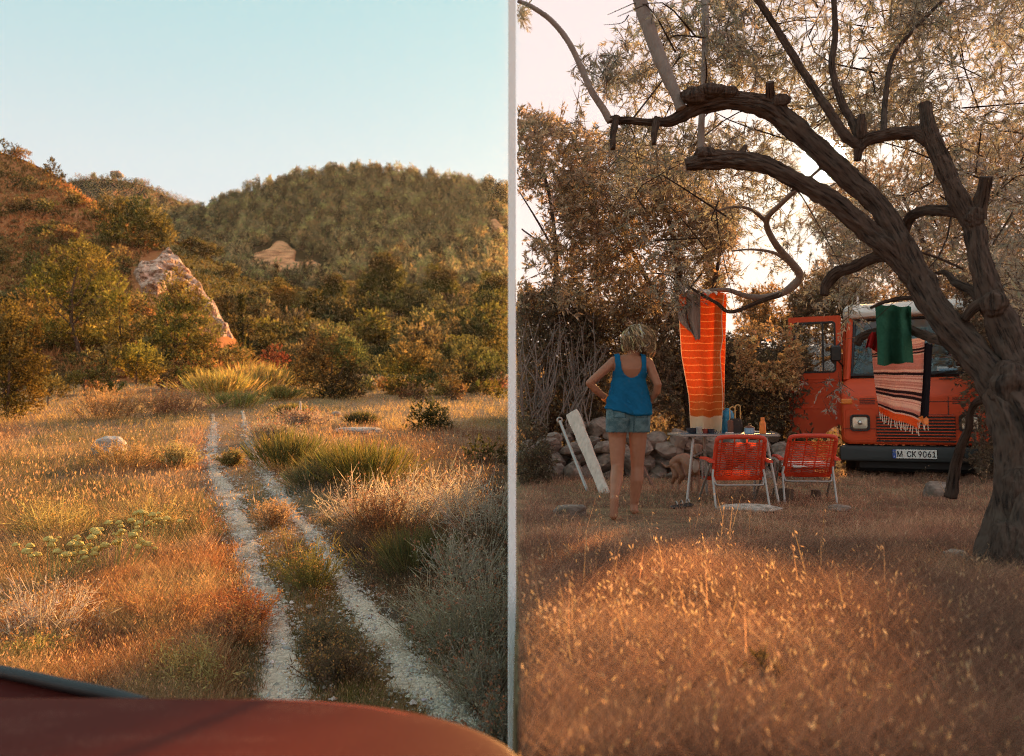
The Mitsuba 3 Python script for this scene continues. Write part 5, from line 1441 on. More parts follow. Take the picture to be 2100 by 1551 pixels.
vpart("windscreen_seal", quad_frame(1.47, 2.33, 0.56, 0.8, 1.6, 1.48, 0.028), "seal_black", smooth=40)
scr = np.array([(-0.8, 0.56, 1.47), (0.8, 0.56, 1.47), (0.74, 0.8, 2.33), (-0.74, 0.8, 2.33)])
part(van, "windscreen", vp(trimesh.Trimesh(scr, [[0, 1, 2], [0, 2, 3]], process=False)), "pane_glass")
for s in (-1, 1):
    vpart("pillar", tube(np.array([(s * 0.86, 0.5, 1.4), (s * 0.83, 0.66, 1.9), (s * 0.79, 0.84, 2.42)]), 0.05, 8), "van_red", smooth=40)
    vpart("wiper", cat([rod((s * 0.3 - 0.02, 0.5, 1.46), (s * 0.3 + 0.42, 0.56, 1.53), 0.01, 6), rod((s * 0.3 - 0.05, 0.52, 1.5), (s * 0.3 + 0.4, 0.55, 1.515), 0.007, 5)]), "seal_black")
vpart("roof", loft([rect_sec(1.5, 2.36, 2.44, 0.7, 0.03), rect_sec(1.72, 2.34, 2.54, 0.8, 0.08), rect_sec(1.82, 2.3, 2.62, 1.1, 0.12), rect_sec(1.86, 2.3, 2.66, 2.0, 0.14), rect_sec(1.86, 2.3, 2.66, 4.6, 0.14), rect_sec(1.7, 2.34, 2.56, 4.75, 0.1)]), "van_roof", smooth=40)
for s in (-1, 1):
    vpart("roof_rack_rail", cat([rod((s * 0.7, 1.0, 2.76), (s * 0.7, 4.2, 2.76), 0.02, 6)] + [rod((s * 0.7, y, 2.6), (s * 0.7, y, 2.76), 0.016, 6) for y in (1.1, 2.2, 3.3, 4.1)]), "chrome")
vpart("side_wall", box(0.915, 2.9, 1.4, 0.05, 3.7, 1.85, 0.01), "van_red")
vpart("side_wall", box(-0.915, 3.1, 1.4, 0.05, 3.3, 1.85, 0.01), "van_red")
vpart("rear_wall", box(0, 4.74, 1.4, 1.8, 0.05, 1.85, 0.01), "van_red")
vpart("floor_pan", box(0, 2.6, 0.5, 1.78, 4.2, 0.1), "seal_black")
vpart("rear_window", box(0.2, 4.705, 1.9, 0.9, 0.012, 0.5), "paper_white")
# inside: dashboard, seats, steering wheel, curtain, paper on the dash
vpart("dashboard", box(0, 0.78, 1.42, 1.56, 0.36, 0.12, 0.04), "cab_dark")
for s in (-0.45, 0.45):
    vpart("seat", cat([box(s, 1.5, 1.0, 0.5, 0.5, 0.14, 0.05), box(s, 1.75, 1.4, 0.48, 0.14, 0.75, 0.05), box(s, 1.77, 1.9, 0.28, 0.1, 0.2, 0.04)]), "cab_dark")
vpart("steering_wheel", trimesh.creation.torus(0.21, 0.014, 24, 8).apply_transform(trimesh.transformations.rotation_matrix(1.0, [1, 0, 0])).apply_translation((0.45, 1.12, 1.5)), "seal_black", smooth=True)


def cloth(S, Tn, fn, thick=0.004):
    """A sheet of cloth: fn(s, t) -> points; two sides, with uv."""
    s, t = np.meshgrid(np.linspace(0, 1, S), np.linspace(0, 1, Tn))
    p = fn(s, t)
    du, dv = np.gradient(p, axis=1), np.gradient(p, axis=0)
    nrm = unit(np.cross(du, dv)) * thick / 2
    v = np.vstack([(p - nrm).reshape(-1, 3), (p + nrm).reshape(-1, 3)])
    f = grid_faces(Tn, S)
    n = S * Tn
    idx = np.arange(n).reshape(Tn, S)
    rim = np.concatenate([idx[0], idx[1:, -1], idx[-1, -2::-1], idx[-2:0:-1, 0]])
    nx = np.roll(rim, -1)
    side = np.vstack([np.stack([rim, nx, nx + n], 1), np.stack([rim, nx + n, rim + n], 1)])
    uv = np.tile(np.stack([s, t], -1).reshape(-1, 2), (2, 1))
    return (v, np.vstack([f[:, ::-1], f + n, side])), uv, p


def curtain_fn(s, t):
    return np.stack([0.05 + (s - 0.5) * 0.5, 2.0 + 0.03 * np.sin(s * 22), 2.3 - 0.5 * t], -1) @ R_.T + VAN


m, uv, _ = cloth(30, 8, curtain_fn)
part(van, "curtain", mikit.ply(m, "curtain_blue", smooth=True))
vpart("dash_papers", cat([box(0.5, 0.74, 1.53, 0.3, 0.03, 0.1, 0.0, (0.5, 0, 0.2)), box(-0.35, 0.74, 1.52, 0.16, 0.02, 0.14, 0.0, (0.6, 0.3, 0))]), "paper_white")
vpart("dash_box", box(0.5, 0.66, 1.51, 0.24, 0.1, 0.07, 0.01), "curtain_blue")
# wheels and arch
for x, y in ((-0.8, 0.92), (0.8, 0.92), (-0.8, 3.7), (0.8, 3.7)):
    wk = vpart("wheel", trimesh.creation.annulus(0.2, 0.35, 0.2, sections=32).apply_transform(trimesh.transformations.rotation_matrix(math.pi / 2, [0, 1, 0])).apply_translation((x, y, 0.35)), "tyre", smooth=30)
    vpart("rim", cat([trimesh.creation.cylinder(0.2, 0.14, sections=24), trimesh.creation.cylinder(0.07, 0.19, sections=16)]).apply_transform(trimesh.transformations.rotation_matrix(math.pi / 2, [0, 1, 0])).apply_translation((x, y, 0.35)), "paper_white", wk, smooth=40)
# open door: hinged at the left front pillar, swung out square to the side
DH = np.array([-0.93, 0.62, 0])
dw, dk = 0.76, None
outer = shapely.box(-dw, 0.52, 0, 2.4).difference(shapely.box(-dw + 0.07, 1.53, -0.08, 2.31).buffer(-0.05).buffer(0.05)).difference(shapely.Point(0.0, 0.42).buffer(0.3)).buffer(-0.03).buffer(0.03)
door = extrude(outer, 0.045).apply_transform(trimesh.transformations.rotation_matrix(math.pi / 2, [1, 0, 0])).apply_translation(DH + [0, 0.045, 0])
dk = vpart("door", door, "van_red", smooth=25)
hole = shapely.box(-dw + 0.07, 1.53, -0.08, 2.31).buffer(-0.05).buffer(0.05)
rim = extrude(hole.buffer(0.006).difference(hole.buffer(-0.022)), 0.06).apply_transform(trimesh.transformations.rotation_matrix(math.pi / 2, [1, 0, 0])).apply_translation(DH + [0, 0.05, 0])
vpart("window_seal", rim, "seal_black", dk)
vpart("quarter_light_bar", box(DH[0] - 0.26, DH[1] + 0.022, 1.92, 0.026, 0.04, 0.76), "seal_black", dk)
wx0, wx1 = DH[0] - dw + 0.07, DH[0] - 0.08
part(dk, "pane", vp(trimesh.Trimesh([(wx0, DH[1] + 0.02, 1.53), (wx1, DH[1] + 0.02, 1.53), (wx1, DH[1] + 0.02, 2.31), (wx0, DH[1] + 0.02, 2.31)], [[0, 1, 2], [0, 2, 3]], process=False)), "pane_glass")
vpart("handle", cat([box(DH[0] - dw + 0.14, DH[1] - 0.035, 1.2, 0.17, 0.03, 0.026, 0.008), box(DH[0] - dw + 0.08, DH[1] - 0.015, 1.195, 0.05, 0.03, 0.05, 0.008)]), "seal_black", dk)
for z, mat in ((1.43, "van_red"), (0.98, "van_red"), (1.38, "van_red")):
    vpart("swage_line", box(DH[0] - dw / 2, DH[1] - 0.004, z, dw - 0.02, 0.014, 0.012, 0.004), mat, dk)
vpart("mirror", cat([rod(DH + [0.02, -0.02, 1.62], DH + [-0.06, -0.2, 1.72], 0.012, 6), rod(DH + [0.02, -0.02, 2.0], DH + [-0.06, -0.2, 1.9], 0.012, 6), box(DH[0] - 0.07, DH[1] - 0.21, 1.8, 0.15, 0.04, 0.24, 0.02)]), "seal_black")

# ------------------------------------------------------------------ right: table with its things
plain("alu", (0.42, 0.38, 0.35), 0.45, 0.7)
plain("table_blue", (0.1, 0.12, 0.15), 0.5)
TY = 7.62
tc = P(1496, 890, TY)
TZ = float(tc[2])
TX = float(tc[0])
tbl = thing("camping_table", "folding camping table with splayed metal legs between the hanging towel and the chairs", "table")
part(tbl, "tabletop", box(TX, TY + 0.32, TZ - 0.014, 0.94, 0.64, 0.026, 0.008), "table_blue")
part(tbl, "edge_strip", cat([box(TX, TY - 0.003, TZ - 0.014, 0.944, 0.006, 0.018), box(TX + 0.474, TY + 0.32, TZ - 0.014, 0.008, 0.64, 0.02), box(TX - 0.474, TY + 0.32, TZ - 0.014, 0.008, 0.64, 0.02)]), "alu")
for (u0, v0, u1, v1, y0, y1) in ((1422, 896, 1408, 1030, TY + 0.08, TY - 0.02), (1444, 896, 1450, 1012, TY + 0.5, TY + 0.62), (1571, 896, 1598, 1028, TY + 0.08, TY - 0.02), (1556, 896, 1545, 1010, TY + 0.5, TY + 0.62)):
    a, b = P(u0, v0, y0), P(u1, v1, y1)
    b[2] = z_right(b[0], b[1]) - 0.02
    part(tbl, "leg", rod(a, b, 0.014, 10), "alu", smooth=40)
part(tbl, "cross_bar", cat([rod(P(1424, 935, TY + 0.1), P(1446, 925, TY + 0.5), 0.009, 8), rod(P(1579, 935, TY + 0.1), P(1553, 925, TY + 0.5), 0.009, 8)]), "alu", smooth=40)


def on_table(u, dy=0.12):
    q = P(u, 880, TY + dy)
    q[2] = TZ
    return q


plain("orange_plastic", (0.85, 0.22, 0.03), 0.35)
plain("blue_enamel", (0.3, 0.42, 0.55), 0.35)
plain("dark_bowl", (0.03, 0.035, 0.05), 0.35)
plain("red_cup", (0.35, 0.06, 0.04), 0.4)
scene["blue_plastic"] = {"type": "principled", "base_color": rgb((0.05, 0.35, 0.62)), "roughness": 0.15, "spec_trans": 0.4, "eta": 1.4}
scene["cup_glass"] = {"type": "principled", "base_color": rgb((0.8, 0.8, 0.78)), "roughness": 0.1, "spec_trans": 0.7, "eta": 1.4}
q = on_table(1564, 0.07)
k = thing("bottle", "orange drinking bottle standing near the table's right end", "bottle")
part(k, "body", lathe([(0, 0), (0.03, 0), (0.032, 0.01), (0.032, 0.1), (0.026, 0.116), (0.019, 0.124)]).apply_translation(q), "orange_plastic", smooth=40)
part(k, "cap", lathe([(0.0195, 0.12), (0.0195, 0.155), (0.016, 0.162), (0, 0.162)]).apply_translation(q), "orange_plastic", smooth=40)
q = on_table(1492, 0.34)
k = thing("water_bottle", "blue ribbed water bottle behind the hanging towel's edge", "bottle")
part(k, "body", lathe([(0, 0), (0.06, 0), (0.065, 0.02), (0.065, 0.06), (0.06, 0.07), (0.065, 0.08), (0.065, 0.13), (0.06, 0.14), (0.065, 0.15), (0.065, 0.19), (0.05, 0.225), (0.022, 0.24), (0.022, 0.255), (0, 0.255)]).apply_translation(q), "blue_plastic", smooth=40)
q = on_table(1508, 0.2)
k = thing("basket", "dark bag with two tall looped rope handles standing on the table", "bag")
bag = loft([np.c_[np.array(rrect(w_, d_, 0.03).exterior.coords)[:-1], np.full(20 if False else len(rrect(w_, d_, 0.03).exterior.coords) - 1, z)] for z, w_, d_ in ((0.0, 0.12, 0.09), (0.02, 0.135, 0.1), (0.1, 0.13, 0.1), (0.15, 0.1, 0.08))])
plain("bag_dark", (0.045, 0.032, 0.028), 0.9)
plain("rope_tan", (0.62, 0.36, 0.14), 0.8)
plain("leather", (0.16, 0.065, 0.04), 0.7)
part(k, "body", bag.apply_translation(q), "bag_dark", smooth=40)
part(k, "side_flap", box(q[0] - 0.06, q[1] - 0.04, q[2] + 0.07, 0.05, 0.05, 0.13, 0.012), "leather")
for j, (dx, hh_) in enumerate(((-0.027, 0.265), (0.027, 0.285))):
    a = np.linspace(0, np.pi, 14)
    pth = np.vstack([[q[0] + dx - 0.026, q[1], q[2] + 0.11], np.c_[q[0] + dx - 0.026 * np.cos(a), 0 * a + q[1], q[2] + hh_ - 0.026 + 0.026 * np.sin(a)], [q[0] + dx + 0.026, q[1], q[2] + 0.11]])
    part(k, "handle", tube(smoothpath(pth, 40), 0.0062, 7), "rope_tan", smooth=True)
q = on_table(1537, 0.14)
k = thing("sugar_pot", "small pale blue pot with a dark lid in the middle of the table", "pot")
part(k, "body", lathe([(0, 0), (0.046, 0), (0.05, 0.01), (0.05, 0.05), (0.053, 0.056), (0.045, 0.056), (0, 0.056)]).apply_translation(q), "blue_enamel", smooth=40)
part(k, "lid", lathe([(0.05, 0.057), (0.045, 0.066), (0.02, 0.078), (0.008, 0.08), (0.008, 0.09), (0.012, 0.098), (0, 0.102)]).apply_translation(q), "leather", smooth=40)
q = on_table(1548, 0.3)
solo("plate", "pale plate lying behind the blue pot", "plate", lathe([(0, 0), (0.07, 0), (0.11, 0.016), (0.11, 0.02), (0.068, 0.006), (0, 0.006)]).apply_translation(q + [0, 0, 0.001]), "paper_white", smooth=40)
q = on_table(1421, 0.1)
solo("bowl", "dark blue bowl at the table's left end", "bowl", lathe([(0, 0), (0.04, 0), (0.06, 0.03), (0.062, 0.055), (0.057, 0.055), (0.05, 0.02), (0, 0.01)]).apply_translation(q + [0, 0, 0.001]), "dark_bowl", smooth=40)
q = on_table(1433, 0.04)
solo("drinking_glass", "small clear drinking glass beside the dark bowl", "glass", lathe([(0, 0), (0.024, 0), (0.028, 0.07), (0.025, 0.07), (0.022, 0.006), (0, 0.006)]).apply_translation(q + [0, 0, 0.001]), "cup_glass", smooth=40)
for u, dy, lab in ((1447, 0.12, "red-brown cup right of the drinking glass"), (1459, 0.08, "dark low cup under the towel's fringe")):
    q = on_table(u, dy)
    solo("cup", lab, "cup", cat([lathe([(0, 0), (0.028, 0), (0.036, 0.045), (0.032, 0.045), (0.025, 0.006), (0, 0.006)]).apply_translation(q + [0, 0, 0.001]), tube(q + np.c_[0.034 + 0.018 * np.sin(np.linspace(0, np.pi, 8)), np.zeros(8), 0.008 + 0.03 * np.linspace(0, 1, 8)], 0.004, 6)]), "red_cup" if u == 1447 else "dark_bowl", smooth=40)
q = on_table(1505, 0.05)
solo("knife", "knife lying at the table's front edge below the bag", "knife", cat([box(q[0] + 0.05, q[1], q[2] + 0.006, 0.13, 0.018, 0.003, 0.001, (0, 0, 0.2)), box(q[0] - 0.05, q[1] - 0.018, q[2] + 0.008, 0.09, 0.02, 0.014, 0.004, (0, 0, 0.2))]), "chrome")

# ------------------------------------------------------------------ right: folding chairs with woven backs
plain("chair_plastic", (0.62, 0.055, 0.022), 0.45)
scene["chair_strip"] = {"type": "principledthin", "base_color": proc(lambda p, n, uv: mix([0.62, 0.05, 0.02], [0.72, 0.09, 0.035], fbm(p.x * 30, p.y * 30, p.z * 30))), "roughness": 0.4, "diff_trans": 1.15, "spec_trans": 0.0, "eta": 1.4}


def chair(label, uc, vtop, wpx, y, lean, rot, vfoot):
    """Seen from behind: a woven back in a rounded frame, arms, seat and tube legs."""
    k = thing("folding_chair", label, "chair", "folding chairs behind the table")
    o = P(uc, vtop, y)
    s = y / F
    w, H = wpx * s, 0.40
    ztop = o[2]
    c, sn = math.cos(rot), math.sin(rot)

    def L(x, d, z):                                   # x across, d away from the viewer, z up
        return np.array([o[0] + x * c - d * sn, o[1] + x * sn + d * c, z])

    def back(x, h):                                   # a point on the leaning back, h from the top
        return L(x + lean * h, 0.34 * h, ztop - h)
    z0 = float(z_right(o[0], o[1]))
    half = w / 2
    arc = [(-half, 0.34), (-half, 0.12), (-half + 0.01, 0.045), (-half + 0.045, 0.008), (0, 0), (half - 0.045, 0.008), (half - 0.01, 0.045), (half, 0.12), (half, 0.34)]
    part(k, "back_frame", tube(smoothpath([back(x, h) for x, h in arc], 50), np.r_[np.full(12, 0.013), np.full(26, 0.021), np.full(12, 0.013)], 10), "chair_plastic", smooth=True)
    # lengthwise bands with the crosswise strips woven through them
    for j in range(19):
        h = 0.055 + j * 0.0172
        xs = np.linspace(-half + 0.015, half - 0.015, 41)
        wv = 0.0045 * np.cos(xs / (w - 0.03) * 2 * np.pi * 4.5 + (j % 2) * np.pi)
        top = np.array([back(x, h + 0.0025 * math.sin(x * 60)) for x in xs]) - np.outer(wv, [-sn * -1, 1, 0])
        bot = np.array([back(x, h + 0.012 + 0.0025 * math.sin(x * 60)) for x in xs]) - np.outer(wv, [-sn * -1, 1, 0])
        v = np.vstack([top, bot])
        part(k, "woven_strip", (v, grid_faces(2, 41)), "chair_strip", smooth=True)
    for x in np.linspace(-half + 0.06, half - 0.06, 4):
        v = np.array([[back(x + dx, h) for dx in (-0.006, 0.006)] for h in np.linspace(0.02, 0.385, 12)]).reshape(-1, 3)
        part(k, "upright_strip", (v, grid_faces(12, 2)), "chair_strip", smooth=True)
    for s_ in (-1, 1):
        v = np.array([[back(s_ * (half - 0.01) + dx, h) for dx in (-0.02, 0.02)] for h in np.linspace(0.05, 0.39, 10)]).reshape(-1, 3)
        part(k, "side_band", (v, grid_faces(10, 2)), "chair_strip", smooth=True)
    v = np.array([[back(x, h) for x in np.linspace(-half, half, 10)] for h in (0.375, 0.392, 0.41)]).reshape(-1, 3)
    part(k, "lower_band", (v, grid_faces(3, 10)), "chair_strip", smooth=True)
    # seat
    sz = ztop - 0.40
    v = np.array([[L(lean * 0.4 + x, 0.13 + d, sz - 0.01 + 0.05 * d - 0.03 * math.cos(x * 3) * math.sin(d * 6)) for x in np.linspace(-half, half, 9)] for d in np.linspace(0, 0.42, 9)]).reshape(-1, 3)
    part(k, "seat", (v, grid_faces(9, 9)), "chair_strip", smooth=True)
    lx = lean * 0.4
    part(k, "lower_bar", tube(smoothpath([L(lx - half + 0.0, 0.1, sz + 0.02), L(lx - half + 0.01, 0.07, sz - 0.035), L(lx - half + 0.04, 0.06, sz - 0.05), L(lx, 0.055, sz - 0.05), L(lx + half - 0.04, 0.06, sz - 0.05), L(lx + half - 0.01, 0.07, sz - 0.035), L(lx + half, 0.1, sz + 0.02)], 40), 0.011, 8), "alu", smooth=True)
    for s_ in (-1, 1):
        part(k, "leg", tube(np.array([back(s_ * half, 0.30), L(lx + s_ * (half + 0.01), 0.09, sz + 0.03), L(lx + s_ * (half + 0.015), -0.03, z0 - 0.02)]), 0.011, 8), "alu", smooth=True)
        part(k, "leg", tube(np.array([L(lx + s_ * (half + 0.03), 0.06, sz + 0.16), L(lx + s_ * (half + 0.035), 0.3, sz - 0.06), L(lx + s_ * (half + 0.04), 0.52, z0 - 0.02)]), 0.011, 8), "alu", smooth=True)
        part(k, "arm_post", rod(L(lx + s_ * (half + 0.035), 0.34, sz + 0.15), L(lx + s_ * (half + 0.03), 0.36, sz - 0.02), 0.01, 8), "alu", smooth=True)
        part(k, "armrest", loft([np.array([L(lx + s_ * (half + 0.035) + a_, d, sz + 0.17 + b_ + 0.02 * math.sin(d * 6)) for a_, b_ in ((-0.024, -0.012), (0.024, -0.012), (0.026, 0.004), (0.014, 0.014), (-0.014, 0.014), (-0.026, 0.004))]) for d in np.linspace(0.0, 0.36, 9)]), "chair_plastic", smooth=40)
    return k


chair("orange folding chair with a woven back in front of the table, left of two", 1520, 896, 104, 7.25, 0.0, 0.03, 1040)
ck = chair("orange folding chair tilted back beside the van's bumper, right of two", 1668, 894, 96, 7.7, -0.1, -0.14, 1030)
q = P(1640, 966, 7.9)
solo("folded_cloth", "white cloth with a blue edge lying on the right chair's seat", "cloth", cat([box(q[0] + 0.1, q[1] + 0.08, q[2] + 0.05, 0.4, 0.34, 0.03, 0.012), box(q[0] + 0.1, q[1] + 0.07, q[2] + 0.075, 0.37, 0.3, 0.02, 0.009)]), "paper_white", smooth=40)
q = P(1610, 1028, 7.9); q[2] = z_right(q[0], q[1])
plain("stump_wood", (0.1, 0.06, 0.04), 0.9)
solo("log_stump", "short dark log stump standing in the grass between the chairs", "log", tube(q + np.linspace([0, 0, -0.04], [0.01, 0, 0.13], 6), 0.075, 18, rough=0.12, ridge=0.08, seed=4), "stump_wood", smooth=40)
q = P(1672, 1012, 8.2); q[2] = z_right(q[0], q[1])
solo("log_stump", "smaller dark log piece in the grass under the right chair", "log", tube(q + np.linspace([0, 0, -0.04], [0.01, 0, 0.1], 6), 0.05, 16, rough=0.12, ridge=0.08, seed=5), "stump_wood", smooth=40)
for j, (u, lab) in enumerate(((1398, "dark sandal with pale straps lying in the grass left of the left chair"),)):
    q = P(u, 1035, 7.2); q[2] = z_right(q[0], q[1]) + 0.02
    k = thing("sandal", lab, "sandal")
    part(k, "sole", box(q[0], q[1], q[2] + 0.005, 0.22, 0.085, 0.022, 0.01, (0.1, -0.1, 0.3)), "seal_black")
    for d in (-0.05, 0.0, 0.06):
        a = np.linspace(0, np.pi, 9)
        part(k, "strap", tube(np.c_[q[0] + d + 0 * a, q[1] + 0.05 * np.cos(a), q[2] + 0.03 + 0.026 * np.sin(a) + 0.2 * d], 0.006, 6), "alu", smooth=True)
# poles leaning on the wall
k = thing("wooden_plank", "broad pale weathered plank leaning against the stone wall", "plank")
a, b = P(1243, 1000, 8.7), P(1174, 848, 9.6)
a[2] = -0.03
d = unit(b - a)
sd = unit(np.cross(d, [0.25, 1, 0]))
nn = np.cross(sd, d)
rows_ = []
for t in np.linspace(0, 1, 26):
    c0 = a + (b - a) * t
    w_ = 0.05 + 0.03 * t + 0.003 * math.sin(t * 23)
    rows_.append(np.array([c0 + sd * w_ * x + nn * 0.03 * y for x, y in ((-1, -1), (-0.4, -1.3), (0.4, -1.2), (1, -1), (1, 1), (-1, 1))]))
scene[k] = mikit.ply(loft(rows_), "grey_wood", smooth=30)
k = solo("metal_pole", "thin grey metal pole leaning left of the broad plank", "pole", cat([rod([*P(1206, 1000, 9.0)[:2], -0.02], P(1148, 864, 9.6), 0.021, 10), trimesh.creation.torus(0.03, 0.012, 16, 8).apply_transform(trimesh.transformations.rotation_matrix(1.57, [1, 0, 0])).apply_translation(P(1148, 862, 9.6))]), "alu", smooth=40)
solo("wooden_stick", "thin orange-brown stick leaning on the wall right of the woman", "stick", rod([*P(1342, 982, 9.4)[:2], -0.02], P(1292, 905, 9.9), 0.018, 8), "leather", smooth=40)

# ------------------------------------------------------------------ right: cloths hanging from the branches
def weave(name, fn, trans=0.8):
    scene[name] = {"type": "principledthin", "base_color": proc(fn), "roughness": 0.8, "diff_trans": trans, "spec_trans": 0.0, "eta": 1.3}


def towel_col(p, n, uv):
    v = uv.y * 19.0
    line = smoothstep(0.84, 0.9, v - dr.floor(v)) * (1 - smoothstep(0.955, 0.995, v - dr.floor(v)))
    c = mix([0.66, 0.15, 0.03], [0.76, 0.21, 0.05], fbm(uv.x * 40, uv.y * 90, 0.0))
    c = mix(c, [0.95, 0.55, 0.2], line * (uv.y < 0.9) * 0.9)
    c = mix(c, [0.82, 0.62, 0.42], smoothstep(0.885, 0.89, uv.y))
    edge = dr.maximum(smoothstep(0.975, 0.985, uv.x), 1 - smoothstep(0.015, 0.025, uv.x))
    return mix(c, [0.88, 0.66, 0.45], edge)


weave("towel_mat", towel_col, 0.75)
weave("scarf_mat", lambda p, n, uv: mix([0.3, 0.23, 0.2], [0.42, 0.34, 0.3], noise(uv.x * 22, 0.0, 0.0) * 0.8 + 0.2 * noise(uv.x * 80, uv.y * 80, 0.0)), 0.5)
weave("green_mat", lambda p, n, uv: mix([0.03, 0.11, 0.07], [0.05, 0.16, 0.105], fbm(uv.x * 20, uv.y * 40, 0.0)), 0.35)
weave("red_mat", lambda p, n, uv: mix([0.3, 0.018, 0.018], [0.4, 0.03, 0.025], fbm(uv.x * 12, uv.y * 12, 0.0)), 0.5)
weave("navy_mat", lambda p, n, uv: mix([0.014, 0.013, 0.018], [0.03, 0.026, 0.03], fbm(uv.x * 20, uv.y * 60, 0.0)), 0.3)


def blanket_col(p, n, uv):
    v = uv.y
    dark = mi.Float(0)
    for a_, b_ in ((0.12, 0.145), (0.16, 0.178), (0.40, 0.43), (0.62, 0.655), (0.675, 0.71), (0.86, 0.89)):
        dark = dr.maximum(dark, smoothstep(a_ - 0.004, a_ + 0.004, v) * (1 - smoothstep(b_ - 0.004, b_ + 0.004, v)))
    k = noise(v * 70, 0.0, 0.0)
    c = mix([0.72, 0.36, 0.28], [0.9, 0.66, 0.54], smoothstep(0.35, 0.65, k))
    c = mix(c, [0.06, 0.028, 0.028], dark)
    c = mix(c, [0.85, 0.17, 0.04], smoothstep(0.905, 0.912, v))
    return c * (0.85 + 0.3 * noise(uv.x * 160, uv.y * 160, 0.0))


weave("blanket_mat", blanket_col, 0.9)


def hang(name, label, cat_, left, right, bottom_l, bottom_r, y, mat, folds, amp, S=60, Tn=70, curve=None, fringe=0, fr_len=0.06, fr_mat="rope_pale", top_sag=0.0, seed=0, ytop=None):
    """A cloth between four pixel corners at depth y, with folds that grow downwards."""
    k = thing(name, label, cat_)

    def fn(s, t):
        u = (left[0] * (1 - s) + right[0] * s) * (1 - t) + (bottom_l[0] * (1 - s) + bottom_r[0] * s) * t
        v = (left[1] * (1 - s) + right[1] * s + top_sag * np.sin(np.pi * s)) * (1 - t) + (bottom_l[1] * (1 - s) + bottom_r[1] * s) * t
        wavy = meshkit.noise(np.stack([s * 5 + seed, 0 * s, 0 * t], -1), seed)
        v = v + (wavy - 0.5) * 9 * t**3 + 3.5 * np.abs(np.sin(s * 7.5 + seed)) * (1 - t) ** 3
        if curve:
            u = u + curve(s, t)
        ph = meshkit.noise(np.stack([s * 3, t * 1.2, 0 * s + seed], -1), seed) * 2.5
        dpt = amp * (0.45 + 0.55 * t) * np.sin(s * folds * 2 * np.pi + ph) + amp * 0.5 * (meshkit.fbm(np.stack([s * 4, t * 5, 0 * s + seed], -1), 3, seed + 1) - 0.5)
        return P(u, v, y + dpt)
    m, uv, p = cloth(S, Tn, fn)
    if fringe:
        part(k, "sheet", mikit.ply(m, mat, smooth=50 if False else True, uv=uv))
        th = []
        for s_ in np.linspace(0.01, 0.99, fringe):
            b = p[-1, int(s_ * (S - 1))]
            L_ = fr_len * (0.7 + 0.5 * ((s_ * 37.7) % 1))
            d_ = np.array([0.012 * math.sin(s_ * 91), 0.01 * math.cos(s_ * 57), 0])
            th.append(tube(np.array([b + [0, 0, 0.006], b + d_ * 0.5 - [0, 0, L_ * 0.5], b + d_ - [0, 0, L_]]), [0.0028, 0.0034, 0.0045], 5))
        for m_ in th:
            part(k, "fringe_tassel", m_, fr_mat, smooth=True)
    else:
        scene[k] = mikit.ply(m, mat, smooth=True, uv=uv)
    return k


plain("rope_pale", (0.72, 0.6, 0.48), 0.8)
hang("beach_towel", "long orange towel with thin yellow stripes and a pale hem hanging from the olive branch", "towel", (1392, 600), (1486, 598), (1416, 884), (1480, 888), 7.93, "towel_mat", 1.6, 0.05, 60, 120,
     lambda s, t: np.interp(t, [0, 0.15, 0.45, 0.75, 1], [0, -4, -6, 2, 0]) + 4 * s * np.exp(-((t - 0.32) / 0.08) ** 2), 26, 0.035, seed=3)
hang("towel_flap", "narrow folded-over strip of the orange towel hanging behind its right side", "towel", (1468, 602), (1490, 600), (1462, 862), (1484, 884), 7.985, "towel_mat", 0.5, 0.02, 20, 80, None, 0, seed=8)
hang("scarf", "grey-brown scarf looped over the top left of the orange towel", "scarf", (1408, 600), (1436, 597), (1424, 692), (1436, 694), 7.85, "scarf_mat", 1.2, 0.035, 36, 50, lambda s, t: -6 * np.sin(np.pi * t) * (1 - s), 0, seed=5)
hang("scarf", "grey striped scarf end drooping left of the scarf's main fall", "scarf", (1390, 640), (1424, 606), (1420, 680), (1428, 696), 7.88, "scarf_mat", 1.5, 0.04, 36, 40, lambda s, t: -10 * np.sin(np.pi * t), 0, seed=6)
hang("white_rag", "crumpled white cloth lying over the branch above the orange towel", "cloth", (1432, 588), (1472, 598), (1440, 604), (1470, 604), 7.9, "scarf_mat", 2.5, 0.03, 30, 14, None, 0, seed=9)
scene[numbered("white_rag") if False else "white_rag"]["bsdf"] = {"type": "ref", "id": "paper_white"}
hang("blanket", "pink and brown striped blanket with an orange fringed hem hanging before the van", "blanket", (1787, 706), (1896, 688), (1804, 850), (1884, 878), 6.1, "blanket_mat", 1.15, 0.04, 70, 110, lambda s, t: 4 * np.sin(np.pi * t) * (s - 0.5), 17, 0.06, seed=11)
hang("dark_cloth", "narrow black cloth with an orange end hanging right of the striped blanket", "cloth", (1892, 700), (1912, 705), (1884, 855), (1904, 856), 6.14, "navy_mat", 0.7, 0.02, 20, 50, None, 0, seed=12)
hang("orange_end", "orange fringed end of the blanket's back half below the black cloth", "blanket", (1883, 852), (1904, 852), (1882, 866), (1904, 868), 6.13, "orange_plastic", 0.7, 0.01, 14, 8, None, 5, 0.05, seed=13)
hang("green_shorts", "dark green cloth hanging from the twig in front of the striped blanket", "cloth", (1794, 622), (1868, 628), (1800, 748), (1873, 741), 5.75, "green_mat", 2.2, 0.07, 60, 60, lambda s, t: -3 * np.sin(np.pi * t) * (s - 0.5), 0, seed=15)
hang("red_cloth", "crumpled red cloth lying over the branch left of the green cloth", "cloth", (1784, 682), (1804, 676), (1775, 712), (1802, 722), 5.98, "red_mat", 1.5, 0.04, 30, 30, None, 0, seed=17)
# ------------------------------------------------------------------ the woman and the dog
M3 = manifold3d.Manifold


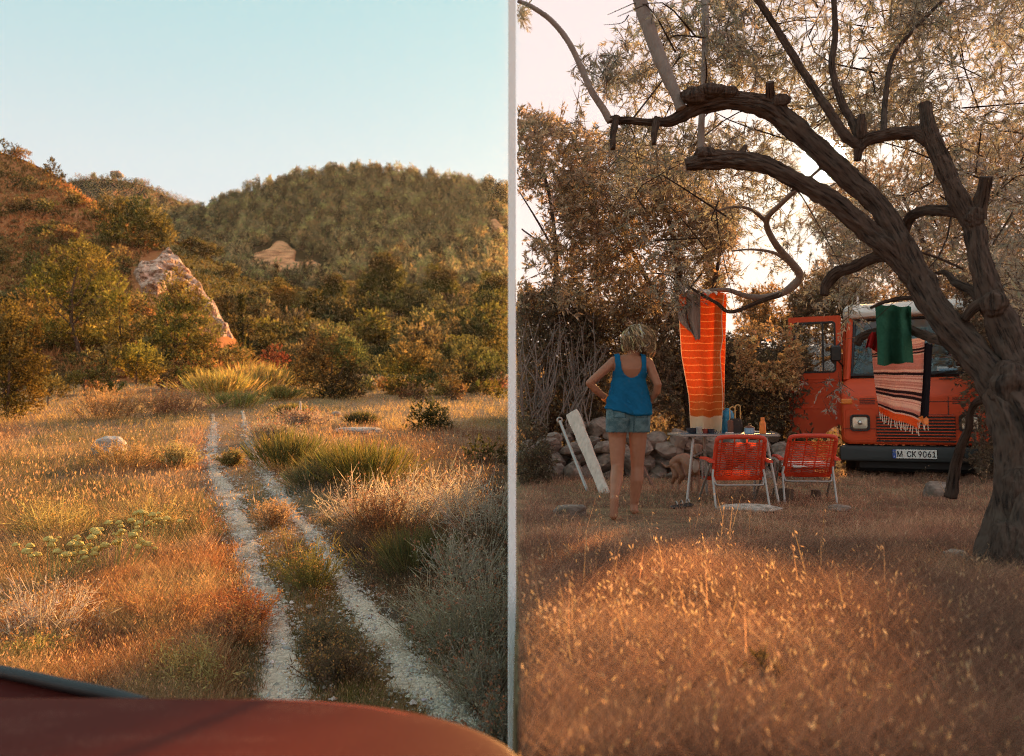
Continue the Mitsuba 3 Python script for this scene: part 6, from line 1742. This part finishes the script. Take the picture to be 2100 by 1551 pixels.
def ball(p, r):
    return M3.sphere(float(r), 20).translate([float(k) for k in p])


def solid(J, bones, grow=0.0):
    return M3.batch_boolean([M3.batch_hull([ball(J[k][0], J[k][1] + grow) for k in b]) for b in bones], manifold3d.OpType.Add)


def mesh_of(m, L, smooth=10):
    m = m.refine_to_length(L)
    t = m.to_mesh()
    t = trimesh.Trimesh(t.vert_properties[:, :3], t.tri_verts, process=True)
    if smooth:
        trimesh.smoothing.filter_taubin(t, 0.5, 0.52, smooth)
    return t


def back_to(t):
    return M3(manifold3d.Mesh(np.asarray(t.vertices, np.float32), np.asarray(t.faces, np.uint32)))


def ellipsoid(c, r):
    return M3.sphere(1.0, 32).scale([float(k) for k in r]).translate([float(k) for k in c])


PY = 6.8


def pj(u, v, dy, r):
    return (P(u, v, PY + dy), r)


J = {}
J["hipL"], J["hipR"] = pj(1269, 845, 0, 0.098), pj(1308, 845, 0, 0.098)
J["pelvis"], J["butL"], J["butR"] = pj(1288, 832, 0.02, 0.1), pj(1269, 858, -0.035, 0.088), pj(1308, 858, -0.035, 0.088)
J["waL"], J["waR"] = pj(1278, 800, 0.01, 0.07), pj(1300, 800, 0.01, 0.07)
J["ribL"], J["ribR"] = pj(1277, 776, 0.01, 0.07), pj(1303, 776, 0.01, 0.07)
J["chL"], J["chR"] = pj(1276, 757, 0.0, 0.074), pj(1308, 758, 0.0, 0.074)
J["shL"], J["shR"] = pj(1259, 742, 0.0, 0.045), pj(1329, 744, 0.0, 0.045)
J["nb"], J["nt"] = pj(1293, 738, 0.01, 0.056), pj(1301, 722, 0.045, 0.05)
J["elL"], J["elR"] = pj(1209, 786, -0.06, 0.033), pj(1349, 789, -0.07, 0.033)
J["faL"], J["faR"] = pj(1220, 798, -0.03, 0.034), pj(1347, 803, -0.04, 0.034)
J["wrL"], J["wrR"] = pj(1242, 817, 0.05, 0.026), pj(1334, 820, 0.04, 0.026)
J["thL"], J["thR"] = pj(1266, 895, 0.0, 0.077), pj(1308, 895, 0.0, 0.077)
J["knL"], J["knR"] = pj(1266, 958, -0.04, 0.054), pj(1307, 958, 0.0, 0.055)
J["caL"], J["caR"] = pj(1264, 985, -0.17, 0.055), pj(1306, 985, -0.015, 0.056)
J["anL"], J["anR"] = pj(1259, 1026, -0.34, 0.033), pj(1300, 1036, 0.0, 0.034)
J["heL"], J["heR"] = (J["anL"][0] + [0.0, -0.05, 0.012], 0.033), (J["anR"][0] + [0, -0.03, -0.045], 0.034)
gz = float(z_right(1.0, PY))
J["baL"] = (np.array([J["anL"][0][0] - 0.012, PY - 0.40, gz + 0.035]), 0.032)
J["toL"] = (np.array([J["anL"][0][0] - 0.01, PY - 0.34, gz + 0.012]), 0.018)
J["heR"] = (np.array([J["anR"][0][0], PY - 0.03, gz + 0.03]), 0.033)
J["baR"] = (np.array([J["anR"][0][0] + 0.015, PY + 0.13, gz + 0.022]), 0.032)
J["toR"] = (np.array([J["anR"][0][0] + 0.018, PY + 0.19, gz + 0.015]), 0.02)
HC = P(1309, 702, PY + 0.08)
FD = unit(np.array([0.22, 0.86, -0.42]))                # where she looks: down and a little to the right
FR = unit(np.cross(FD, [0, 0, 1.0]))
FU = np.cross(FR, FD)
hp_ = lambda a, b, c: HC + FR * a + FD * b + FU * c
J["cran"], J["cran2"] = (hp_(0, -0.02, 0.02), 0.086), (hp_(0, 0.02, 0.015), 0.08)
J["jaw"], J["chin"] = (hp_(0, 0.03, -0.055), 0.056), (hp_(0, 0.055, -0.085), 0.03)
J["brow"], J["nose"], J["noseb"] = (hp_(0, 0.062, 0.02), 0.035), (hp_(0, 0.108, -0.022), 0.012), (hp_(0, 0.088, 0.012), 0.011)
J["lip"], J["earL"], J["earR"] = (hp_(0, 0.088, -0.055), 0.014), (hp_(-0.082, -0.005, -0.012), 0.018), (hp_(0.082, -0.005, -0.012), 0.018)
J["headb"] = (hp_(0, -0.005, -0.06), 0.052)
TORSO = [("hipL", "hipR", "pelvis"), ("pelvis", "waL", "waR", "hipL", "hipR"), ("waL", "waR", "ribL", "ribR"), ("ribL", "ribR", "chL", "chR"), ("chL", "shL", "nb"), ("chR", "shR", "nb"), ("chL", "chR", "nb"), ("butL", "hipL"), ("butR", "hipR")]
LEGS = [("hipL", "thL"), ("butL", "thL"), ("thL", "knL"), ("knL", "caL"), ("caL", "anL"), ("anL", "heL"), ("anL", "baL"), ("heL", "baL"), ("baL", "toL"),
        ("hipR", "thR"), ("butR", "thR"), ("thR", "knR"), ("knR", "caR"), ("caR", "anR"), ("anR", "heR"), ("anR", "baR"), ("heR", "baR"), ("baR", "toR")]
ARMS = [("shL", "elL"), ("elL", "faL"), ("faL", "wrL"), ("shR", "elR"), ("elR", "faR"), ("faR", "wrR")]
HEAD = [("nb", "nt"), ("nt", "headb"), ("headb", "cran"), ("cran", "cran2"), ("cran2", "jaw"), ("headb", "jaw"), ("jaw", "chin"), ("brow", "cran2"), ("noseb", "nose", "brow"), ("lip", "jaw"), ("earL", "cran"), ("earR", "cran")]
hand_b = []
for s_, w in (("L", 1), ("R", -1)):                     # hands on hips: palm on the hip bone, fingers forward and down, thumb back
    a = J["wr" + s_][0]
    fwd = unit(np.array([0.42 * w, 0.72, -0.5]))
    acr = unit(np.cross(fwd, [w * 1.0, -0.3, 0.1]))
    J["pa" + s_] = (a + fwd * 0.03, 0.022)
    for i in range(4):
        o_ = (i - 1.5) * 0.019
        k0, k1, k2 = f"k{s_}{i}", f"m{s_}{i}", f"t{s_}{i}"
        L_ = (0.036, 0.042, 0.04, 0.031)[i]
        J[k0] = (a + fwd * 0.085 + acr * o_, 0.0105)
        J[k1] = (J[k0][0] + fwd * L_ + np.array([0.012 * w, 0, -0.006]), 0.0088)
        J[k2] = (J[k1][0] + unit(fwd + [0.35 * w, 0, -0.25]) * L_ * 0.85, 0.0072)
        hand_b += [("pa" + s_, k0, "wr" + s_), (k0, k1), (k1, k2)]
    J["u" + s_] = (a + fwd * 0.04 - acr * 0.03, 0.011)
    J["v" + s_] = (a + fwd * 0.055 - acr * 0.062, 0.0085)
    hand_b += [("wr" + s_, "u" + s_), ("u" + s_, "v" + s_)]
    hand_b.append(("k%s0" % s_, "k%s3" % s_, "pa" + s_))
body = mesh_of(solid(J, TORSO + LEGS + ARMS + HEAD + hand_b), 0.011, 12)


def skin_col(p, n, uv):
    return mix([0.25, 0.09, 0.045], [0.4, 0.17, 0.095], fbm(p.x * 14, p.y * 14, p.z * 14) * 0.7 + 0.3 * fbm(p.x * 90, p.y * 90, p.z * 90))


scene["skin"] = {"type": "twosided", "b": {"type": "principled", "base_color": proc(skin_col), "roughness": 0.5, "specular": 0.4}}
woman = thing("person", "barefoot blond person in blue tank top and denim shorts standing with hands on hips", "person")
part(woman, "body", body, "skin", smooth=True)
plain("eye_white", (0.75, 0.72, 0.7), 0.3)
plain("lip_red", (0.35, 0.1, 0.08), 0.5)
for s_ in (-1, 1):
    part(woman, "eye", trimesh.creation.icosphere(2, 0.0125).apply_translation(hp_(s_ * 0.031, 0.083, 0.002)), "eye_white", smooth=True)
part(woman, "mouth", rocky((0.045, 0.02, 0.014), 3, 2).apply_translation(hp_(0, 0.1, -0.052)), "lip_red", smooth=True)
# clothes: shells round the body, cut open at neck, arms and hems
big = lambda c, s: M3.cube([float(k) for k in s], True).translate([float(k) for k in c])
ZP = lambda u, v: P(u, v, PY)
torso_in, torso_out = solid(J, TORSO, 0.004), solid(J, TORSO, 0.016)
TB = {k: J[k] for k in J}
for k, dx in (("waL", -0.02), ("waR", 0.018), ("hipL", 0.0), ("hipR", 0.0)):
    TB[k] = (J[k][0] + [dx, 0, 0], J[k][1] + (0.01 if "hip" in k else 0.012))
TB["butL"], TB["butR"] = (J["butL"][0], J["butL"][1] + 0.008), (J["butR"][0], J["butR"][1] + 0.008)
TB["pelvis"] = (J["pelvis"][0], J["pelvis"][1] + 0.008)
tank = solid(TB, TORSO, 0.018) - solid(TB, TORSO, 0.008)
cx = float(ZP(1291, 700)[0])
tank = tank ^ big((cx, PY, 1.15), (1, 1, 0.56))
zs = float(ZP(0, 748)[2])
for dy in (-0.12, 0.14):
    tank = tank - ellipsoid((cx + 0.005, PY + dy, zs + 0.02), (0.098, 0.14, 0.15))
tank = tank - big((cx + 0.002, PY, zs + 0.09), (0.185, 0.3, 0.13))
for s_ in (-1, 1):
    tank = tank - ellipsoid((cx + s_ * 0.205, PY, zs - 0.01), (0.075, 0.3, 0.1)) - big((cx + s_ * 0.235, PY, zs + 0.1), (0.2, 0.5, 0.2))
hem = M3.cube([1.2, 1.2, 0.6], True).rotate([0, 12, 0]).translate([float(cx), PY, float(ZP(0, 848)[2]) - 0.31])
tank = tank - hem
tk = mesh_of(tank, 0.012, 4)
n_ = np.array(tk.vertex_normals)
q = tk.vertices
w_ = meshkit.fbm(np.stack([(q[:, 0] + q[:, 2] * 0.75) * 26, (q[:, 2] - q[:, 0] * 0.4) * 7, q[:, 1] * 6], -1), 3, 4) - 0.45
tk.vertices = q + n_ * (w_ * 0.05 * ss(1.25, 1.0, q[:, 2])[:, None].ravel())[:, None]
scene["tank_blue"] = {"type": "principledthin", "base_color": proc(lambda p, n, uv: mix([0.012, 0.105, 0.22], [0.02, 0.15, 0.3], fbm(p.x * 60, p.y * 60, p.z * 60))), "roughness": 0.8, "diff_trans": 0.35, "spec_trans": 0.0, "eta": 1.3}
part(woman, "tank_top", tk, "tank_blue", smooth=True)
SH = TORSO[:2] + TORSO[-2:] + [("hipL", "thL"), ("butL", "thL"), ("hipR", "thR"), ("butR", "thR")]
SJ = dict(J)
for k in ("thL", "thR"):
    SJ[k] = (J[k][0], J[k][1] + 0.012)
z0_, z1_ = float(ZP(0, 887)[2]), float(ZP(0, 812)[2])
cutb = big((cx, PY, (z0_ + z1_) / 2), (1, 1, z1_ - z0_))
shorts = (solid(SJ, SH, 0.014) - solid(SJ, SH, 0.004)) ^ cutb
sh = mesh_of(shorts, 0.012, 3)
q = sh.vertices
sh.vertices = q + sh.vertex_normals * ((meshkit.fbm(q * 22, 3, 8) - 0.5) * 0.008)[:, None]


def denim(p, n, uv):
    k = fbm(p.x * 25, p.y * 25, p.z * 25)
    c = mix([0.045, 0.095, 0.115], [0.13, 0.2, 0.215], smoothstep(0.3, 0.75, k * 0.7 + 0.3 * noise(p.x * 420, p.y * 420, p.z * 900)))
    return c


bumpy("denim", denim, lambda p, n, uv: noise(p.x * 300, p.y * 300, p.z * 500), 0.0015, 0.9)
plain("denim_dark", (0.035, 0.07, 0.085), 0.9)
part(woman, "shorts", sh, "denim", smooth=True)
shell = solid(SJ, SH, 0.0185) - solid(SJ, SH, 0.0155)
for u in (1267, 1312):
    a = ZP(u, 842)
    pk = shell ^ big((a[0], PY - 0.2, a[2]), (0.105, 0.36, 0.13))
    fr = pk - big((a[0], PY - 0.2, a[2] + 0.0), (0.095, 0.5, 0.12))
    part(woman, "back_pocket", mesh_of(fr, 0.02, 0), "denim_dark", smooth=30)
seam = shell ^ big((float(ZP(1289, 0)[0]), PY - 0.2, (z0_ + z1_) / 2), (0.007, 0.36, z1_ - z0_ - 0.02))
part(woman, "centre_seam", mesh_of(seam, 0.02, 0), "denim_dark", smooth=30)
# bracelets
for i, (f_, mat) in enumerate(((0.0, "amber"), (0.2, "orange_plastic"))):
    c0 = J["wrL"][0] * (1 - f_ * 0.6) + J["faL"][0] * f_ * 0.6
    d = unit(J["wrL"][0] - J["faL"][0])
    t = trimesh.creation.torus(0.031, 0.0055, 24, 8)
    t.apply_transform(trimesh.geometry.align_vectors([0, 0, 1], d))
    part(woman, "bracelet", t.apply_translation(c0), mat, smooth=True)
# hair: a bob of wavy strands over a cap
g = np.random.default_rng(120)
cap = trimesh.creation.icosphere(4, 1.0)
cv = cap.vertices
cv = cv * np.array([0.126, 0.12, 0.126]) * (1 + 0.14 * (meshkit.fbm(cv * np.array([5, 5, 2.2]), 3, 3) - 0.5))[:, None]
hc = HC + np.array([0.0, -0.012, 0.012])
cw = cv + hc
face = (cw - HC) @ FD
cap.vertices = cw - FD * np.maximum(face - 0.045, 0)[:, None]
scene["hair_mat"] = {"type": "principledthin", "base_color": VC, "roughness": 0.4, "diff_trans": 1.0, "spec_trans": 0.0, "eta": 1.5}
st = []
for i in range(640):
    a = g.uniform(0, 2 * math.pi)
    d0 = np.array([math.cos(a), math.sin(a), 0])
    if d0 @ FD > 0.72:
        continue
    top = 0.3 + 0.7 * g.random()
    ph, wl = g.uniform(0, 6.28), g.uniform(5, 9)
    pts = []
    end = g.uniform(0.1, 0.17) + 0.025 * max(0, d0[0])
    t_ = np.linspace(0, 1, 17)
    rr = 1.0 + 0.11 * g.random()
    for t in t_:
        th = (1 - top) * 0.9 + t * 1.5
        if th < 1.45:
            q = d0 * math.sin(th) * 0.13 * rr + np.array([0, 0, math.cos(th) * 0.132 * rr])
            zl = q[2]
        else:
            k_ = (th - 1.45) / 0.7
            q = d0 * (0.13 * rr - 0.015 * k_) + np.array([0, 0, zl - end * k_])
        wob = 0.019 * t * math.sin(ph + t * wl * 2.3) * np.array([-d0[1], d0[0], 0]) + 0.019 * t * math.cos(ph + t * wl * 2.1) * d0
        pts.append(hc + q + wob + (FD * 0.0))
    m = tube(smoothpath(np.array(pts), 24), np.r_[np.linspace(0.004, 0.0055, 12), np.linspace(0.0055, 0.0018, 12)], 4)
    st.append((m.vertices, m.faces, np.repeat(np.clip(np.array([[0.52, 0.36, 0.22]]) * np.exp(g.normal() * 0.6), 0.03, 0.85), len(m.vertices), 0)))
st.append((cap.vertices, cap.faces, np.tile([[0.2, 0.125, 0.07]], (len(cap.vertices), 1))))
part(woman, "hair", put(None, join(st), "hair_mat"), None)

# the dog: small slim brown hound standing behind the table, looking towards the camera
DY = 8.55
dj = lambda u, v, dy, r: (P(u, v, DY + dy), r)
D = {"rump": dj(1384, 950, 0.14, 0.06), "loin": dj(1392, 942, 0.08, 0.052), "back": dj(1404, 940, 0.02, 0.058), "rib": dj(1414, 950, -0.05, 0.08), "chest": dj(1422, 957, -0.11, 0.072), "brisket": dj(1416, 968, -0.07, 0.055),
     "neckb": dj(1424, 944, -0.13, 0.05), "neckt": dj(1430, 928, -0.17, 0.038), "skull": dj(1432, 919, -0.2, 0.044), "muz": dj(1433, 931, -0.285, 0.021), "muzt": dj(1433.5, 935, -0.315, 0.015),
     "earLb": dj(1425.5, 915, -0.18, 0.014), "earLt": dj(1421, 920, -0.17, 0.009), "earRb": dj(1438.5, 915, -0.18, 0.014), "earRt": dj(1443, 920, -0.17, 0.009),
     "tail0": dj(1377, 955, 0.18, 0.016), "tail1": dj(1366, 958, 0.24, 0.01), "tail2": dj(1357, 950, 0.27, 0.007)}
for s_, u_, dy in (("a", 0, 0.17), ("b", 14, 0.09)):
    D["hip" + s_] = dj(1383 + u_ * 0.5, 955, dy, 0.05)
    D["stifle" + s_] = dj(1386 + u_, 975, dy - 0.04, 0.034)
    D["hock" + s_] = dj(1378 + u_, 992, dy + 0.07, 0.017)
    D["pawh" + s_] = dj(1377 + u_, 1012 + (0.0 if s_ == "a" else 1), dy + 0.02, 0.016)
    D["toeh" + s_] = (D["pawh" + s_][0] + [0.015, -0.03, -0.004], 0.015)
for s_, u_, dy in (("c", 0, -0.05), ("d", 15, -0.13)):
    D["sho" + s_] = dj(1415 + u_ * 0.7, 955, dy, 0.045)
    D["elb" + s_] = dj(1416 + u_, 975, dy + 0.04, 0.027)
    D["wri" + s_] = dj(1417 + u_, 996, dy, 0.016)
    D["pawf" + s_] = dj(1417 + u_, 1015, dy, 0.016)
    D["toef" + s_] = (D["pawf" + s_][0] + [0.004, -0.03, -0.004], 0.015)
for k in list(D):
    if k.startswith(("paw", "toe")):
        D[k][0][2] = float(z_right(D[k][0][0], D[k][0][1])) + 0.014
DB = [("rump", "loin"), ("loin", "back"), ("back", "rib"), ("rib", "chest"), ("rib", "brisket"), ("chest", "brisket"), ("chest", "neckb"), ("neckb", "neckt"), ("neckt", "skull"), ("skull", "muz"), ("muz", "muzt"), ("earLb", "earLt"), ("earRb", "earRt"), ("skull", "earLb"), ("skull", "earRb"), ("rump", "tail0"), ("tail0", "tail1"), ("tail1", "tail2")]
for s_ in "ab":
    DB += [("rump", "hip" + s_), ("hip" + s_, "stifle" + s_), ("stifle" + s_, "hock" + s_), ("hock" + s_, "pawh" + s_), ("pawh" + s_, "toeh" + s_)]
for s_ in "cd":
    DB += [("rib", "sho" + s_), ("chest", "sho" + s_), ("sho" + s_, "elb" + s_), ("elb" + s_, "wri" + s_), ("wri" + s_, "pawf" + s_), ("pawf" + s_, "toef" + s_)]
dog_m = mesh_of(solid(D, DB), 0.009, 10)
CH = D["chest"][0] + [0.012, -0.07, 0.0]
MZ = D["muz"][0]


def dog_col(p, n, uv):
    c = mix([0.2, 0.085, 0.045], [0.3, 0.135, 0.075], fbm(p.x * 16, p.y * 16, p.z * 16))
    d = dr.sqrt(dr.square((p.x - CH[0]) / 0.045) + dr.square((p.y - CH[1]) / 0.07) + dr.square((p.z - CH[2]) / 0.1))
    c = mix([0.5, 0.4, 0.33], c, smoothstep(0.75, 1.05, d + 0.15 * noise(p.x * 60, p.y * 60, p.z * 60)))
    m = dr.sqrt(dr.square(p.x - MZ[0]) + dr.square(p.y - MZ[1] + 0.03) + dr.square(p.z - MZ[2] + 0.012))
    return mix([0.06, 0.03, 0.022], c, smoothstep(0.02, 0.05, m))


scene["dog_coat"] = {"type": "twosided", "b": {"type": "principled", "base_color": proc(dog_col), "roughness": 0.6}}
dog = thing("dog", "small slim brown dog with a pale chest standing behind the camping table", "dog")
part(dog, "body", dog_m, "dog_coat", smooth=True)
t = trimesh.creation.torus(0.042, 0.008, 24, 8)
t.apply_transform(trimesh.geometry.align_vectors([0, 0, 1], unit(D["neckt"][0] - D["neckb"][0])))
part(dog, "collar", t.apply_translation((D["neckt"][0] * 0.45 + D["neckb"][0] * 0.55)), "seal_black", smooth=True)
for s_ in (-1, 1):
    part(dog, "eye", trimesh.creation.icosphere(2, 0.0075).apply_translation(D["skull"][0] + [s_ * 0.02, -0.039, -0.002]), "seal_black", smooth=True)
part(dog, "nose", trimesh.creation.icosphere(2, 0.011).apply_translation(D["muzt"][0] + [0, -0.012, 0.006]), "seal_black", smooth=True)
